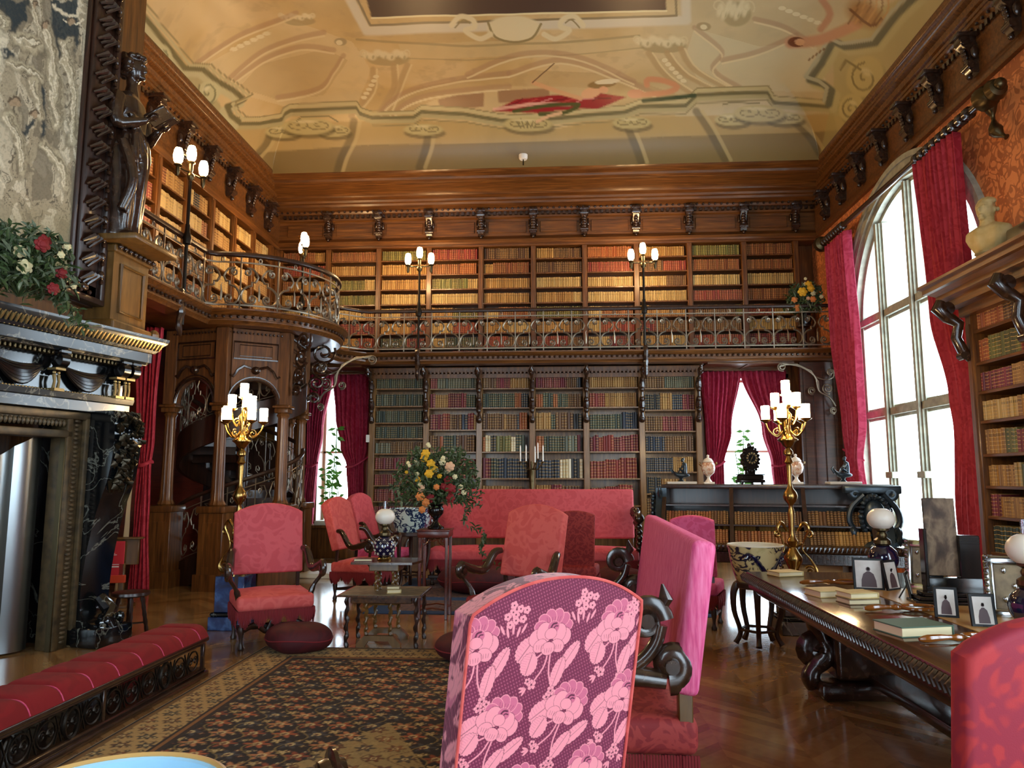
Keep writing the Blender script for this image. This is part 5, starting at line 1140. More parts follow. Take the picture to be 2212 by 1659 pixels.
armchair('tall red damask armchair facing the hearth rug beside the blue marble pedestal', 'red_damask', (-2.68, 6.98, 0), math.radians(30), w=.67, d=.64, ztop=1.27, zb0=.60, th=.07, seat_mat='coral_damask')
armchair('pink armchair in profile, nearer of the two left of the globe lamp', 'coral_damask', (-2.49, 9.62, 0), math.radians(80), w=.66, d=.62, ztop=1.30, tilt=.3, th=.12)
armchair('pink armchair in profile, farther of the two left of the globe lamp', 'red_damask', (-2.62, 11.2, 0), math.radians(78), w=.66, d=.62, ztop=1.32, tilt=.3, th=.12, seat_mat='pink_damask')
armchair('coral armchair turned left with scrolled dark arms, mid-room before the long settee', 'coral_damask', (-.40, 6.86, 0), math.radians(-32), w=.66, d=.62, ztop=1.28, zb0=.6, tilt=.24, th=.1, seat_mat='deep_damask')
armchair('deep red side chair seen from behind in front of the long settee', 'deep_damask', (.22, 9.3, 0), math.radians(172), w=.5, d=.46, ztop=1.12, zb0=.42, tilt=.1, arms=False, th=.06, rise=.05, name='side_chair', cat='chair', seat_mat='deep_damask', waist=.02)
armchair('pink side chair with fringe beyond the tall pink settee back', 'pink_damask', (1.43, 8.0, 0), math.radians(160), w=.46, d=.5, ztop=1.14, zb0=.52, arms=False, th=.07, rise=.05, name='side_chair', cat='chair')
# long settee in front of the lower bookcases
def settee(name, label, loc, rz, L, mat, seat_mat, ztop, d=.72, arms='scroll', zs=.50, tilt=.12, th=.12, zb0=.62, backs=True):
    t = thing(name, label, 'settee', loc, rz)
    m = MB().rbox(-L/2, L/2, -d/2, d/2, zs-.15, zs, .04, 3); m.grid(lambda u, v: ((u-.5)*L*.97, (v-.5)*d*.95, zs-.015+.05*(1-abs(2*u-1)**6)*(1-abs(2*v-1)**3)), 40, 12); m.build('seat', seat_mat, t)
    T = Matrix.Translation((0, d/2-.1, zb0))@Matrix.Rotation(-tilt, 4, 'X')
    m = MB().rbox(-L/2, L/2, 0, th, 0, (ztop-zb0)/cos(tilt), .03, 3, T); m.build('backrest', mat, t)
    fringe_mb(-L/2, L/2, -d/2, d/2, zs-.14, .17, .16, 'flr').build('fringe', 'fringe_red', t)
    nl = max(2, round(L/.9)+1)
    for k in range(nl):
        for sy in (-1, 1): turned(-L/2+.08+(L-.16)*k/(nl-1), sy*(d/2-.06), 0, zs-.13, .035).build('leg', 'dark_oak', t)
    MB().rbox(-L/2+.02, L/2-.02, -d/2+.03, -d/2+.07, .1, .15, .01, 1).rbox(-L/2+.02, L/2-.02, d/2-.07, d/2-.03, .1, .15, .01, 1).build('stretcher', 'dark_oak', t)
    for sx in (-1, 1):
        MB().rbox(sx*(L/2-.05)-.035, sx*(L/2-.05)+.035, d/2-.08, d/2-.02, zs-.05, zb0+.02, .005, 1).build('back_post', 'golden_wood', t)
    return t
ls = settee('long_settee', 'very long red damask settee against the lower bookcases', (-.38, 10.97, 0), 0, 2.98, 'red_damask', 'red_damask', 1.34)
for sx in (-1, 1):
    m = MB(); x = sx*1.49
    m.tube(smoothpts([(x, .26, .98), (x, .1, 1.02), (x, -.08, .95), (x, -.22, .88), (x, -.34, .92)], 4), [.05+.02*sin(i*1.7) for i in range(17)], 9)
    for k in range(9): m.ball((x, -.32+.06*cos(k), .9-.075*k), (.05, .06, .05), 8, 5)
    m.ball((x, -.36, .94), (.075, .09, .08)); m.ball((x, .2, 1.02), (.07, .09, .07)); m.build('carved_arm', 'carved_wood', ls)
# pink settee, seen from its near end
ps = settee('pink_settee', 'bright pink tufted settee seen end-on with a scrolled wooden arm', (.235, 4.45, 0), math.radians(-91.5), 2.3, 'pink_damask', 'deep_damask', 1.24, d=.74, tilt=.15, th=.105, zb0=.60)
for sx in (-1, 1):
    m = MB(); x = sx*1.12
    x = sx*1.13
    a0 = smoothpts([(x, .24, .655), (x, .12, .67), (x, .0, .68), (x, -.16, .70), (x, -.32, .69), (x, -.44, .66)], 5)
    m.tube(a0, [.034+.010*sin(PI*i/25) for i in range(26)], 12, flat=1.2)
    m.tube(smoothpts([(x, .05, .68), (x, .14, .73), (x, .20, .80), (x, .225, .88)], 4), [.03]*13, 10)
    for cy, cz, r, a1, a2 in ((.265, .715, .072, -PI*.55, -PI*.55+2.7*PI), (.165, .90, .062, 0, 2.7*PI), (-.48, .61, .07, PI*.5, PI*.5-2.7*PI)):
        m.tube([(x, cy+p, cz+q) for p, q in spiral(0, 0, .012, r, a2, a1, 26)], [.012+.020*i/26 for i in range(27)], 10, flat=1.8)
        m.lathe([(0, -.05), (.03, -.05), (.03, .05), (0, .05)], (x, cy, cz), 14, 'x')
    m.tube([(x, -.5, .60), (x, -.52, .5), (x, -.40, .40), (x, -.33, .33)], [.04, .036, .045, .03], 10)
    m.tube([(x, .22, .93), (x, .25, .99), (x, .235, 1.05)], [.022, .034, .006], 8, flat=.8)
    m.build('scrolled_arm', 'carved_wood', ps)
for o in bpy.data.objects:
    if o.parent == ps and o.name.startswith('backrest'): o.data.materials[0] = MATS['pink_slub']
# ------------------------------------------------------------------ foreground chair in flowered brocade
fc = thing('flowered_chair', 'near high-backed armchair seen from behind in pink flowered brocade', 'armchair', (-.24, 2.49, 0), math.radians(211))
def bro_color(X0_, Z0_):
    X, Z = X0_, Z0_; full = c = Canvas(X, Z, '#6b1a3c'); dot = (np.sin((X*.94+Z*.34)*760) > .2) & (np.sin((-X*.34+Z*.94)*620) > .1); c.mix(dot*.8, '#a8526a')
    H = [(-.03, 1.075, .0), (.185, 1.085, .05), (-.25, 1.07, .1), (-.165, .86, -.35), (.04, .875, -.35), (.235, .88, -.2), (.126, .68, .0), (-.085, .66, .05), (-.28, .65, .0), (-.16, .46, -.3), (.04, .47, -.3), (.24, .48, -.2)]
    lp, mp, dp = '#e58b97', '#c2607c', '#531030'; K = .80
    for cx, cz, a0 in H:
        msk = np.hypot(X0_-cx, Z0_-cz) < .24
        if not msk.any(): continue
        X, Z = X0_[msk], Z0_[msk]; c = Canvas.__new__(Canvas); c.X, c.Y, c.C = X, Z, full.C[msk]
        ca, sa = cos(a0)*K, sin(a0)*K
        L = lambda u, v: (cx+u*ca-v*sa, cz+u*sa+v*ca)
        def petal(u, v, ru, rv, ro, fill=lp, edge=dp, ea=.55, w=.0016, ser=0, nser=14):
            x, z = L(u, v); r = ro+a0; p = ((X-x)*cos(r)+(Z-z)*sin(r))/(ru*K); q = (-(X-x)*sin(r)+(Z-z)*cos(r))/(rv*K); d = np.hypot(p, q)
            if ser: d = d/(1+ser*np.abs(np.cos(np.arctan2(q, p)*nser/2)))
            e = w/min(ru, rv)/K; c.mix((d < 1+e)*1.0*(d > .3)*ea, edge); c.mix(d < 1, fill); return p, q, d
        for u, v, ru, rv, ro in ((-.085, -.035, .045, .034, .9), (-.07, -.085, .036, .03, 1.3), (.085, -.075, .058, .022, .95), (.045, -.125, .05, .022, 1.25)):
            p, q, d = petal(u, v, ru, rv, ro, ser=.1, nser=18); c.mix((d < .9)*(np.abs(q) < .05)*.6, dp); c.mix((d < .95)*(d > .35)*(q > 0)*(np.abs(np.sin(p*14)) < .25)*.5, mp)
        for P in ([(.0, -.05), (-.012, -.10), (-.05, -.15)], [(.01, -.05), (.01, -.12), (.03, -.18)], [(-.02, -.05), (-.06, -.08)]): c.line([L(u, v) for u, v in P], .0045, lp, sm=3)
        for a in (10, 42, 74, 106, 138, 168): t = math.radians(a); petal(.012+.048*cos(t), .028+.042*sin(t), .026, .020, t, mp, lp, .95, .0020)
        petal(-.045, .002, .034, .030, .3); petal(.058, -.002, .026, .030, -.2); petal(-.020, .018, .030, .034, .25); petal(.036, .012, .026, .032, -.25)
        petal(.012, .034, .022, .020, 0, mp, lp, .9); x, z = L(.016, .034)
        c.line([L(.000, .026), L(.008, .043), L(.022, .046)], .0050, dp, sm=4); c.line([L(.012, .026), L(.018, .036), L(.028, .036)], .0035, dp, sm=4)
        for k in range(6): c.line([L(-.014+.009*k, .052), L(-.018+.011*k, .068)], .0013, dp, .6)
        petal(.004, .012, .022, .019, 0); petal(-.034, -.026, .026, .021, .5); petal(.034, -.032, .027, .021, -.5); petal(-.002, -.038, .026, .022, 0)
        for u, v in ((-.034, -.034), (.034, -.04), (-.002, -.048)):
            for k in range(4): c.line([L(u-.012+.008*k, v-.003), L(u-.013+.009*k, v+.011)], .0013, dp, .6)
        for u, v, r in ((-.052, -.155, .014), (-.068, -.142, .010), (.026, -.185, .013), (.042, -.198, .011), (.012, -.205, .012), (.028, -.218, .010)):
            for k in range(5): t = 2*PI*k/5+u*40; petal(u+r*.75*cos(t), v+r*.75*sin(t), r*.55, r*.5, t, lp, dp, .5, .0012)
            c.ell(*L(u, v), .0035, .0035, dp, .9, 0, .3)
        for u, v, t0 in ((-.072, -.165, 3.6), (.02, -.235, 4.4), (.055, -.21, 5.4)):
            for k in range(3): t = t0+(k-1)*.55; petal(u+.014*cos(t), v+.014*sin(t), .014, .004, t, lp, dp, .3, .001)
        full.C[msk] = c.C
    c = full
    for cx, cz in ((-.14, 1.145), (.075, 1.165), (.25, 1.14)):
        for k in range(9):
            a = k*2.4; r_ = .012*math.sqrt(k); xk, zk = cx+r_*cos(a), cz+r_*sin(a)*.9
            c.ell(xk, zk, .0115, .0105, dp, .6, 0, .1)
            for q in range(5): c.ell(xk+.0065*cos(q*1.257), zk+.0065*sin(q*1.257), .0055, .0055, lp, 1, 0, .2)
            c.ell(xk, zk, .0028, .0028, dp, .9, 0, .3)
        for k in range(5): c.ell(cx-.035+.016*k, cz-.038-.008*(k % 2), .004, .016, lp, 1, .5-.25*k, .2)
    return c.C
w2, zt, zb_ = .27, 1.235, .16
us = np.linspace(-1, 1, 480); vs_ = np.linspace(0, 1, 860); UU, VV = np.meshgrid(us, vs_)
half = w2*(1.0-.0*VV); top = zt-.085+.085*np.clip(1-np.abs(UU)**2.2, 0, 1)
PX_ = UU*half; PZ_ = zb_+(top-zb_)*VV; tl = .22
YB_ = lambda z: .33+(z-.5)*math.tan(tl)
C_ = bro_color(-PX_, PZ_)
paint_sheet('brocade_panel', np.stack([PX_, YB_(PZ_)+.004*(1-UU**8), PZ_], -1), C_, 'brocade', fc)
# boxing strip around the back, same brocade
outl = [(-w2, zb_)]+[(-w2, z) for z in np.linspace(zb_, zt-.085, 120)[1:]]+[(w2*q, zt-.085+.085*(1-abs(q)**2.2)) for q in np.linspace(-1, 1, 160)[1:]]+[(w2, z) for z in np.linspace(zt-.085, zb_, 120)[1:]]
ox = np.array([p[0] for p in outl]); oz = np.array([p[1] for p in outl]); tv = np.linspace(0, 1, 50)
bx = np.tile(ox, (50, 1)); bz = np.tile(oz, (50, 1)); by = YB_(bz)-tv[:, None]*.10
s_len = np.concatenate([[0], np.cumsum(np.hypot(np.diff(ox), np.diff(oz)))]); SS = np.tile(s_len, (50, 1)); TT = tv[:, None]*.1+np.zeros_like(SS)
CB = bro_color(TT-.1+.05*np.sin(SS*9), .35+(SS*.9) % .85)
paint_sheet('boxing', np.stack([bx, by, bz], -1), CB, 'brocade', fc)
front = MB().grid(lambda u, v: ((2*u-1)*w2, YB_(zb_+(zt-.085+.085*(1-abs(2*u-1)**2.2)-zb_)*v)-.10, zb_+(zt-.085+.085*(1-abs(2*u-1)**2.2)-zb_)*v), 24, 20).build('backrest', 'pink_damask', fc)
m = MB().tube([(a, YB_(b2)+.003, b2) for a, b2 in outl[::4]], .0045, 6); m.build('piping', 'brass', fc).data.materials[0] = MATS['coral_damask']
m = MB().rbox(-.32, .32, -.32, .30, .33, .47, .04, 3); m.build('seat', 'coral_damask', fc)
for sx in (-1, 1):
    for sy in (-1, 1): turned(sx*.27, sy*.25, 0, .36).build('leg', 'dark_oak', fc)
for sx in (-1, 1):
    m = MB(); P = smoothpts([(sx*.29, .28, .60), (sx*.33, .2, .57), (sx*.37, .1, .55), (sx*.42, .02, .57), (sx*.47, -.06, .64)], 5); m.tube(P, [.03]*len(P), 10)
    m.lathe([(.0, -.042), (.03, -.045), (.052, -.04), (.058, -.02), (.058, .02), (.052, .04), (.03, .045), (0, .042)], (sx*.47, -.08, .61), 18, 'x'); m.tube([(sx*.47, -.08+p, .61+q) for p, q in spiral(0, 0, .01, .05, 0, 3*PI, 20)], .012, 6, flat=4); m.build('armrest', 'carved_wood', fc)
    MB().tube([(sx*.3, -.05, .42), (sx*.36, -.06, .5), (sx*.46, -.07, .58)], .026, 8).build('arm_post', 'carved_wood', fc)
# red chair in the near right corner
armchair('red damask chair at the near end of the long table', 'coral_damask', (1.40, 2.63, 0), math.radians(190), w=.62, d=.56, ztop=1.10, zb0=.42, th=.09, arms=False, name='desk_chair', cat='chair', seat_mat='deep_damask', back_mat='scarlet_damask', rise=.10, tilt=.1)
# ------------------------------------------------------------------ velvet floor cushions
def cushion(label, x, y, r, h, mat='velvet_dark'):
    t = thing('floor_cushion', label, 'cushion', (x, y, 0))
    m = MB().grid(lambda u, v: ((r*(sin(PI*v)**.55)*(1+.05*cos(2*PI*u*4+.6)))*cos(2*PI*u), (r*.8*(sin(PI*v)**.55)*(1+.05*cos(2*PI*u*4+.6)))*sin(2*PI*u), h/2-h/2*cos(PI*v)*(1+.04*sin(6*PI*u))), 40, 20, closed=True); m.build('pad', mat, t)
    m = MB().tube([(r*1.0*cos(a)*(1+.05*cos(4*a+.6)), r*.8*sin(a)*(1+.05*cos(4*a+.6)), h/2+.05*h*sin(3*a)) for a in np.linspace(0, 2*PI, 41)[:-1]], .006, 5, closed=True); m.build('piping', 'fringe_red', t)
cushion('dark red velvet cushion on the carpet corner by the left armchair', -2.28, 6.62, .29, .24)
cushion('dark red velvet cushion behind the flowered foreground chair', -.66, 6.34, .36, .24)
cushion('dark velvet cushion below the left half of the long settee', -1.1, 10.1, .5, .34)
cushion('dark velvet cushion below the right end of the long settee', .78, 9.95, .36, .34)
# ================================================================== LONG LIBRARY TABLE
TZ_ = .76
lt = thing('library_table', 'long dark carved library table with gadrooned edge by the arched window', 'table', (2.1, 4.6, 0), world=True)
tx0, tx1, ty0, ty1 = 1.47, 2.95, 2.95, 6.22
MB().rbox(tx0+.02, tx1-.02, ty0+.02, ty1-.02, TZ_-.04, TZ_, .006, 2).build('tabletop', 'table_wood', lt)
m = MB().rbox(tx0, tx1, ty0, ty1, TZ_-.075, TZ_-.012, .025, 4).rbox(tx0+.03, tx1-.03, ty0+.03, ty1-.03, TZ_-.13, TZ_-.07, .01, 2).rbox(tx0+.08, tx1-.08, ty0+.08, ty1-.08, TZ_-.17, TZ_-.12, .01, 1)
y = ty0+.02
while y < ty1:
    m.tube([(tx0+.012, y+.02, TZ_-.012), (tx0-.012, y+.012, TZ_-.035), (tx0-.006, y, TZ_-.07)], [.010, .016, .010], 6); y += .042
x = tx0+.03
while x < tx1: m.tube([(x, ty0+.01, TZ_-.012), (x, ty0-.012, TZ_-.035), (x, ty0, TZ_-.07)], [.010, .016, .010], 6).tube([(x, ty1-.01, TZ_-.012), (x, ty1+.012, TZ_-.035), (x, ty1, TZ_-.07)], [.010, .016, .010], 6); x += .05
m.build('carved_edge', 'carved_wood', lt)
for yc in (3.45, 5.55):
    m = MB().rbox(tx0+.42, tx1-.42, yc-.13, yc+.13, .12, TZ_-.15, .04, 3).rbox(tx0+.3, tx1-.3, yc-.15, yc+.15, .56, TZ_-.15, .02, 2).rbox(tx0+.3, tx1-.3, yc-.17, yc+.17, 0, .11, .03, 2)
    for sx, xx_ in ((-1, tx0+.40), (1, tx1-.40)):
        m.tube([(xx_+sx*q[0]*1.0, yc, q[1]) for q in smoothpts([(-.02, .58, 0), (.07, .5, 0), (.03, .38, 0), (.0, .28, 0), (.08, .2, 0), (.12, .12, 0), (.1, .05, 0)], 4)], [.05, .06, .065, .07, .07, .065, .06, .055, .05, .05, .06, .065, .07, .075, .07, .07, .065, .06, .06, .065, .065, .065, .06, .055, .05], 10)
        m.tube([(xx_+sx*(.08+p), yc, .3+q) for p, q in spiral(0, 0, .01, .07, 0, 2.6*PI, 18)], .03, 8, flat=2.5)
    m.build('trestle', 'carved_wood', lt)
MB().rbox(2.1, 2.32, 3.5, 5.5, .1, .17, .015, 2).build('stretcher', 'carved_wood', lt)
for sx in (-1, 1):
    pass
rn = tag(MB().rbox(2.02, 2.5, 3.3, 5.3, TZ_, TZ_+.004, .001, 1).build('table_runner', 'coral_damask'), 'narrow orange-brown cloth runner along the library table', 'runner'); rn.data.materials[0] = MATS['tan_rim']
def book(name, label, loc, rz, w, d, h, cover, pages='paper', z=TZ_):
    t = thing(name, label, 'book', (loc[0], loc[1], z), rz)
    MB().rbox(-w/2, w/2, -d/2, d/2, 0, .006, .002, 1).rbox(-w/2, w/2, -d/2, d/2, h-.006, h, .002, 1).rbox(w/2-.008, w/2, -d/2, d/2, 0, h, .002, 1).build('cover', cover, t)
    MB().box(-w/2+.006, w/2-.006, -d/2+.006, d/2-.006, .005, h-.005).build('page_block', pages, t, smooth=False); return t
book('book', 'lone thin tan book at the far end of the library table', (1.73, 5.98), .35, .22, .16, .035, 'stacked_tan')
book('book', 'thick pale book lying left of the small two-book stack on the table', (1.70, 4.98), .25, .22, .18, .042, 'stacked_tan')
book('book', 'lower book of the small tan stack on the library table', (1.78, 4.70), .18, .20, .15, .034, 'tooled_leather')
book('book', 'upper book of the small tan stack on the library table', (1.78, 4.71), .26, .19, .15, .034, 'stacked_tan', z=TZ_+.034)
book('book', 'large green-covered book lying flat in the middle of the table', (1.70, 3.83), .25, .28, .21, .05, 'felt_green')
def oil_lamp(label, x, y, s=1.0, body='cobalt', z=TZ_, chimney=True, dots=False):
    t = thing('oil_lamp', label, 'lamp', (x, y, z))
    MB().lathe([(0, 0), (.07*s, 0), (.075*s, .012*s), (.06*s, .03*s)], (0, 0, 0), 20).build('foot', 'brass' if dots else 'dull_brass', t)
    b_ = MB().lathe([(.05*s, .03*s), (.08*s, .05*s), (.105*s, .10*s), (.11*s, .14*s), (.095*s, .19*s), (.065*s, .22*s), (.05*s, .23*s)], (0, 0, 0), 24).build('body', body, t)
    if dots:
        m = MB()
        for j, z_ in enumerate((.065, .10, .135, .17, .2)):
            r = (.095, .107, .111, .104, .087)[j]*s
            for k in range(9):
                a = 2*PI*(k+.5*(j % 2))/9
                for p, q in ((0, .008), (0, -.008), (.008/r*1.0, 0), (-.008/r*1.0, 0)): m.ball((r*cos(a+p*s), r*sin(a+p*s), z_*s+q*s), (.005*s, .005*s, .005*s), 5, 4)
        m.build('painted_flowers', 'cream_paint', t)
    MB().lathe([(.05*s, .23*s), (.062*s, .245*s), (.06*s, .27*s), (.035*s, .29*s), (.04*s, .31*s), (.03*s, .33*s), (.055*s, .345*s), (.055*s, .36*s)], (0, 0, 0), 18).build('burner', 'dull_brass', t)
    g = MB().lathe([(.05*s, .355*s)]+[(.1*s*cos(a), .43*s+.085*s*sin(a)) for a in np.linspace(-1.0, 1.15, 12)], (0, 0, 0), 24).build('globe', 'milk_glass', t)
    if chimney: MB().tube([(0, 0, .40*s), (0, 0, .585*s)], .022*s, 14, caps=False).build('chimney', 'chimney_glass', t)
    return t
oil_lamp('cobalt blue oil lamp with white globe at the far side of the long table', 2.47, 5.98, 1.0, chimney=False)
oil_lamp('cobalt blue oil lamp with white globe and chimney at the right photo edge', 2.28, 3.86, .92)
def photo_frame(label, x, y, rz, w, h, tilt=.18, mat='black_frame', figure=True, z=TZ_, th=.014, name='photo_frame'):
    t = thing(name, label, 'picture frame', (x, y, z), rz); T = Matrix.Rotation(-tilt, 4, 'X')
    m = MB().rbox(-w/2, w/2, 0, th, 0, h, .003, 1, T); m.box(-.01, .01, .0, .008, 0, .01); m.tube([(0, th, h*.7), (0, h*.35+.02, .004)], .006, 4); m.build('frame', mat, t)
    b = .016; p = MB().rbox(-w/2+b, w/2-b, -.003, .001, b, h-b, .0005, 1, T).build('photograph', 'photo_print', t)
    if figure:
        m = MB(); cx = 0; bw_ = w-2*b
        pts = [(-bw_*.3, b+.004), (-bw_*.28, h*.32), (-bw_*.2, h*.5), (-bw_*.06, h*.58), (bw_*.06, h*.58), (bw_*.2, h*.5), (bw_*.28, h*.3), (bw_*.3, b+.004)]
        m.prism(pts, -.0045, -.0035, 'xz', T); m.lathe([(0, -.0045), (bw_*.09, -.0045), (bw_*.09, -.0035), (0, -.0035)], (0, 0, 0), 10, 'y', T=T@Matrix.Translation((0, 0, h*.65)))
        m.build('portrait_figure', 'photo_figure', p).parent = p
    return t
photo_frame('black framed portrait, larger leaf of the folding pair by the far blue lamp', 2.06, 5.23, math.radians(-14), .19, .21)
photo_frame('black framed portrait, narrow leaf of the folding pair by the far blue lamp', 2.22, 5.22, math.radians(35), .15, .20)
photo_frame('small grey-fronted frame seen edge-on right of the folding portraits', 2.17, 4.85, math.radians(62), .13, .17, mat='dark_iron', figure=False)
photo_frame('small black frame with a pale portrait below the tall picture plaque', 2.06, 4.23, math.radians(-22), .115, .165, .25)
photo_frame('small black frame with a robed portrait, right of the pale portrait', 2.12, 3.98, math.radians(-8), .12, .165, .2)
def crystal_frame(label, x, y, rz, w, h):
    t = thing('crystal_frame', label, 'picture frame', (x, y, TZ_), rz); T = Matrix.Rotation(-.16, 4, 'X'); m = MB(); b = .05
    for a0, a1, c0_, c1 in ((-w/2, -w/2+b, 0, h), (w/2-b, w/2, 0, h), (-w/2, w/2, 0, b), (-w/2, w/2, h-b, h)): m.rbox(a0, a1, 0, .035, c0_, c1, .012, 2, T)
    for k in range(int(h/.03)):
        for sx in (-1, 1): m.ball(T@Vector((sx*(w/2-.012), 0, .02+k*.03)), (.014, .012, .012), 6, 4)
    m.build('frame', 'crystal', t); MB().rbox(-w/2+b*.8, w/2-b*.8, .012, .02, b*.8, h-b*.8, .002, 1, T).build('panel', 'tooled_leather', t)
    for p, q in ((-.05, .25), (.03, .25), (-.01, .17), (-.05, .10), (.03, .10)): MB().ball(T@Vector((p*w/.26, .004, q*h/.33)), (.012, .008, .017), 8, 6).build('glass_drop', 'crystal', t)
    return t
crystal_frame('knobbly crystal frame between the far blue lamp and the tall plaque', 2.42, 5.22, math.radians(-34), .25, .33)
crystal_frame('knobbly crystal frame right of the tall plaque behind the near blue lamp', 2.42, 4.2, math.radians(-26), .30, .33)
t = thing('picture_plaque', 'tall narrow painted panel on a stepped black stand on the table', 'plaque', (2.30, 4.72, TZ_), math.radians(-6))
MB().rbox(-.09, .09, -.005, .012, .16, .62, .003, 1, Matrix.Rotation(-.04, 4, 'X')).build('painted_panel', 'picture_panel', t)
m = MB().rbox(-.11, .0, .012, .05, .0, .42, .004, 1).rbox(.085, .20, -.02, .05, .0, .40, .004, 1).rbox(-.11, .2, -.03, .05, .02, .15, .006, 2).rbox(-.12, -.1, -.05, .03, .1, .44, .004, 1)
for k in range(3): m.rbox(-.2+.03*k, .24-.02*k, -.1+.02*k, .07, .0+.022*k, .022+.022*k, .004, 1); m.rbox(.085, .2, -.024, -.018, .35+k*.015, .358+k*.015, .002, 1)
m.build('stand', 'black_gloss', t)
def magnifier(label, x, y, rz, L=.34):
    t = thing('magnifying_glass', label, 'magnifying glass', (x, y, TZ_+.004), rz)
    m = MB().tube([(.095*cos(a), .07*sin(a), .02) for a in np.linspace(0, 2*PI, 28)[:-1]], .011, 8, closed=True); m.build('rim', 'horn', t)
    MB().grid(lambda u, v: (.09*v*cos(2*PI*u), .066*v*sin(2*PI*u), .018+.006*(1-v*v)), 24, 4, closed=True).build('lens', 'crystal', t)
    P = [(-.09-L*.6*q, 0, .018+.004*sin(q*4)) for q in np.linspace(0, 1, 12)]; MB().tube(P, [.010, .014, .017, .012, .011, .013, .015, .016, .017, .018, .015, .008], 8).build('handle', 'horn', t); return t
magnifier('amber-handled magnifying glass beyond the small stack of tan books', 2.0, 5.45, .05, .40)
magnifier('amber-handled magnifying glass between the tan stack and the green book', 2.0, 4.42, .08, .36)
magnifier('amber-handled magnifying glass at the near end of the library table', 1.92, 3.62, .12, .36)
# ================================================================== BOWLS ON STANDS
def bowl_stand(label, slabel, x, y, rim_r, zrim, H, bmat, inner, legs=5, rz=0, rimmat=None):
    s = thing('bowl_stand', slabel, 'stand', (x, y, 0), rz); zs = zrim-H
    m = MB().lathe([(rim_r*.70, zs+.01), (rim_r*.78, zs+.02), (rim_r*.78, zs+.06), (rim_r*.68, zs+.07)], (0, 0, 0), 28); m.build('collar', 'dark_oak', s)
    for k in range(legs):
        a = 2*PI*k/legs+.4; P = smoothpts([(rim_r*.72, zs+.05, 0), (rim_r*.86, zs-.03, 0), (rim_r*.86, zs*.62, 0), (rim_r*.70, zs*.35, 0), (rim_r*.66, zs*.2, 0), (rim_r*.84, .02, 0)], 3)
        MB().tube([(p[0]*cos(a), p[0]*sin(a), p[1]) for p in P], [.032, .034, .033, .031, .029, .027, .025, .024, .023, .022, .022, .022, .022, .022, .023, .028], 8).build('leg', 'dark_oak', s)
    m = MB()
    for k in range(legs): a = 2*PI*k/legs+.4; b_ = a+2*PI/legs; m.tube([(rim_r*.68*cos(q), rim_r*.68*sin(q), zs*.28) for q in (a, b_)], .013, 6)
    m.build('stretcher', 'dark_oak', s)
    t = thing('porcelain_bowl', label, 'bowl', (x, y, zs+.02), rz)
    O = [(rim_r*.55, 0), (rim_r*.66, .02), (rim_r*.80, H*.3), (rim_r*.91, H*.6), (rim_r*.97, H*.88), (rim_r*1.0, H*.93), (rim_r*1.0, H-.02), (rim_r*.98, H-.015)]
    MB().lathe(O, (0, 0, 0), 48, caps=False).build('bowl_wall', bmat, t)
    m = MB(); I = [(rim_r*.985, H-.02), (rim_r*.97, H-.012), (rim_r*.92, H-.022), (rim_r*.9, H*.7), (rim_r*.75, H*.25), (.01, .03)]; n = 48
    vs = [(r*cos(2*PI*k/n), r*sin(2*PI*k/n), z) for r, z in I for k in range(n)]; m.add(vs, [(i*n+k, i*n+(k+1) % n, (i+1)*n+(k+1) % n, (i+1)*n+k) for i in range(len(I)-1) for k in range(n)]); m.build('inside', inner, t)
    if rimmat: MB().tube([(rim_r*.975*cos(a), rim_r*.975*sin(a), H-.015) for a in np.linspace(0, 2*PI, 60)[:-1]], .009, 6, closed=True).build('rim', rimmat, t)
    return t
br = bowl_stand('large cream porcelain bowl painted with a dark dragon, right of the pink settee', 'curved-leg dark stand under the dragon bowl', 1.80, 7.12, .25, .885, .39, 'dragon_bowl', 'cream_paint', rz=.3, rimmat='cream_paint')
m = MB()       # dragon winding over the wall of the bowl
def onb(a, z): r = .25*(.66+.32*min(1, z/.36)**.75)+.004; return (r*cos(a), r*sin(a), z)
P = [onb(-2.75+2.1*q, .25+.075*sin(q*8.5)-.13*q*(1-q)) for q in np.linspace(0, 1, 40)]; m.tube(P, [.007+.015*sin(PI*min(1, i/36))+.003*sin(i*2.4) for i in range(40)], 6)
for q in (.2, .5, .8):
    b_ = P[int(q*39)]; 
    for s_ in (-1, 1): m.tube([b_, (b_[0]*1.0+.02*s_, b_[1]*1.01, b_[2]+.03*s_), (b_[0]+.045*s_, b_[1]*1.01, b_[2]+.03*s_)], [.008, .006, .003], 5)
for a, z in ((-.9, .28), (-.9, .21), (-1.05, .24), (-.72, .25)): m.ball(onb(a, z), (.022, .022, .018), 7, 5)
m.build('painted_dragon', 'cobalt', br)
bowl_stand('blue and white porcelain bowl behind the table lamp with the white globe', 'dark carved stand under the blue and white bowl', -2.05, 10.4, .30, 1.08, .38, 'blue_bowl', 'blue_bowl', rz=.1)
bowl_stand('sky-blue glazed bowl with tan rim at the bottom left corner', 'dark stand under the sky-blue bowl in the near left corner', -1.09, 1.845, .275, .735, .36, 'blue_bowl', 'sky_blue', rimmat='tan_rim')
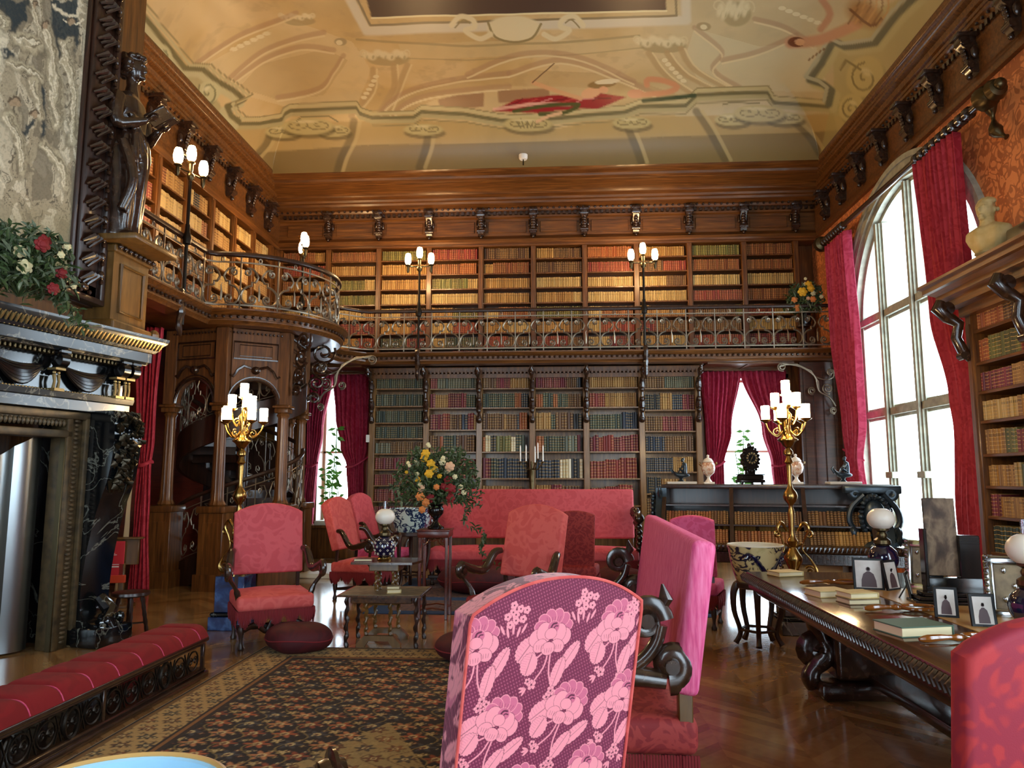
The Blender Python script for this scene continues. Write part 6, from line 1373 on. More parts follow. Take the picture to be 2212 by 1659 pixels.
# ================================================================== BRASS TORCHERES
def torchere(label, x, y, rz, seed):
    t = thing('torchere', label, 'candelabrum', (x, y, .52), rz)
    K = 1.0
    m = MB().lathe([(.10, 0), (.10, .02), (.06, .05), (.05, .09), (.085, .16), (.09, .2), (.05, .26), (.03, .30), (.045, .33), (.055, .36), (.03, .40), (.028, .42), (.02, .46), (.035, .62), (.03, .66), (.02, .7), (.028, .72), (.06, .76), (.072, .80), (.06, .84), (.03, .88), (.025, .9), (.02, .93), (.028, 1.1), (.022, 1.12), (.045, 1.14), (.03, 1.17), (.022, 1.2), (.045, 1.22), (.045, 1.25), (.02, 1.28), (.05, 1.31), (.07, 1.34), (.1, 1.36), (.1, 1.37), (.06, 1.40), (.045, 1.43), (.03, 1.5), (.045, 1.6), (.05, 1.62), (.02, 1.66), (.018, 1.8), (.025, 1.82)], (0, 0, 0), 22)
    m.build('stem', 'brass', t)
    for k in range(3):
        a = 2*PI*k/3+.5; P = [(.06, .44), (.12, .52), (.17, .46), (.12, .36), (.10, .26), (.18, .16), (.23, .06), (.18, -.0), (.14, .05)]
        m = MB().tube([(p[0]*cos(a), p[0]*sin(a), p[1]+.02) for p in smoothpts([(a_, b_, 0) for a_, b_ in P], 4)], [.012+.007*sin(i*.3) for i in range(33)], 8)
        for cx, cz, r in ((.17, .43, .04), (.17, .07, .06)): m.tube([((cx+p)*cos(a), (cx+p)*sin(a), cz+q) for p, q in spiral(0, 0, .006, r, 0, 2.8*PI, 16)], .011, 6)
        m.tube([(.03*cos(a), .03*sin(a), .3), (.1*cos(a), .1*sin(a), .34)], .01, 6); m.build('scroll_foot', 'brass', t)
    def light(r, a, z, base):
        px, py = r*cos(a), r*sin(a); m = MB()
        if r > .01:
            m.tube([(p*cos(a), p*sin(a), q) for p, q in [(q2[0], q2[1]) for q2 in smoothpts([(.03, base, 0), (r*.5, base-.06, 0), (r*.85, base-.0, 0), (r, z-.03, 0)], 4)]], .010, 7)
            m.tube([((r*.5+p)*cos(a), (r*.5+p)*sin(a), base-.015+q) for p, q in spiral(0, 0, .005, .04, 0, 2.6*PI, 14)], .007, 5)
        m.lathe([(.01, -.03), (.03, -.015), (.055, 0), (.058, .008), (.03, .012)], (px, py, z), 14); arm = m.build('candle_arm', 'brass', t)
        MB().lathe([(.040, .012), (.041, .02), (.043, .145), (.039, .15), (.035, .145)], (px, py, z), 18).build('glass_shade', 'lit_shade', arm)
    for k in range(5): light(.205, 2*PI*k/5+.3+seed, 1.565, 1.46)
    for k in range(3): light(.12, 2*PI*k/3+1.0+seed, 1.70, 1.58)
    light(0, 0, 1.82, 1.8)
    return t
torchere('many-light brass torchere on the blue marble pedestal behind the left armchair', -3.30, 7.62, .2, 0)
torchere('many-light brass torchere rising behind the far end of the library table', 2.32, 7.72, .9, .5)
def pedestal(label, x, y, mat='blue_marble'):
    t = thing('marble_pedestal', label, 'pedestal', (x, y, 0))
    MB().rbox(-.19, .19, -.19, .19, 0, .13, .006, 1).build('plinth', mat, t); MB().rbox(-.18, .18, -.18, .18, .13, .17, .015, 3).build('moulding', 'black_marble', t)
    MB().rbox(-.15, .15, -.15, .15, .17, .52, .006, 1).build('die', mat, t)
pedestal('blue marble pedestal under the left brass torchere', -3.30, 7.62); pedestal('dark marble pedestal under the right brass torchere', 2.32, 7.72, 'black_marble')
# ================================================================== SMALL TABLES, FLOWERS
t = thing('tiered_table', 'two-tiered table with tooled tops and barley-twist legs in the room centre', 'table', (-1.62, 7.0, 0))
def twist(x, y, z0, z1, r=.016): 
    n = 26; return MB().tube([(x+.006*cos(i*1.0), y+.006*sin(i*1.0), z0+(z1-z0)*i/(n-1)) for i in range(n)], [r*(1+.25*sin(i*1.5)) for i in range(n)], 7)
m = MB().prism([(-.36, -.30), (.40, -.30), (.40, .30), (-.36, .30)], .45, .465, 'xy').rbox(-.26, .30, -.2, .2, .38, .45, .006, 1); m.build('lower_top', 'table_wood', t, smooth=False)
MB().rbox(-.34, .38, -.28, .28, .465, .469, .001, 1).build('tooled_panel', 'tooled_leather', t)
for x in (-.29, .34): 
    for y in (-.2, .2): twist(x, y, 0, .45, .018).build('leg', 'dark_oak', t)
MB().rbox(-.16, .16, -.16, .16, .36, .46, .01, 2).build('block', 'golden_wood', t)
for y in (-.17, .17):
    for x in (-.12, .1): twist(x, y, .1, .38, .016).build('spindle', 'golden_wood', t)
    MB().prism([(-.2, 0), (-.2, .03), (-.13, .1), (.13, .1), (.2, .03), (.2, 0), (.13, 0), (.09, .055), (-.09, .055), (-.13, 0)], y-.03, y+.03, 'xz').build('foot', 'golden_wood', t, smooth=False)
for x in (-.08, .08):
    for y in (-.07, .07): twist(x+.02, y, .469, .66, .014).build('spindle', 'golden_wood', t)
MB().rbox(-.12, .16, -.12, .12, .655, .725, .008, 1).build('block', 'golden_wood', t)
MB().prism([(-.26, -.22), (.30, -.22), (.36, 0), (.30, .22), (-.26, .22), (-.30, 0)], .725, .745, 'xy').build('upper_top', 'table_wood', t, smooth=False)
oil_lamp('blue oil lamp dotted with white flowers under a white globe, room centre', -1.63, 7.02, .92, 'cobalt', .745, True, True)
book('book', 'thin red-brown book beside the flowered blue lamp on the tiered table', (-1.79, 6.9), .1, .17, .12, .028, 'leafy', z=.745).children[0].data.materials[0] = MATS['red_wood']
book('book', 'small pale book at the bottom of the stack on the tiered table\'s lower top', (-1.5, 6.86), .3, .13, .09, .035, 'stacked_tan', z=.469)
book('book', 'small pale book on top of the stack on the tiered table\'s lower top', (-1.5, 6.86), .1, .12, .09, .03, 'tooled_leather', z=.504)
t = thing('plant_stand', 'tall slender carved red-brown stand under the big flower arrangement', 'stand', (-1.36, 8.3, 0))
MB().rbox(-.17, .17, -.17, .17, .86, .93, .006, 2).rbox(-.18, .18, -.18, .18, .925, .945, .006, 2).build('top', 'red_wood', t)
for x in (-.145, .145):
    for y in (-.145, .145): MB().rbox(x-.016, x+.016, y-.016, y+.016, 0, .87, .005, 1).build('leg', 'red_wood', t)
m = MB()
for z in (.10,):
    for a, b_ in (((-.145, -.145), (.145, -.145)), ((.145, -.145), (.145, .145)), ((.145, .145), (-.145, .145)), ((-.145, .145), (-.145, -.145))): m.tube([(*a, z), ((a[0]+b_[0])/2, (a[1]+b_[1])/2, z+.02), (*b_, z)], .010, 5)
m.build('stretcher', 'red_wood', t); m = MB()
for sx in (-1, 1):
    for sy in (-.155, .155): m.tube([(sx*.13, sy, .86), (sx*.12, sy, .76), (sx*.07, sy, .80), (sx*.04, sy, .84), (sx*.0, sy, .82)], .007, 5); m.tube([(sx*.10+p, sy, .82+q) for p, q in spiral(0, 0, .004, .022, 0, 3*PI, 10)], .005, 4)
m.build('fretwork', 'red_wood', t)
def bouquet(name, label, loc, vase, foliage, blooms, W, seed, droop=0, leafmat='leafy', nleaf=500, leaf=.035):
    t = thing(name, label, 'flower arrangement', loc); rnd = random.Random(seed)
    if vase: MB().lathe(vase[0], (0, 0, 0), 20).build('vase', vase[1], t)
    z0 = vase[2] if vase else 0
    m = MB(); m2 = MB()
    for k in range(nleaf):
        th_ = rnd.uniform(0, 2*PI); r = rnd.random()**.6; ph_ = rnd.uniform(-.25, 1.35)
        c_ = Vector((W[0]*r*cos(th_)*cos(ph_)**.6 if cos(ph_) > 0 else 0, W[1]*r*sin(th_)*cos(ph_)**.6 if cos(ph_) > 0 else 0, z0+.05+W[2]*r*sin(ph_)+ .15*W[2]))
        dr_ = droop and rnd.random() < .055
        if dr_: q = rnd.random(); c_ = Vector((W[0]*(.5+.75*q+.12*sin(q*14)), W[1]*rnd.uniform(-.4, .2), z0+.12-droop*q+rnd.uniform(-.05, .05)))
        l = leaf*rnd.uniform(.6, 1.5); T = Matrix.Translation(c_)@Matrix.Rotation(rnd.uniform(0, 6.28), 4, 'Z')@Matrix.Rotation(rnd.uniform(-1.2, 1.2), 4, 'X')
        mm = m if rnd.random() < .65 else m2
        mm.add([T@Vector(p) for p in ((0, -l, 0), (l*.32, -l*.2, .01), (l*.22, l*.5, .005), (0, l, -.01), (-l*.22, l*.5, .005), (-l*.32, -l*.2, .01))], [(0, 1, 2, 3), (0, 3, 4, 5)])
        if not dr_ and rnd.random() < .08: m.tube([(0, 0, z0), (c_[0]*.5, c_[1]*.5, z0+(c_[2]-z0)*.6), tuple(c_)], .0025, 4)
    m.build('foliage', leafmat, t, smooth=False); m2.build('foliage', 'grey_leafy' if leafmat == 'leafy' else 'leafy', t, smooth=False)
    for (px, pz, r, mt) in blooms:
        d_ = math.sqrt(max(0.02, 1-(px/W[0])**2*.8)); py = -W[1]*d_*rnd.uniform(.5, .9)
        q = MB(); a0 = rnd.uniform(0, 6)
        for ring, (n_, rr_, tz) in enumerate(((6, .62, -.15), (5, .34, .1), (3, .12, .25))):
            for k in range(n_): a = a0+2*PI*k/n_+ring*.5; q.ball((px+r*rr_*cos(a), py-r*(.25+tz), z0+pz+r*rr_*sin(a)), (r*.42, r*.22, r*.40), 7, 5)
        q.build('flower', 'bloom_'+mt, t)
    return t
BL = [(-.08, .58, .05, 'yellow'), (-.10, .53, .045, 'yellow'), (-.02, .47, .05, 'yellow'), (.0, .41, .055, 'yellow'), (-.03, .36, .05, 'yellow'), (.19, .44, .055, 'pale'), (.16, .40, .04, 'cream'), (.10, .49, .04, 'cream'), (.12, .53, .025, 'cream'), (-.06, .68, .025, 'cream'), (-.04, .66, .02, 'cream'),
      (.16, .29, .05, 'red'), (.2, .2, .06, 'red'), (.12, .22, .045, 'red'), (.2, .1, .05, 'red'), (-.02, .1, .05, 'red'), (-.16, .3, .035, 'yellow'), (-.15, .24, .035, 'cream'), (-.18, .36, .025, 'cream'), (-.12, .12, .05, 'orange'), (-.06, .06, .045, 'orange'), (-.1, -.02, .04, 'orange'), (-.12, .2, .04, 'pale'), (.07, .34, .03, 'yellow'), (.05, .22, .035, 'orange'), (-.26, .45, .02, 'cream'), (-.28, .48, .022, 'cream'), (-.2, .5, .02, 'cream'), (.3, .22, .03, 'cream'), (.33, .16, .03, 'cream'), (-.3, .38, .02, 'yellow'), (.24, .33, .03, 'cream')]
bouquet('flower_arrangement', 'big arrangement of yellow, peach and red flowers in a black glass urn', (-1.36, 8.3, .945), ([(.0, 0), (.09, 0), (.095, .02), (.06, .04), (.025, .08), (.03, .11), (.05, .13), (.085, .17), (.09, .22), (.07, .25), (.09, .27)], 'black_gloss', .24), 'leafy', BL, (.52, .36, .55), 3, .75, nleaf=2300, leaf=.034)
BL2 = [(.02, .5, .07, 'yellow'), (.05, .42, .07, 'yellow'), (-.1, .36, .09, 'yellow'), (-.02, .52, .04, 'cream'), (.1, .34, .05, 'cream'), (.0, .24, .04, 'pale'), (.08, .22, .06, 'orange'), (-.22, .24, .06, 'orange'), (-.18, .08, .07, 'orange'), (.25, .28, .04, 'cream'), (-.04, .6, .03, 'cream')]
bouquet('flower_arrangement', 'smaller yellow and orange arrangement standing on the gallery by the far right corner', (4.55, 13.75, GZT+.5), ([(.0, 0), (.1, 0), (.12, .1), (.1, .2)], 'black_gloss', .2), 'leafy', BL2, (.36, .26, .5), 5, 0, nleaf=700, leaf=.06)
MB().lathe([(0, GZT), (.14, GZT), (.14, GZT+.03), (.05, GZT+.06), (.05, GZT+.44), (.13, GZT+.47), (.13, GZT+.5), (0, GZT+.5)], (4.55, 13.85, 0), 16).build('plant_stand', 'dark_oak'); tag(bpy.data.objects['plant_stand.001'], 'turned dark stand holding the flowers on the gallery', 'stand')
BL3 = [(.05, .42, .05, 'red'), (.0, .36, .06, 'red'), (.22, .42, .03, 'cream'), (.20, .2, .05, 'red'), (.12, .05, .05, 'red'), (-.1, .3, .05, 'cream'), (-.08, .18, .06, 'cream'), (.3, .12, .025, 'cream'), (.16, .33, .03, 'cream')]
fl = bouquet('flower_arrangement', 'leafy arrangement with red and white flowers on the black marble mantelshelf', (-4.15, 5.38, 2.89), None, 'leafy', BL3, (.4, .34, .45), 9, .3, nleaf=1500, leaf=.045); fl.rotation_euler = (0, 0, math.radians(60))
# potted plants in the back windows
def window_plant(label, x, y, z0, h, seed, box=True, n=6):
    t = thing('potted_plant', label, 'plant', (x, y, z0)); rnd = random.Random(seed); st_ = MB(); lf_ = MB()
    for k in range(n):
        bx_ = rnd.uniform(-.13, .13); hh = h*rnd.uniform(.45, 1); P = smoothpts([(bx_, 0, .08), (bx_+rnd.uniform(-.05, .05), 0, hh*.4), (bx_+rnd.uniform(-.1, .1), rnd.uniform(-.05, .05), hh)], 5); st_.tube(P, .009, 5)
        for i in range(5, len(P)):
            for s_ in (-1, 1):
                if rnd.random() < .25: continue
                l = rnd.uniform(.12, .2); T = Matrix.Translation(P[i])@Matrix.Rotation(rnd.uniform(-.6, .6), 4, 'Z')@Matrix.Rotation(rnd.uniform(-.5, .8), 4, 'Y')
                lf_.add([T@Vector(p) for p in ((0, 0, 0), (s_*l*.5, -.01, .035), (s_*l, 0, 0), (s_*l*.5, 0, -.03))], [(0, 1, 2, 3)])
    st_.build('stem', 'bright_leaf', t); lf_.build('foliage', 'bright_leaf', t, smooth=False)
    if box: MB().rbox(-.3, .3, -.12, .12, -.02, .08, .01, 2).build('planter', 'cream_paint', t)
    return t
window_plant('leafy green bamboo-like plant in a pale planter before the left back window', -4.33, 14.2, .62, 1.9, 2)
window_plant('bright green plant showing left of the black clock at the right back window', 3.38, 14.2, .62, 1.75, 5)
struct(MB().rbox(-4.85, -3.65, 14.05, 14.55, 0, .60, .02, 2).rbox(-4.9, -3.6, 14.0, 14.58, .56, .62, .015, 2).build('trim_7', 'walnut')); struct(MB().rbox(2.95, 4.4, 14.1, 14.55, 0, .60, .02, 2).build('trim_8', 'walnut'))
tag(MB().rbox(-3.95, -3.0, 11.3, 12.7, 0, .07, .01, 1).build('floor_box', 'cream_paint'), 'low pale flat platform on the floor behind the pink armchairs', 'platform')
t = tag(MB().box(-3.66, -3.6, 14.03, 14.06, 2.18, 2.32).build('wall_sensor', 'white_plastic', smooth=False), 'tiny white sensor box between the curtain and lower bookcase', 'sensor')
# candle holder on the bookcase behind the settee
t = thing('candle_stand', 'five white candles on a dull branched holder before the lower bookcase', 'candle holder', (-.45, 12.6, 0))
MB().lathe([(0, 0), (.2, 0), (.2, .03), (.03, .08), (.025, 1.2), (.06, 1.25), (.03, 1.3), (.045, 1.45), (.045, 1.62), (.02, 1.66), (.02, 1.78)], (0, 0, 0), 14).build('stem', 'dull_brass', t)
for k, (dx, dy, dz) in enumerate(((-.19, 0, 0), (.19, 0, 0), (-.09, -.1, -.0), (.06, -.12, -.02), (.10, .12, .05))):
    MB().tube([(0, 0, 1.66), (dx*.5, dy*.5, 1.64), (dx, dy, 1.76+dz)], .010, 5).lathe([(.0, 0), (.035, .005), (.02, .02)], (dx, dy, 1.76+dz), 10).build('branch', 'dull_brass', t)
    MB().lathe([(.012, 0), (.012, .25), (.003, .28)], (dx, dy, 1.775+dz), 8).build('candle', 'white_candle', t)
# ================================================================== SLOPING BOOKCASE WITH CARVED ENDS
sb = thing('sloping_bookcase', 'long dark bookcase with sloping open shelves and carved cartouche ends', 'bookcase', (2.62, 9.88, 0), math.radians(-14))
Lb = 2.5; x0, x1 = -Lb/2, Lb/2
m = MB().rbox(x0-.05, x1+.3, .1, .55, 1.36, 1.42, .012, 2).rbox(x0, x1+.1, .5, .54, .45, 1.38, .004, 1); m.build('top_board', 'dark_oak', sb)
def slope(z): return .1-(1.36-z)*.72            # front face leans towards the room
m = MB()
for z in (1.16, .92): m.rbox(x0, x1, slope(z), .5, z-.025, z, .004, 1)
m.build('shelf', 'dark_oak', sb)
for x in (x0, x0+.86, x0+1.74, x1): MB().prism([(slope(1.36), 1.38), (slope(.68)+.0, .68), (.5, .68), (.5, 1.38)], x-.025, x+.025, 'yz').build('divider', 'dark_oak', sb, smooth=False)
m = MB().rbox(x0-.1, x1+.35, slope(.68)-.06, .56, .6, .69, .02, 2).rbox(x0-.05, x1+.3, slope(.68)-.02, .5, .46, .6, .01, 1)
for k in range(60): m.tube([(x0-.08+k*.049, slope(.68)-.06, .61), (x0-.06+k*.049, slope(.68)-.075, .65), (x0-.05+k*.049, slope(.68)-.06, .68)], [.01, .016, .01], 5); m.rbox(x0-.04+k*.047, x0-.018+k*.047, slope(.68)-.03, slope(.68)-.015, .49, .58, .004, 1)
m.build('gadrooned_base', 'carved_wood', sb)
for x in (x0+.1, x1-.1):
    MB().rbox(x-.2, x+.2, -.2, .5, 0, .46, .05, 3).build('pedestal_foot', 'dark_oak', sb)
for sx, xe in ((1, x1+.13), (-1, x0-.06)):
    m = MB(); y_ = -.05
    m.prism([(-.30, .66), (.5, .66), (.5, .98), (.42, 1.2), (.36, 1.37), (.02, 1.37), (.0, 1.15), (-.12, .98), (-.26, .86)], xe-.05, xe+.09, 'yz')
    for cy, cz, r, tn in ((.42, 1.3, .05, 1), (-.02, 1.3, .05, -1), (-.34, .80, .09, -1), (.5, .82, .08, 1)):
        m.tube([(xe+.12*sx if sx > 0 else xe, cy+p*tn, cz+q) for p, q in spiral(0, 0, .01, r, 0, 2.8*PI, 18)], .02, 7, flat=2.2)
    for k in range(22):
        a = 2*PI*k/22; m.ball((xe+.1*sx, .16+.17*cos(a), 1.04+.24*sin(a)), (.03, .035+.01*sin(5*a), .035), 7, 5)
    m.ball((xe+.06*sx, .16, 1.04), (.07, .13, .19), 14, 9)
    m.tube(smoothpts([(xe+.1*sx, -.3, .72), (xe+.12*sx, -.1, .76), (xe+.12*sx, .15, .70), (xe+.12*sx, .4, .76), (xe+.1*sx, .5, .72)], 4), .03, 7)
    m.build('carved_end', 'bronze', sb)
# front cartouche facing the room at the right end
m = MB(); X_, Z_ = x1+.02, 1.02
for k in range(26): a = 2*PI*k/26; m.ball((X_+.155*cos(a), -.22-.10*(1-Z_)*0+.02*cos(3*a), Z_+.02+.24*sin(a)), (.036, .035, .034+.012*sin(4*a)), 7, 5)
m.ball((X_, -.19, Z_+.02), (.13, .06, .2), 16, 10)
for sg in (-1, 1):
    m.tube([(X_+sg*(.2+p), -.16, 1.30+q) for p, q in spiral(0, 0, .01, .055, 0, 2.8*PI, 16)], .022, 7, flat=2)
    m.tube(smoothpts([(X_+sg*.1, -.18, 1.3), (X_+sg*.24, -.16, 1.15), (X_+sg*.28, -.18, .98), (X_+sg*.20, -.2, .82), (X_+sg*.34, -.26, .74)], 4), .035, 8)
    m.ball((X_+sg*.24, -.2, .84), (.06, .06, .08))
m.rbox(X_-.32, X_+.32, -.18, .1, 1.31, 1.41, .02, 2); m.ball((X_, -.32, .66), (.16, .08, .11), 12, 8)
m.build('front_cartouche', 'bronze', sb)
M = frame_of(sb)@Matrix.Rotation(0, 4, 'X')
for ri, (zb_r, hh) in enumerate(((.925, .2), (.70, .19))):
    for k, (a, b_) in enumerate(((x0+.03, x0+.84), (x0+.89, x0+1.72), (x0+1.77, x1-.03))):
        y_ = slope(zb_r)+.04; Mr = frame_of(sb)@Matrix.Translation((0, y_, zb_r))@Matrix.Rotation(-.5, 4, 'X')
        shelf_row(Mr, a, b_, 0, hh, segs_from(['russet', 'brown', 'russet', 'tan', 'brown'], 2, .85, .97), f'{("upper", "lower")[ri]} sloping shelf, {("left", "middle", "right")[k]} section', .036, front=0)
# ornaments along its top
def urn(label, x, y):
    t = thing('porcelain_urn', label, 'urn', (x, y, 1.42))
    MB().rbox(-.07, .07, -.07, .07, 0, .03, .005, 2).lathe([(.05, .03), (.045, .04), (.022, .07), (.02, .09), (.035, .11)], (0, 0, 0), 18).build('foot', 'porcelain_lid', t)
    MB().lathe([(.03, .11), (.075, .15), (.095, .21), (.092, .26), (.075, .29), (.065, .295)], (0, 0, 0), 22).build('body', 'rose_urn', t)
    MB().lathe([(.07, .295), (.074, .305), (.05, .34), (.02, .355), (.012, .365), (.022, .38), (.012, .395), (.0, .40)], (0, 0, 0), 20).build('lid', 'porcelain_lid', t)
    m = MB()
    for sg in (-1, 1): m.tube([(sg*.088, 0, .24), (sg*.12, 0, .27), (sg*.115, 0, .295), (sg*.095, 0, .28)], .008, 6)
    m.build('handle', 'brass', t)
urn('white and rose lidded porcelain urn left of the black clock', 2.04, 10.39); urn('white and rose lidded porcelain urn right of the black clock, behind the torchere', 3.12, 10.09)
t = thing('mantel_clock', 'black cartouche-shaped clock with gilt numeral ring before the bright window', 'clock', (2.56, 10.23, 1.42), math.radians(12))
m = MB().rbox(-.17, .17, -.09, .09, .02, .06, .008, 2).rbox(-.155, .155, -.08, .08, .06, .12, .006, 1).rbox(-.17, .17, -.09, .09, .12, .135, .006, 2)
for x in (-.14, .14, 0): m.ball((x, -.05, .012), (.02, .02, .014))
m.build('base', 'black_gloss', t)
P = [(.11+.012*cos(9*a))*1.0 for a in np.linspace(0, 2*PI, 40)[:-1]]; m = MB().prism([(r*1.0*cos(a), .33+(r*1.42)*sin(a)) for r, a in zip(P, np.linspace(0, 2*PI, 40)[:-1])], -.05, .05, 'xz')
for k in range(20): a = 2*PI*k/20; m.ball((.112*cos(a), -.045, .33+.165*sin(a)), (.02, .018, .022), 6, 5)
m.rbox(-.06, .06, -.04, .04, .13, .2, .01, 2); m.ball((0, 0, .52), (.03, .03, .03)); m.build('case', 'black_gloss', t)
m = MB().lathe([(.045, -.062), (.045, -.056), (.082, -.056), (.082, -.062)], (0, 0, .345), 28, 'y'); d_ = m.build('dial', 'black_frame', t)
m = MB()
for k in range(12): a = 2*PI*k/12; T = Matrix.Translation((.065*sin(a), -.068, .345+.065*cos(a)))@Matrix.Rotation(a, 4, 'Y'); m.rbox(-.010, .010, -.003, .003, -.013, .013, .002, 1, T)
m.build('numerals', 'gilt', d_); MB().tube([(0, -.07, .345), (.02, -.07, .38)], .003, 4).tube([(0, -.07, .345), (-.02, -.07, .31)], .003, 4).lathe([(0, -.07), (.008, -.07), (.008, -.066)], (0, 0, .345), 10, 'y').build('clock_hands', 'gilt', d_)
def figure_lamp(label, x, y, sg):
    t = thing('bronze_figurine', label, 'figurine', (x, y, 1.42))
    MB().rbox(-.2, .2, -.1, .1, 0, .035, .006, 1).build('slab', 'stone_white', t)
    MB().lathe([(.05, .035), (.03, .05), (.02, .07), (.04, .09)], (0, 0, 0), 14).build('foot', 'bronze', t)
    m = MB().grid(lambda u, v: ((.12*sin(PI*v)**.8*cos(2*PI*u))-sg*.0, .055*sin(PI*v)**.8*sin(2*PI*u), .12-.035*cos(PI*v)+.09*max(0, -sg*cos(2*PI*u)*sin(PI*v))**3), 24, 12, closed=True)
    m.tube([(-sg*.10, 0, .15), (-sg*.14, 0, .2), (-sg*.12, 0, .23)], [.02, .012, .006], 6); m.build('boat_shell', 'bronze', t)
    m = MB()   # small seated figure
    m.tube([(sg*.05, 0, .15), (sg*.06, 0, .22), (sg*.05, 0, .27), (sg*.03, 0, .295)], [.035, .028, .032, .015], 9); m.ball((sg*.025, 0, .325), (.022, .02, .026), 10, 7); m.ball((sg*.035, 0, .34), (.02, .02, .018), 8, 5)
    for q in (-1, 1): m.tube([(sg*.05, q*.015, .16), (-sg*.01, q*.02, .2), (-sg*.035, q*.015, .15)], [.02, .016, .01], 7); m.tube([(sg*.045, q*.03, .27), (sg*.01, q*.035, .22), (-sg*.02, q*.01, .21)], [.012, .010, .007], 6)
    m.build('seated_figure', 'bronze', t)
figure_lamp('small bronze figure seated on a boat-shaped lamp, left of the left urn', 1.68, 10.46, 1)
figure_lamp('small bronze figure on a boat-shaped lamp above the carved right cartouche', 3.66, 9.93, 1)
# ------------------------------------------------------------------ bust over the side bookcase
t = thing('bust', 'yellowish stone bust on top of the bookcase by the arched window', 'bust', (4.55, 7.9, 3.75), math.radians(-62))
m = MB().lathe([(0, 0), (.14, 0), (.14, .02), (.1, .05), (.15, .1)], (0, 0, 0), 20); 
def tb(u, v):
    a = 2*PI*u; z = .08+v*.34; w_ = (.15, .2, .24, .25, .2, .08)[min(5, int(v*5.99))]; q = v*5; i = min(4, int(q)); L_ = (.13, .17, .21, .24, .23, .08); w_ = L_[i]+(L_[i+1]-L_[i])*(q-i); return (w_*cos(a), w_*.55*sin(a)*(1+.08*cos(7*a)), z)
m.grid(tb, 40, 18, closed=True); m.lathe([(.08, .38), (.07, .44), (.07, .5)], (0, -.01, 0), 14); m.ball((0, -.02, .56), (.085, .10, .12), 16, 12)
m.ball((0, -.125, .55), (.016, .028, .028), 8, 6); m.ball((0, -.10, .495), (.03, .03, .018), 8, 6); m.ball((0, -.095, .465), (.035, .035, .025), 8, 6)
for s_ in (-1, 1): m.ball((s_*.032, -.105, .59), (.02, .014, .009), 8, 5); m.ball((s_*.086, -.0, .55), (.012, .02, .03), 8, 5)
rb2 = random.Random(3)
for k in range(60): a = rb2.uniform(0, 2*PI); b_ = rb2.uniform(.0, 1.2); m.ball((.09*cos(a)*cos(b_), .01+.10*sin(a)*cos(b_)*(1 if sin(a) > 0 else .8), .60+.09*sin(b_)+(-.05 if sin(a) > .3 else 0)), (.028, .028, .026), 6, 5)
o = m.build('head_and_shoulders', 'bust_stone', t); rm = o.modifiers.new('Remesh', 'REMESH'); rm.mode = 'VOXEL'; rm.voxel_size = .009; rm.use_smooth_shade = True
# ================================================================== BOOKS: the largest as things, the rest in one mass
def book_geo(M, s, f, z, w, h, d):
    P = [(-w/2, d), (-w/2, .012), (-w/4, .0), (w/4, .0), (w/2, .012), (w/2, d)]
    return [(s+a, f+b, z+q*h) for q in (0, 1) for a, b in P]
BF = [(0, 1, 7, 6), (1, 2, 8, 7), (2, 3, 9, 8), (3, 4, 10, 9), (4, 5, 11, 10), (6, 7, 8, 9, 10, 11), (5, 4, 3, 2, 1, 0)]
BUV = [[(0, 0), (1, 0), (1, 1), (0, 1)]]*5+[[(0, 0)]*6]*2
def area(b):
    M, s, f, z, w, h, d = b[:7]; A = [M@Vector(p) for p in ((s-w/2, f, z), (s+w/2, f, z), (s, f, z+h))]
    (x0, y0), (x1, y1), (x2, y2) = [pix(*p) for p in A]
    if not (0 < x0 < 2212 and 0 < y0 < 1659): return 0
    if A[0].z < 1.2 and A[0].y > 13: return 0                      # behind the settee
    if A[0].y > 13.5 and (x0 < 1010 and x0 > 830 and y0 > 960): return 0     # behind the flowers
    return abs((x1-x0))*abs(y2-y0)
BOOKS.sort(key=area, reverse=True)
NB_ = 284
def spine_mesh(me, cols):
    uvl = me.uv_layers.new(name='UVMap'); at = me.color_attributes.new('Col', 'FLOAT_COLOR', 'CORNER'); return uvl, at
cname = {'black': 'black', 'tan': 'tan', 'pale': 'pale yellow'}
for i, b_ in enumerate(BOOKS[:NB_]):
    M, s, f, z, w, h, d, cc, gilt, cn, key = b_
    me = bpy.data.meshes.new('book'); me.from_pydata(book_geo(None, 0, f, 0, w, h, d), [], BF)
    uvl = me.uv_layers.new(name='UVMap'); at = me.color_attributes.new('Col', 'FLOAT_COLOR', 'CORNER')
    uvs = [c for q in BUV for p in q for c in p]; uvl.data.foreach_set('uv', uvs); col = hx(cc)[:3]+(1.0 if gilt else 0,)
    at.data.foreach_set('color', list(col)*len(me.loops)); me.materials.append(MATS['leather_spines'])
    o = bpy.data.objects.new('book', me); COL.objects.link(o); o.matrix_world = M@Matrix.Translation((s, 0, z))
    tag(o, f'{cname.get(cn, cn)} leather book upright on the {key}', 'book', f'{cname.get(cn, cn)} books on the {key}')
vs, fs, uvs, cols = [], [], [], []
for b_ in BOOKS[NB_:]:
    M, s, f, z, w, h, d, cc, gilt, cn, key = b_; o_ = len(vs); vs += [tuple(M@Vector(p)) for p in book_geo(None, s, f, z, w, h, d)]; fs += [tuple(i+o_ for i in q) for q in BF]
    uvs += [c for q in BUV for p in q for c in p]; cols += list(hx(cc)[:3]+(1.0 if gilt else 0,))*32
me = bpy.data.meshes.new('books'); me.from_pydata(vs, [], fs); me.uv_layers.new(name='UVMap').data.foreach_set('uv', uvs); me.color_attributes.new('Col', 'FLOAT_COLOR', 'CORNER').data.foreach_set('color', cols)
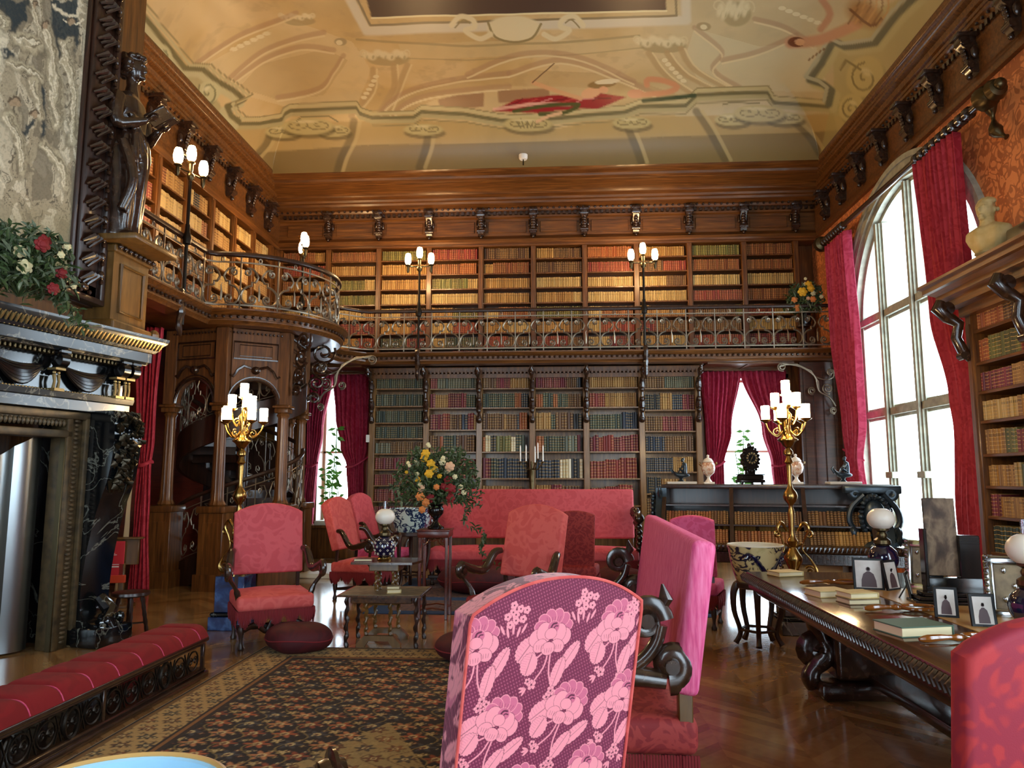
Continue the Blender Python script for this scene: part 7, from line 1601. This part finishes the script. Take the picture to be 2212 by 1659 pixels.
me.materials.append(MATS['leather_spines']); o = bpy.data.objects.new('books', me); COL.objects.link(o); tag(o, 'thousands of smaller leather-bound books filling the gallery and lower shelves', 'books', kind='stuff')
print('BOOKS', len(BOOKS))
# ================================================================== LIGHT
sc = bpy.context.scene
wd = bpy.data.worlds.new('sky'); sc.world = wd; wd.use_nodes = True; bg = wd.node_tree.nodes['Background']; bg.inputs[0].default_value = (.85, .93, 1, 1); bg.inputs[1].default_value = 6.0
def portal(loc, rot, sx, sy):
    l = bpy.data.lights.new('window_portal', 'AREA'); l.shape = 'RECTANGLE'; l.size = sx; l.size_y = sy; l.cycles.is_portal = True
    o = bpy.data.objects.new('window_portal', l); COL.objects.link(o); o.location = loc; o.rotation_euler = rot; return o
portal((XR+.48, AY, 3.25), (0, PI/2, 0), 5.7, 4.1)
portal((XR+.48, .2, 3.25), (0, PI/2, 0), 5.5, 3.6)
portal((-4.25, YB+.45, 2.0), (-PI/2, 0, 0), 1.0, 2.8); portal((3.73, YB+.45, 2.0), (-PI/2, 0, 0), 1.2, 2.8)
portal((-3.8, YR-.28, 2.85), (PI/2, 0, 0), 2.8, 5.1); portal((2.7, YR-.28, 2.85), (PI/2, 0, 0), 2.6, 5.1)
# ================================================================== CAMERA AND OUTPUT
cam = bpy.data.cameras.new('camera'); cam.sensor_fit = 'HORIZONTAL'; cam.sensor_width = 36; cam.lens = FPX/2212*36; cam.clip_start = .05
co = bpy.data.objects.new('camera', cam); COL.objects.link(co); co.location = (0, 0, EYE); co.rotation_euler = (PI/2+PITCH, 0, YAW); sc.camera = co
sc.view_settings.view_transform = 'Standard'; sc.view_settings.look = 'None'; sc.view_settings.gamma = 1; sc.view_settings.use_curve_mapping = False
sc.view_settings.exposure = 1.18
cy = sc.cycles; cy.use_denoising = True; cy.use_adaptive_sampling = True; cy.adaptive_threshold = .025; cy.max_bounces = 7; cy.diffuse_bounces = 4; cy.glossy_bounces = 4; cy.transparent_max_bounces = 12; cy.transmission_bounces = 4
cy.caustics_reflective = False; cy.caustics_refractive = False; cy.sample_clamp_indirect = 6; cy.use_light_tree = True
for o in bpy.data.objects:
    if '_w' in o: del o['_w']
